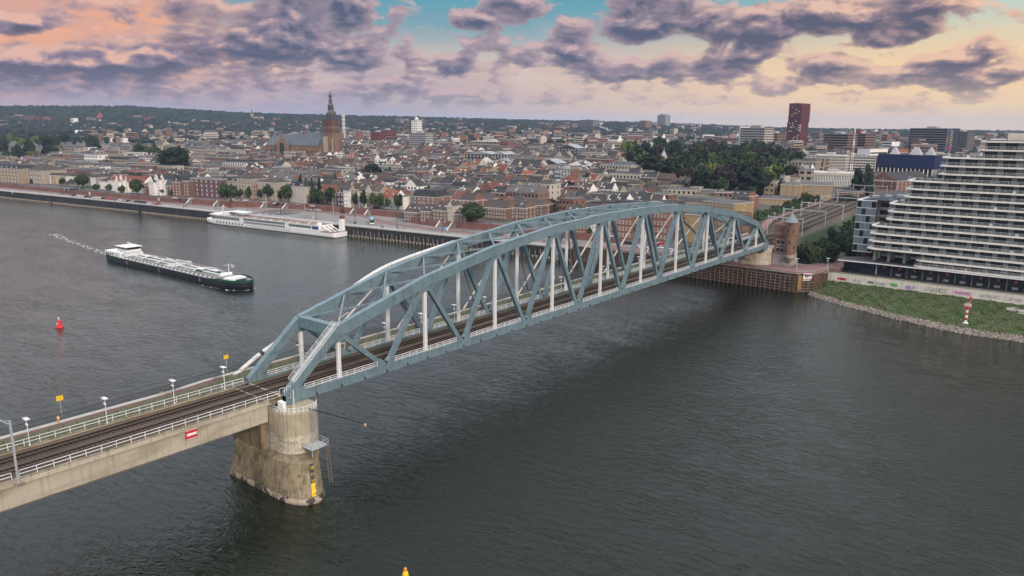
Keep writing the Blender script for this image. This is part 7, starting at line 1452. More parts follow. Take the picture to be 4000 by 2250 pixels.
# ------------------------------------------------------------------ trees
def crown_mesh(seed, kind, n_cl, n_leaf, leaf, mats):
    r = random.Random(seed); m = MB()
    cl = []
    for i in range(n_cl):
        while True:
            p = Vector((r.uniform(-1, 1), r.uniform(-1, 1), r.uniform(-1, 1)))
            if .25 < p.length < 1: break
        if kind == 'round': c = Vector((p.x*.36, p.y*.36, .58+p.z*.30)); rad = r.uniform(.13, .21)*(1.15-.3*abs(p.z))
        elif kind == 'tall': c = Vector((p.x*.2, p.y*.2, .52+p.z*.38)); rad = r.uniform(.10, .15)
        elif kind == 'cone': h = r.uniform(.05, .95); w = (1-h)*.2; c = Vector((p.x*w, p.y*w, .04+h*.9)); rad = .05+.09*(1-h)
        else: c = Vector((p.x*.5, p.y*.5, .35+p.z*.3)); rad = r.uniform(.16, .26)
        cl.append((c, rad))
    for c, rad in cl:
        tone = r.random()
        for _ in range(n_leaf):
            d = Vector((r.gauss(0, 1), r.gauss(0, 1), r.gauss(0, 1))).normalized(); p = c+d*rad*r.uniform(.7, 1.08)
            nrm = (d+Vector((r.uniform(-.7, .7), r.uniform(-.7, .7), r.uniform(-.2, .9)))).normalized(); a = nrm.orthogonal().normalized(); b = nrm.cross(a); s = leaf*r.uniform(.6, 1.3); q = r.uniform(0, 6.28); a, b = a*math.cos(q)+b*math.sin(q), b*math.cos(q)-a*math.sin(q)
            m.add([p-a*s-b*s*.6, p+a*s-b*s*.8, p+a*s*.8+b*s, p-a*s*.7+b*s*.8], ((0, 1, 2, 3),), 0 if tone < .45 else (1 if tone < .8 else 2))
        k = rad*.74; vs = [c+Vector(v)*k for v in ((1, 0, 0), (0, 1, 0), (-1, 0, 0), (0, -1, 0), (0, 0, 1), (0, 0, -1))]; m.add(vs, ((0, 1, 4), (1, 2, 4), (2, 3, 4), (3, 0, 4), (1, 0, 5), (2, 1, 5), (3, 2, 5), (0, 3, 5)), 0)
    return m.mesh('crown', mats)
def leafm(n, c): return mat('leaf_'+n, c, .85, .35, .5, objvar=.28, spec=.2)
GRN = [leafm('deep', (.026, .042, .019)), leafm('mid', (.040, .062, .024)), leafm('light', (.058, .084, .030))]
FRESH = [leafm('fresh_a', (.062, .092, .022)), leafm('fresh_b', (.092, .122, .028)), leafm('fresh_c', (.118, .142, .038))]
COPPER = [leafm('copper_a', (.022, .018, .020)), leafm('copper_b', (.032, .023, .026)), leafm('copper_c', (.042, .030, .030))]
NIGHT = [leafm('dark_a', (.016, .026, .018)), leafm('dark_b', (.023, .036, .022)), leafm('dark_c', (.033, .048, .026))]
BARK = mat('bark', (.07, .055, .045), .95, .2, 3)
TRUNK = MB(); TRUNK.tube([(0, 0, -.08), (.01, 0, .2), (0, .01, .45)], [.035, .024, .016], 7)
for a in (.3, 2.4, 4.5): TRUNK.tube([(0, 0, .26), (.12*math.cos(a), .12*math.sin(a), .46), (.2*math.cos(a), .2*math.sin(a), .62)], [.014, .010, .004], 5)
TRUNKM = TRUNK.mesh('trunk', BARK)
CROWN = {'round': [crown_mesh(i, 'round', 17, 42, .050, GRN) for i in range(5)], 'fresh': [crown_mesh(20+i, 'round', 15, 40, .050, FRESH) for i in range(2)], 'copper': [crown_mesh(30, 'round', 17, 42, .05, COPPER)], 'dark': [crown_mesh(40+i, 'round', 17, 42, .05, NIGHT) for i in range(3)],
         'tall': [crown_mesh(50+i, 'tall', 22, 30, .042, NIGHT) for i in range(2)], 'cone': [crown_mesh(60, 'cone', 26, 26, .035, NIGHT)], 'bush': [crown_mesh(70+i, 'bush', 15, 60, .042, NIGHT if i < 2 else GRN) for i in range(4)], 'bushg': [crown_mesh(80+i, 'bush', 15, 60, .042, GRN) for i in range(3)]}
CROWN.update(bigdark=[crown_mesh(91, 'round', 44, 60, .026, NIGHT)], biground=[crown_mesh(92, 'round', 44, 60, .026, GRN)], bigfresh=[crown_mesh(93, 'round', 44, 60, .026, FRESH)])
trng = random.Random(21)
def tree(x, y, h, w, kind, label, group, z=None, name=None, cat=None):
    z = ground(x, y) if z is None else z
    t = thing(name or ('shrub' if kind.startswith('bush') else 'tree'), label, cat or ('shrub' if kind.startswith('bush') else 'tree'), (x, y, z), group, trng.uniform(0, 6.28)); sx = w/(.95 if kind.replace('big', '') in ('round', 'fresh', 'copper', 'dark') else (.55 if kind == 'tall' else (.42 if kind == 'cone' else 1.3)))
    obj('trunk', TRUNKM, t, scale=(h*.9 if not kind.startswith('bush') else h*.6,)*2+(h,), local=True); obj('crown', trng.choice(CROWN[kind]), t, scale=(sx, sx, h), local=True); return t
def inpoly(px, py, poly):
    c = False; n = len(poly)
    for i in range(n):
        (x0, y0), (x1, y1) = poly[i], poly[i-1]
        if (y0 > py) != (y1 > py) and px < (x1-x0)*(py-y0)/(y1-y0)+x0: c = not c
    return c
PARK = [(2390, 650), (2470, 600), (2600, 585), (2800, 590), (3000, 606), (3100, 632), (3120, 700), (3040, 745), (2940, 790), (2840, 800), (2740, 776), (2640, 740), (2550, 722), (2450, 690)]
WOODL = [(-80, 520), (150, 512), (260, 530), (330, 575), (345, 600), (250, 618), (160, 640), (60, 650), (-80, 655)]
def ptree(px, yb, top, wpx, kind, label, group):
    if wpx >= 45 and kind in ('round', 'dark', 'fresh'): kind = 'big'+kind
    c = G(px, yb); D = math.hypot(c.x-CAM[0], c.y-CAM[1]); return tree(c.x, c.y, max(3.0, (Zat(px, top, c.x, c.y)-c.z)*1.1), wpx*D/FPX*1.2, kind, label, group)
QT = [(55, 707, 682, 25), (124, 709, 686, 18), (246, 727, 696, 20), (324, 737, 682, 45), (378, 747, 719, 24), (427, 752, 721, 20), (475, 754, 726, 22), (539, 763, 701, 43), (588, 761, 736, 18), (635, 763, 734, 19), (673, 766, 744, 18), (875, 775, 718, 35), (914, 776, 722, 35), (943, 776, 740, 20), (974, 779, 733, 30), (1016, 781, 741, 17), (1051, 785, 725, 39), (1094, 786, 741, 22), (1127, 790, 723, 39), (1234, 798, 729, 36), (1257, 802, 743, 24), (1290, 803, 731, 39), (1387, 812, 752, 22), (1422, 815, 747, 30), (1459, 817, 750, 26), (1484, 818, 756, 30), (1517, 820, 772, 20), (1556, 822, 758, 36)]
for i, (x, yb, tp, w) in enumerate(QT): ptree(x, yb, tp, w, 'fresh' if x == 1459 else 'round', ('pale green quay tree' if x == 1459 else 'round-crowned green tree' if w > 28 else 'small young tree')+' on the upper quay, %s of the row from the left' % nth(i), 'trees along the quay')
for i, (x, yb, tp, w, k) in enumerate(((1177, 790, 690, 16, 'tall'), (1199, 792, 696, 15, 'cone'), (1222, 793, 698, 14, 'cone'), (1251, 795, 698, 22, 'cone'))): ptree(x, yb, tp, w, k, 'tall dark conifer before the quay houses, %s from the left' % nth(i), 'dark conifers on the quay')
for lab, x, yb, tp, w, k in (('huge round green tree between the brick terraces on the quay', 1847, 876, 795, 88, 'round'), ('big dark tree above the old roofs in the centre', 1452, 712, 640, 62, 'dark'), ('bright light-green tree right of the dark one among roofs', 1494, 722, 674, 68, 'fresh'), ('dark green tree left of the beige block', 1822, 622, 578, 46, 'round'), ('thin dark conifer among the grey roofs', 1843, 760, 710, 20, 'cone'), ('broad dark tree right of the red-roofed house', 2242, 776, 710, 84, 'dark'), ('green tree before the concrete apartment house', 2172, 784, 757, 38, 'round'), ('dark tree left of the slate roof above the arch', 2339, 764, 710, 52, 'round'), ('low wide tree above the bridge arch', 2153, 818, 780, 74, 'round'), ('green tree near the slate mansard row', 2518, 764, 710, 48, 'fresh'),
                             ('left of the two tall dark poplars', 3341, 772, 660, 34, 'tall'), ('right of the two tall dark poplars', 3386, 776, 668, 34, 'tall'), ('broad dark tree beside the brick house near the poplars', 3300, 800, 762, 70, 'dark'), ('yellow-green tree beside the quay conifers', 1112, 735, 700, 40, 'fresh'), ('dark trees beside the white convent', 690, 690, 575, 90, 'dark'), ('round tree left of the white convent roof', 560, 640, 562, 44, 'round'), ('round tree before the flat roofs left of centre', 606, 640, 564, 42, 'round'), ('tall dark tree beside the brick wall house', 372, 610, 535, 42, 'dark'), ('wide green tree above the yellow houses', 300, 640, 600, 30, 'fresh'),
                             ('street tree seen through the truss beside the brick terrace', 2462, 932, 874, 28, 'round'), ('slim street tree behind the white bay house', 2306, 930, 888, 18, 'round'), ('small street tree left of the white bay house', 2372, 934, 880, 20, 'round')): ptree(x, yb, tp, w, k, lab, None)
# park
LEAFW = {'round': 'green', 'dark': 'dark green', 'fresh': 'light green', 'copper': 'copper-leaved', 'tall': 'slender dark'}
def relabel(rows):
    """rows of (what, where, order key, thing): number those that look alike within one stretch"""
    d = {}
    for what, where, key, t in rows: d.setdefault((what, where), []).append((key, t.name, t))
    for (what, where), l in d.items():
        l.sort(key=lambda a: a[:2])
        for i, (k, n, t) in enumerate(l): t['label'] = '%s %s, %s from the left' % (what, where, nth(i)) if len(l) > 1 else '%s %s' % (what, where)
def scatter(poly, n, hrange, kinds, label, group, ybox, seed, wf=(.62, .95)):
    r = random.Random(seed); k = 0; tries = 0; rows = []
    while k < n and tries < n*40:
        tries += 1; px = r.uniform(min(p[0] for p in poly), max(p[0] for p in poly)); py = r.uniform(*ybox)
        if not inpoly(px, py, poly): continue
        c = G(px, py)
        if taken(c.x, c.y, 1.5): continue
        h = r.uniform(*hrange); w = h*r.uniform(*wf); kd = r.choice(kinds); T = tree(c.x, c.y, h, w, kd, label, group); k += 1
        f = (py-ybox[0])/(ybox[1]-ybox[0]); rows.append((('tall ' if h > sum(hrange)/2 else 'low ')+LEAFW[kd]+' tree', ('at the back of ' if f < .3 else 'inside ' if f < .62 else 'at the front of ')+label, px, T))
    relabel(rows)
scatter(PARK, 125, (13, 23), ['round', 'round', 'dark', 'dark', 'dark', 'fresh', 'copper', 'tall'] , 'the park', 'park trees right of centre', (585, 800), 1)
scatter(WOODL, 55, (12, 20), ['round', 'dark', 'dark', 'fresh'], 'the left wood', 'trees in the left wood', (512, 655), 2)
# shrubs on the embankment and beside the apartment block
rs = random.Random(4); RW = []
for i in range(74):
    y = rs.uniform(240, 350); f = rs.random(); x = xr(y)+3.0+f*interp(y, [240, 255, 275, 350], [10, 13, 22, 24])
    if y < 246 and x > 15.5: continue
    if i % 3 == 0: y = rs.uniform(238, 262); f = rs.random(); x = 14.8+f*interp(y, [238, 262], [2.5, 8.0])
    h = rs.uniform(6, 10.5); T = tree(x, y, h, h*1.05, 'bush', 'dense dark shrub', 'shrubs right of the embankment'); RW.append((('tall' if h > 8.2 else 'low')+' dark shrub', 'right of the railway'+(' behind the tower' if y < 268 else ' halfway' if y < 305 else ' farther on')+(' by tracks' if f < .5 else ' downslope'), pix(x, y, 14)[0], T))
for i in range(38):
    y = rs.uniform(318, 450); f = rs.random(); x = xr(y)+1.5+f*13; h = rs.uniform(5, 9); T = tree(x, y, h, h*1.05, 'bush', 'dense dark shrub', 'shrubs right of the embankment'); RW.append((('tall' if h > 7 else 'low')+' dark shrub', 'beside the right-hand track '+('before the apartments' if y < 380 else 'far behind'), pix(x, y, 14)[0], T))
for i in range(80):
    y = rs.uniform(292, 470); x = xr(y)-interp(y, [238, 262, 300, 800], [17, 20, 33, 36])-rs.uniform(0, 12); h = rs.uniform(5.5, 9.5); T = tree(x, y, h, h*1.05, 'bushg', 'green shrub', 'shrubs left of the embankment'); RW.append((('tall' if h > 7.5 else 'low')+' green shrub', 'left of the railway '+('by the bridge' if y < 340 else 'halfway' if y < 400 else 'near the poplars'), pix(x, y, 14)[0], T))
relabel(RW)

# ------------------------------------------------------------------ ordinary houses: the nearest ones singly, the rest of the town as one mass
WK = ['brick', 'mauve', 'brown', 'beige', 'white', 'tan', 'grey', 'pale', 'pink', 'cream']; RK = ['slate', 'umber', 'red', 'orange', 'felt', 'mossy']
def fill_sites():
    r = random.Random(11); out = []; t = 66.0
    while t < 520:
        x = -900.0; seg = 0; srot = 0; sw = r.uniform(40, 90)
        while x < 60:
            w = r.uniform(6, 12.5) if r.random() < .9 else r.uniform(15, 28); d = r.uniform(9.5, 12) if w < 14 else r.uniform(12, 16)
            pxq = pix(x+w/2, yq(x)+t, 12)[0]
            if pxq < 900 and t > 95 and r.random() < .55: w = r.uniform(18, 34)
            seg += w
            if seg > sw: seg = 0; sw = r.uniform(35, 90); x += r.uniform(5, 12); srot = r.gauss(0, .10)
            xx = x+w/2; y = yq(xx)+t+math.sin(xx*.017+t*.05)*4; z = ground(xx, y); px, py = pix(xx, y, z+8); x += w
            if not -80 < px < 4080: continue
            if xx > -48 and y < 470: continue
            gpx, gpy = pix(xx, y, z)
            if inpoly(gpx, gpy+4, PARK) or inpoly(gpx, gpy, WOODL): continue
            if xr(y)-60 < xx < xr(y)+35 and y > 230: continue
            if taken(xx, y+d/2, 5.0): continue
            out.append((xx-w/2, y, z, w, d, srot, px, py))
        t += r.uniform(13.5, 17)
    return out, r
def fill_style(s, r):
    xx, y, z, w, d, srot, px, py = s
    if w > 14: return r.choice(['flat', 'flat', 'flat', 'mans', 'gx']), r.choice(['mauve', 'pale', 'white', 'beige', 'brick', 'tan', 'cream', 'pink']), r.choice(['felt', 'felt', 'slate'])
    red = 1500 < px < 2320 and 640 < py < 790
    left = px < 950
    if left and r.random() < .62: return 'flat', r.choice(['mauve', 'beige', 'brown', 'pale', 'pink', 'tan']), 'felt'
    if px > 2600 and r.random() < .5: return 'flat', r.choice(['mauve', 'tan', 'brick', 'pale']), 'felt'
    roof = r.choices(['gx', 'gy', 'hip', 'mans', 'flat'], [5, 2, 1, 1.2, 1.6])[0]
    rk = r.choices(RK, [7, 4, 1.9 if red else .35, .45 if red else .06, 1.0, 1.0])[0]
    if roof == 'flat': rk = 'felt'
    return roof, r.choices(WK, [4, 4, 3, 2, 3.0, 2, 1.5, 1.8, 1.5, 1.2])[0], rk
NAMES_R = {'slate': 'dark slate', 'umber': 'brown', 'red': 'red tiled', 'orange': 'orange tiled', 'felt': 'flat grey', 'mossy': 'mossy grey'}
NAMES_W = {'brick': 'red brick', 'mauve': 'mauve brick', 'brown': 'brown brick', 'beige': 'beige', 'white': 'white', 'tan': 'tan', 'grey': 'grey', 'pale': 'pale', 'pink': 'pink brick', 'cream': 'cream'}
SHAPE = {'gx': 'long ridge', 'gy': 'front gable', 'hip': 'hipped', 'mans': 'mansard', 'flat': 'box'}
def zone(px):
    for a, b in ((380, 'far left'), (700, 'above white gables'), (1000, 'left of church'), (1320, 'below church'), (1620, 'right of church'), (1900, 'above brick terraces'), (2200, 'above the arch'), (2450, 'left of park')):
        if px < a: return b
    return 'right of park'
def build_fill():
    sites, r = fill_sites(); rot0 = math.atan2(QD.y, QD.x)
    sites.sort(key=lambda s: -(s[3]/math.hypot(s[0]-CAM[0], s[1]-CAM[1])))
    near = sites[:190]; rest = sites[190:]
    made = {}
    mats = [wm(k) for k in WK]+[rm(k) for k in RK]+[GLASSD, FRAMEW, TRIM]; big = MB(); ng = len(WK)+len(RK)
    for i, s in enumerate(sites):
        x, y, z, w, d, srot, px, py = s; roof, wk, rk = fill_style(s, r); h = r.uniform(6.0, 10.0) if py > 640 else r.uniform(6.5, 12); rh = r.uniform(2.6, 4.4) if roof in ('gx', 'gy', 'hip') else (2.4 if roof == 'mans' else 0); rot = rot0+srot+(r.choice((0, 0, 0, R(90))) if False else 0)
        if roof == 'flat': h += r.uniform(-1, 2.5)
        if w > 14: h += r.uniform(0, 3)
        fl = max(2, int(h/3)); cl = max(2, int(w/2.6))
        if i < len(near):
            base = '%s house with %s %s roof, %s' % (NAMES_W[wk], NAMES_R[rk] if roof != 'flat' else 'grey', SHAPE[roof] if roof != 'flat' else 'flat', zone(px))
            T = house(base, (x, y, z), rot, w, d, h, roof, rh, wk, rk, fl, cl, wins='join', scols=2, dorm=r.choice((0, 0, 1, 2)), chim=r.choice((0, 1, 1)), sky=r.choice((0, 0, 1, 2)), trim=r.random() < .8, group='old town houses', base=-3)
            FOOT.pop(); made.setdefault(base, []).append((px, T))
        else:
            wl, rf = shell(w, d, h, roof, rh, base=-3); c, sn = math.cos(rot), math.sin(rot)
            ws = MB(); join_windows(ws, win_grid(w, d, h, fl, cl, 2), w, ng, ng+1)
            if r.random() < .8: ws.box(-.15, w+.15, -.32, -.03, h-.25, h+.06, ng+2); ws.box(w+.02, w+.28, -.2, d, h-.22, h+.05, ng+2)
            if roof in ('gx', 'mans') and r.random() < .6:
                for e in range(r.choice((1, 2))): u = w*(e+.5)/2; ws.box(u-.7, u+.7, .6, 2.8, h+.4, h+1.8, ng+1); ws.box(u-.5, u+.5, .5, .59, h+.7, h+1.6, ng)
            if roof != 'flat' and r.random() < .7: ws.box(w*.8, w*.8+.6, d/2-.4, d/2+.4, h, h+rh+1.2, 2)
            elif roof == 'flat' and r.random() < .6: ws.box(w*.3, w*.3+2, d*.4, d*.4+2, h+.28, h+1.6, r.choice((ng+2, 6)))
            for mb, mi in ((wl, WK.index(wk)), (rf, len(WK)+RK.index(rk)), (ws, None)):
                k = len(big.v); big.v.extend((x+vx*c-vy*sn, y+vx*sn+vy*c, z+vz) for vx, vy, vz in mb.v); big.f.extend(tuple(a+k for a in f) for f in mb.f); big.m.extend([mi]*len(mb.f) if mi is not None else mb.m)
    for base, lst in made.items():
        if len(lst) > 1:
            lst.sort(key=lambda a: a[0])
            for i, (px, T) in enumerate(lst): T['label'] = base+', %s from left' % nth(i)
    # suburbs beyond: larger and sparser blocks between trees
    r2 = random.Random(33); n = 0
    while n < 2100:
        D = 620+2000*r2.random()**1.25; px = r2.uniform(-60, 4060); d0 = ray(px, 500); hh = math.hypot(d0.x, d0.y); x, y = CAM[0]+d0.x/hh*D, CAM[1]+d0.y/hh*D
        t = y-yq(x)
        if t < 470: n += .2; continue
        n += 1; z = ground(x, y)
        if z > 62: continue
        gp = pix(x, y, z)
        if inpoly(gp[0], gp[1], PARK) or inpoly(gp[0], gp[1], WOODL) or taken(x, y, 9): continue
        flat = r2.random() < .6; w = r2.uniform(9, 30 if flat else 16); d = r2.uniform(9, 14); h = r2.uniform(6, 10) if r2.random() < .85 else r2.uniform(11, 20); rot = rot0+r2.choice((0, 0, R(30), R(-35), R(60)))+r2.gauss(0, .1)
        wk = r2.choices(WK, [4, 4, 2, 2, 2.4, 2, 2, 2, 2.5, 1.5])[0]; rk = 'felt' if flat else r2.choices(RK, [5, 3, .7, .2, 1, 1])[0]
        wl, rf = shell(w, d, h, 'flat' if flat else 'gx', 3.2, base=-4); ws = MB(); c, sn = math.cos(rot), math.sin(rot)
        for f in range(int(h/3)): ws.box(.6, w-.6, -.05, -.01, 1+f*3, 2.3+f*3, ng); ws.box(0, w, -.12, 0, 2.55+f*3, 2.75+f*3, ng+1) if r2.random() < .5 else None
        ws.box(-.2, w+.2, -.3, -.02, h-.35, h+.1, ng+2)
        for mb, mi in ((wl, WK.index(wk)), (rf, len(WK)+RK.index(rk)), (ws, None)):
            k = len(big.v); big.v.extend((x+vx*c-vy*sn, y+vx*sn+vy*c, z+vz) for vx, vy, vz in mb.v); big.f.extend(tuple(a+k for a in f) for f in mb.f); big.m.extend([mi]*len(mb.f) if mi is not None else mb.m)
    big.build('town_rooftops', mats, kind='stuff', label='mass of further town houses stretching to the wooded hills')
    # tree masses: between the houses, in the suburbs and on the hills
    tm = MB(); r3 = random.Random(44)
    def blob(x, y, z, w, h, m):
        vs = [Vector((x+w*.5*a*r3.uniform(.75, 1.2), y+w*.5*b*r3.uniform(.75, 1.2), z+h*(c*r3.uniform(.85, 1.1)))) for a, b, c in ((1, 0, .45), (.5, .85, .5), (-.5, .85, .42), (-1, 0, .5), (-.5, -.85, .45), (.5, -.85, .5), (.55, .1, .85), (-.3, .5, .9), (-.25, -.5, .86), (0, 0, 1.0), (0, 0, -.1))]
        tm.add(vs, ((0, 1, 6), (1, 2, 7), (2, 3, 7), (3, 4, 8), (4, 5, 8), (5, 0, 6), (1, 7, 6), (3, 8, 7), (5, 6, 8), (6, 7, 9), (7, 8, 9), (8, 6, 9), (1, 0, 10), (2, 1, 10), (3, 2, 10), (4, 3, 10), (5, 4, 10), (0, 5, 10)), m)
    def leafy(x, y, z, w, h, m):
        for _ in range(4): blob(x+r3.uniform(-.28, .28)*w, y+r3.uniform(-.28, .28)*w, z+h*r3.uniform(.0, .28), w*r3.uniform(.45, .68), h*r3.uniform(.5, .75), min(2, max(0, m+r3.choice((-1, 0, 0, 1)))))
    for _ in range(900):
        D = 480+700*r3.random(); px = r3.uniform(-60, 4060); d0 = ray(px, 560); hh = math.hypot(d0.x, d0.y); x, y = CAM[0]+d0.x/hh*D, CAM[1]+d0.y/hh*D
        if y-yq(x) < tw(x)+30 or taken(x, y, 3) or (x > -60 and y < 520): continue
        leafy(x, y, ground(x, y), r3.uniform(6, 11), r3.uniform(7, 13), r3.randrange(3))
    for _ in range(3600):
        D = 900+1500*r3.random()**.8; px = r3.uniform(-60, 4060); d0 = ray(px, 500); hh = math.hypot(d0.x, d0.y); x, y = CAM[0]+d0.x/hh*D, CAM[1]+d0.y/hh*D
        if y-yq(x) < 460 or taken(x, y, 4): continue
        w = r3.uniform(8, 17); leafy(x, y, ground(x, y), w, r3.uniform(8, 15), r3.randrange(3))
    for _ in range(15000):
        D = 2000+1900*r3.random()**.9; px = r3.uniform(-120, 4120); d0 = ray(px, 480); hh = math.hypot(d0.x, d0.y); x, y = CAM[0]+d0.x/hh*D, CAM[1]+d0.y/hh*D; z = ground(x, y)
        w = r3.uniform(14, 30); blob(x, y, z-2, w, r3.uniform(11, 19), r3.randrange(3))
    tm.build('far_woods', [leafm('far_a', (.018, .026, .021)), leafm('far_b', (.024, .033, .025)), leafm('far_c', (.015, .022, .020))], kind='stuff', label='dark green woods and garden trees reaching to the hills')
build_fill()

# ------------------------------------------------------------------ things on the quay: cars, bus, lamps, planters, people
CARP = {k: mat('car_'+k, c, .25, .05, 1, spec=.6) for k, c in {'white': (.62, .62, .63), 'black': (.015, .015, .018), 'grey': (.14, .145, .155), 'red': (.42, .02, .035), 'blue': (.03, .06, .14), 'silver': (.36, .37, .38)}.items()}
def car_body(k):
    m = MB(); L, Wd = 2.15, .88
    prof = [(-L, .35), (L, .35), (L, .72), (L-.25, .86), (1.15, .95), (.55, 1.42), (-1.15, 1.45), (-1.75, 1.0), (-L, .9)]
    n = len(prof); wd = [Wd]*4+[Wd*.97, Wd*.78, Wd*.78, Wd*.97, Wd]
    m.add([(x, -w, z) for (x, z), w in zip(prof, wd)]+[(x, w, z) for (x, z), w in zip(prof, wd)], [(i, (i+1) % n, (i+1) % n+n, i+n) for i in range(n)]+[tuple(range(n))[::-1], tuple(range(n, 2*n))], 0)
    return m.mesh('body', CARP[k])
CB = {k: car_body(k) for k in CARP}
wg = MB()
for s in (-1, 1): wg.add([(1.02, s*.875, 1.0), (.5, s*.72, 1.38), (-1.08, s*.72, 1.40), (-1.55, s*.875, 1.02)], ((0, 1, 2, 3) if s < 0 else (3, 2, 1, 0),))
wg.add([(1.19, -.8, .98), (1.19, .8, .98), (.6, .66, 1.41), (.6, -.66, 1.41)], ((0, 1, 2, 3),)); wg.add([(-1.78, -.8, 1.02), (-1.78, .8, 1.02), (-1.2, .66, 1.44), (-1.2, -.66, 1.44)], ((3, 2, 1, 0),))
WGL = wg.mesh('windows', GLASSD); WHL = MB().tube([(0, -.1, 0), (0, .1, 0)], .32, 10).mesh('wheel', DARK); HLT = MB().box(-.03, .03, -.2, .2, -.07, .07).mesh('headlight', WHITE); TLT = MB().box(-.03, .03, -.18, .18, -.08, .08).mesh('tail_light', RED)
def car(x, y, rot, colr, label, group):
    t = thing('parked_car', label, 'car', (x, y, ground(x, y)+.05), group, rot); obj('body', CB[colr], t, local=True); obj('windows', WGL, t, local=True)
    for a in (-1.35, 1.35):
        for b in (-.82, .82): obj('wheel', WHL, t, (a, b, .32), local=True)
    for b in (-.6, .6): obj('headlight', HLT, t, (2.14, b, .66), local=True); obj('tail_light', TLT, t, (-2.14, b, .78), local=True)
rc = random.Random(8); qa = math.atan2(QD.y, QD.x)
NC = ['black', 'white', 'white', 'black', 'grey', 'white', 'white', 'black', 'red', 'red', 'grey', 'white', 'silver', 'black', 'silver', 'black', 'black', 'black', 'white', 'silver', 'red']
for i, k in enumerate(NC):
    px = 292+i*16.3; p = AtZ(px, 765+(px-290)*.102, 6.4); car(p.x, p.y, qa+R(80), k, '%s car parked on the low quay below the white gables, %s from the left' % (k, nth(i)), 'cars in the left quay row')
for i, (px, py, k, a) in enumerate(((683, 777, 'white', 0), (690, 783, 'black', 0), (706, 784, 'black', 0), (722, 787, 'grey', 0), (740, 788, 'black', 0), (745, 780, 'white', 0), (885, 781, 'grey', 1), (905, 782, 'white', 1), (925, 786, 'silver', 1), (960, 786, 'white', 1), (1036, 794, 'white', 1), (1078, 798, 'white', 1), (1090, 800, 'black', 1), (1114, 802, 'black', 1), (1165, 803, 'silver', 0), (1201, 806, 'red', 0), (1222, 808, 'white', 0))):
    c = G(px, py); car(c.x, c.y, qa+R(80)*a, k, '%s car on the upper quay street, %s from the left' % (k, nth(i)), 'cars on the upper street')
for i, (px, py, k, a) in enumerate(((1190, 812, 'black', 0), (1216, 815, 'black', 0), (1205, 823, 'silver', 0), (1240, 824, 'white', 0), (1254, 818, 'black', 0), (1352, 826, 'black', 1), (1384, 828, 'grey', 1), (1402, 830, 'black', 1), (1422, 832, 'black', 1), (1430, 840, 'red', 1), (1468, 837, 'black', 1))):
    p = AtZ(px, py, 6.3); car(p.x, p.y, qa+R(75)*a, k, '%s car by the brick wall on the quay plaza, %s from the left' % (k, nth(i)), 'cars by the plaza wall')
for i, (px, py, k) in enumerate(((2455, 955, 'black'), (2500, 966, 'white'), (2515, 972, 'white'), (2575, 958, 'grey'), (2586, 960, 'red'), (2585, 972, 'white'), (2560, 915, 'black'), (2630, 918, 'white'), (2652, 904, 'white'), (2634, 915, 'black'), (2393, 925, 'white'))):
    c = G(px, py); car(c.x, c.y, R(20+i*9), k, '%s car seen through the truss diagonals, %s from the left' % (k, nth(i)), 'cars behind the truss')
def build_bus():
    p = AtZ(1452, 873, 6.3); t = thing('city_bus', 'white city bus with light blue roof turning on the quay road', 'bus', (p.x, p.y, 6.3), None, R(-38)); P = LO(t)
    P('body', MB().prism([(-5.8, -1.25), (5.6, -1.25), (5.8, -1.0), (5.8, 1.0), (5.6, 1.25), (-5.8, 1.25)], .35, 1.35), WHITE); P('window_band', MB().box(-5.7, 5.75, -1.2, 1.2, 1.35, 2.55), GLASSD); P('upper_body', MB().box(-5.8, 5.8, -1.25, 1.25, 2.55, 2.95), mat('bus_dark', (.04, .045, .05), .4)); P('roof', MB().box(-5.6, 5.5, -1.1, 1.1, 2.95, 3.2), mat('bus_blue', (.13, .40, .58), .5)); P('windscreen', MB().box(5.78, 5.84, -1.1, 1.1, 1.1, 2.6), GLASSD); P('front_panel', MB().box(5.8, 5.86, -1.15, 1.15, .4, 1.05), WHITE); P('destination_sign', MB().box(5.82, 5.87, -.8, .8, 2.62, 2.88), mat('bus_amber', (.55, .35, .08), .5))
    for x in (-3.4, 3.6):
        for y in (-1.18, 1.18): P('wheel', MB().tube([(x, y-.12, .48), (x, y+.12, .48)], .48, 12), DARK)
    for y in (-.85, .85): P('headlight', MB().box(5.85, 5.89, y-.15, y+.15, .6, .8), mat('lamp_pale', (.7, .68, .6), .3))
build_bus()
def qlamp_proto():
    t = thing('quay_lamp', 'dark slim lamp post', 'street lamp', (0, 0, 0), 'dark lamp posts on the quay'); MB().tube([(0, 0, 0), (0, 0, 6.5)], [.14, .10], 7).build('pole', DARK, t); MB().box(-.16, .16, -.16, .16, 6.5, 7.3).build('lamp_head', DARK, t); MB().box(-.25, .25, -.25, .25, 0, .3).build('base', DARK, t); return t
QL = qlamp_proto()
for i, x in enumerate([-600+i*31 for i in range(17)]):
    p = qpt(x, 6.5); lab = 'dark slim lamp post near the quay edge, %s from the left' % nth(i)
    if i == 0: QL.location = (p.x, p.y, ground(p.x, p.y)); QL['label'] = lab
    else: copy_tree(QL, (p.x, p.y, ground(p.x, p.y)), 0, lab)
for i, (px, py, h) in enumerate(((1190, 822, 20), (1040, 812, 9), (1303, 836, 10), (1648, 868, 12), (2018, 900, 11), (2235, 928, 14))):
    p = AtZ(px, py, 6.3); t = thing('light_mast', 'tall light mast on the quay, %s from the left' % nth(i), 'mast', (p.x, p.y, 6.2), 'tall masts on the quay'); MB().tube([(p.x, p.y, 6.2), (p.x, p.y, 6.2+h)], [.16, .08], 7).build('pole', WHITED, t); MB().box(p.x-.8, p.x+.8, p.y-.15, p.y+.15, 6.2+h, 6.4+h).build('lamp_arm', WHITED, t)
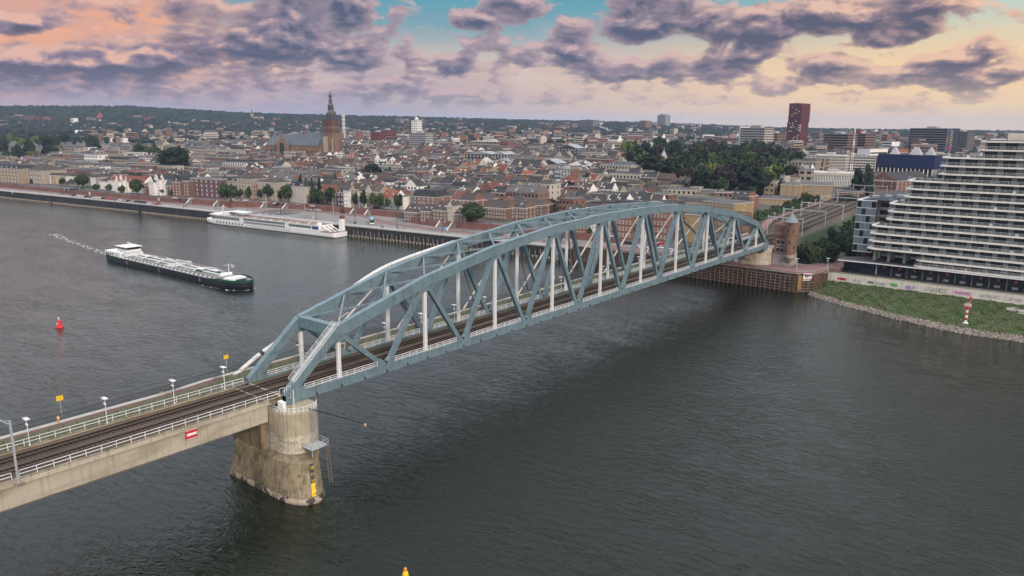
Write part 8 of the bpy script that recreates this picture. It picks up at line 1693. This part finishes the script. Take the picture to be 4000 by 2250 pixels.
for i, (px, py) in enumerate(((902, 812), (1337, 852))):
    p = AtZ(px, py, 6.3); t = thing('tree_planter', 'brown planter box with a thin autumn tree on the plaza, %s' % ('left one' if i == 0 else 'right one'), 'planter', (p.x, p.y, 6.25)); MB().prism([(p.x-1.1, p.y-1.1), (p.x+1.1, p.y-1.1), (p.x+1.1, p.y+1.1), (p.x-1.1, p.y+1.1)], 6.2, 7.8).build('box', mat('rust_planter', (.16, .075, .05), .8), t)
    o = obj('trunk', TRUNKM, t, (p.x, p.y, 7.6), scale=(4, 4, 6)); o = obj('crown', crown_mesh(90+i, 'tall', 10, 26, .05, [leafm('autumn_a', (.14, .085, .04)), leafm('autumn_b', (.11, .075, .045)), leafm('autumn_c', (.09, .07, .04))]), t, (p.x, p.y, 7.6), scale=(6, 6, 6))
def person(px, py, label, colr, z=6.3):
    p = AtZ(px, py, z); t = thing('person', label, 'person', (p.x, p.y, z), 'people on the quay', rc.uniform(0, 6.28)); m = MB()
    # one closed figure: legs, torso, arms and head grown as stacked rings
    for s in (-.1, .1): m.tube([(s, .04, 0), (s, 0, .45), (s*.9, 0, .88)], [.06, .075, .1], 6)
    m.tube([(0, 0, .82), (0, 0, 1.1), (0, 0, 1.38), (0, 0, 1.5), (0, 0, 1.56), (0, .01, 1.68), (0, .01, 1.8)], [.17, .16, .2, .08, .07, .115, .05], 8)
    for s in (-1, 1): m.tube([(s*.19, 0, 1.4), (s*.27, .02, 1.12), (s*.26, .08, .85)], [.06, .05, .035], 5)
    mk_local('body', m, mat('cloth_'+colr, {'dark': (.03, .03, .035), 'white': (.55, .54, .52), 'blue': (.05, .08, .16), 'red': (.3, .05, .05)}[colr], .9), t); mk_local('hair', MB().lathe((0, 0, 1.72), [(.12, 0), (.11, .06), (.04, .11)], 8), DARK, t)
for i, (px, py, k) in enumerate(((717, 812, 'dark'), (723, 812, 'dark'), (985, 840, 'blue'), (993, 838, 'dark'), (1002, 838, 'red'), (1384, 877, 'dark'), (1391, 876, 'dark'), (1490, 892, 'dark'), (1497, 893, 'blue'), (1555, 895, 'dark'), (1563, 896, 'white'), (235, 760, 'dark'), (249, 760, 'dark'), (274, 766, 'dark'))): person(px, py, 'person in %s clothes walking on the quay, %s from the left' % (k, nth(i)), k)
for i, (px, py, wd) in enumerate(((350, 755, 1.2), (620, 778, 1.2), (762, 770, 1.2), (950, 787, 1.4), (48, 750, 1.1))):
    p = AtZ(px, py, 8.6); t = thing('notice_sign', 'white square notice board on the quay, %s from the left' % nth(i), 'sign', (p.x, p.y, 6.3), 'white notice boards on the quay'); MB().box(p.x-1.2, p.x+1.2, p.y-.06, p.y, 7.6, 9.6).build('board', WHITE, t); MB().tube([(p.x, p.y+.05, 6.2), (p.x, p.y+.05, 9.6)], .08, 6).build('post', WHITED, t)
p = AtZ(1742, 905, 6.3); t = thing('harbour_sign', 'blue and white harbour sign at the quay edge near the bridge', 'sign', (p.x, p.y, 6.3)); MB().box(p.x-1.6, p.x+.6, p.y-.1, p.y, 6.9, 8.9).build('panel', mat('harbour_blue', (.06, .25, .5), .5), t); MB().box(p.x+.6, p.x+1.6, p.y-.1, p.y, 6.9, 8.9).build('white_part', WHITE, t); MB().box(p.x-.5, p.x+.1, p.y-.13, p.y-.1, 7.4, 8.4).build('symbol', WHITE, t)
for x in (p.x-1.3, p.x+1.3): MB().tube([(x, p.y, 6.2), (x, p.y, 6.9)], .07, 5).build('post', WHITED, t)
for i, (px, py) in enumerate(((3112, 1052), (3232, 1050))):
    q = AtZ(px, py, 7.6); copy_tree(LP, (q.x, q.y, 7.6), 0, 'white lamp post on the right bank road, %s' % ('beside the river wall' if i == 0 else 'near the canopy'), 'lamps on the right bank')
# glass pavilion kiosk on the quay left and hedges
p = G(282, 744); t = thing('quay_pavilion', 'open dark pavilion with small pointed roof on the left quay', 'pavilion', (p.x, p.y, p.z)); z = p.z
for a, b in ((-4, -4), (4, -4), (4, 4), (-4, 4)): MB().tube([(p.x+a, p.y+b, z-.5), (p.x+a, p.y+b, z+3.4)], .16, 6).build('post', WHITED, t)
MB().box(p.x-5, p.x+5, p.y-5, p.y+5, z+3.4, z+3.8).build('lower_roof', rm('felt'), t); MB().box(p.x-3, p.x+3, p.y-3, p.y+3, z+3.8, z+6).build('upper_room', wm('grey'), t); MB().lathe((p.x, p.y, z), [(4.6, 6), (.1, 9.5)], 8).build('pointed_roof', rm('slate'), t)

# ------------------------------------------------------------------ evening air
def build_haze():
    x0, x1, y0, y1, z0, z1 = -9400, 9400, -4400, 12600, -45, 190
    o = MB().box(x0, x1, y0, y1, z0, z1).build('haze', None, kind='stuff', label='thin evening haze over the town'); m = bpy.data.materials.new('haze'); m.use_nodes = True; t = m.node_tree; t.nodes.clear()
    v = nd(t, 'ShaderNodeVolumePrincipled'); v.inputs['Color'].default_value = (.52, .69, 1.0, 1); v.inputs['Density'].default_value = HAZE; v.inputs['Anisotropy'].default_value = .0
    out = nd(t, 'ShaderNodeOutputMaterial'); t.links.new(v.outputs[0], out.inputs['Volume']); o.data.materials.clear(); o.data.materials.append(m)
HAZE = 0.00006
build_haze()
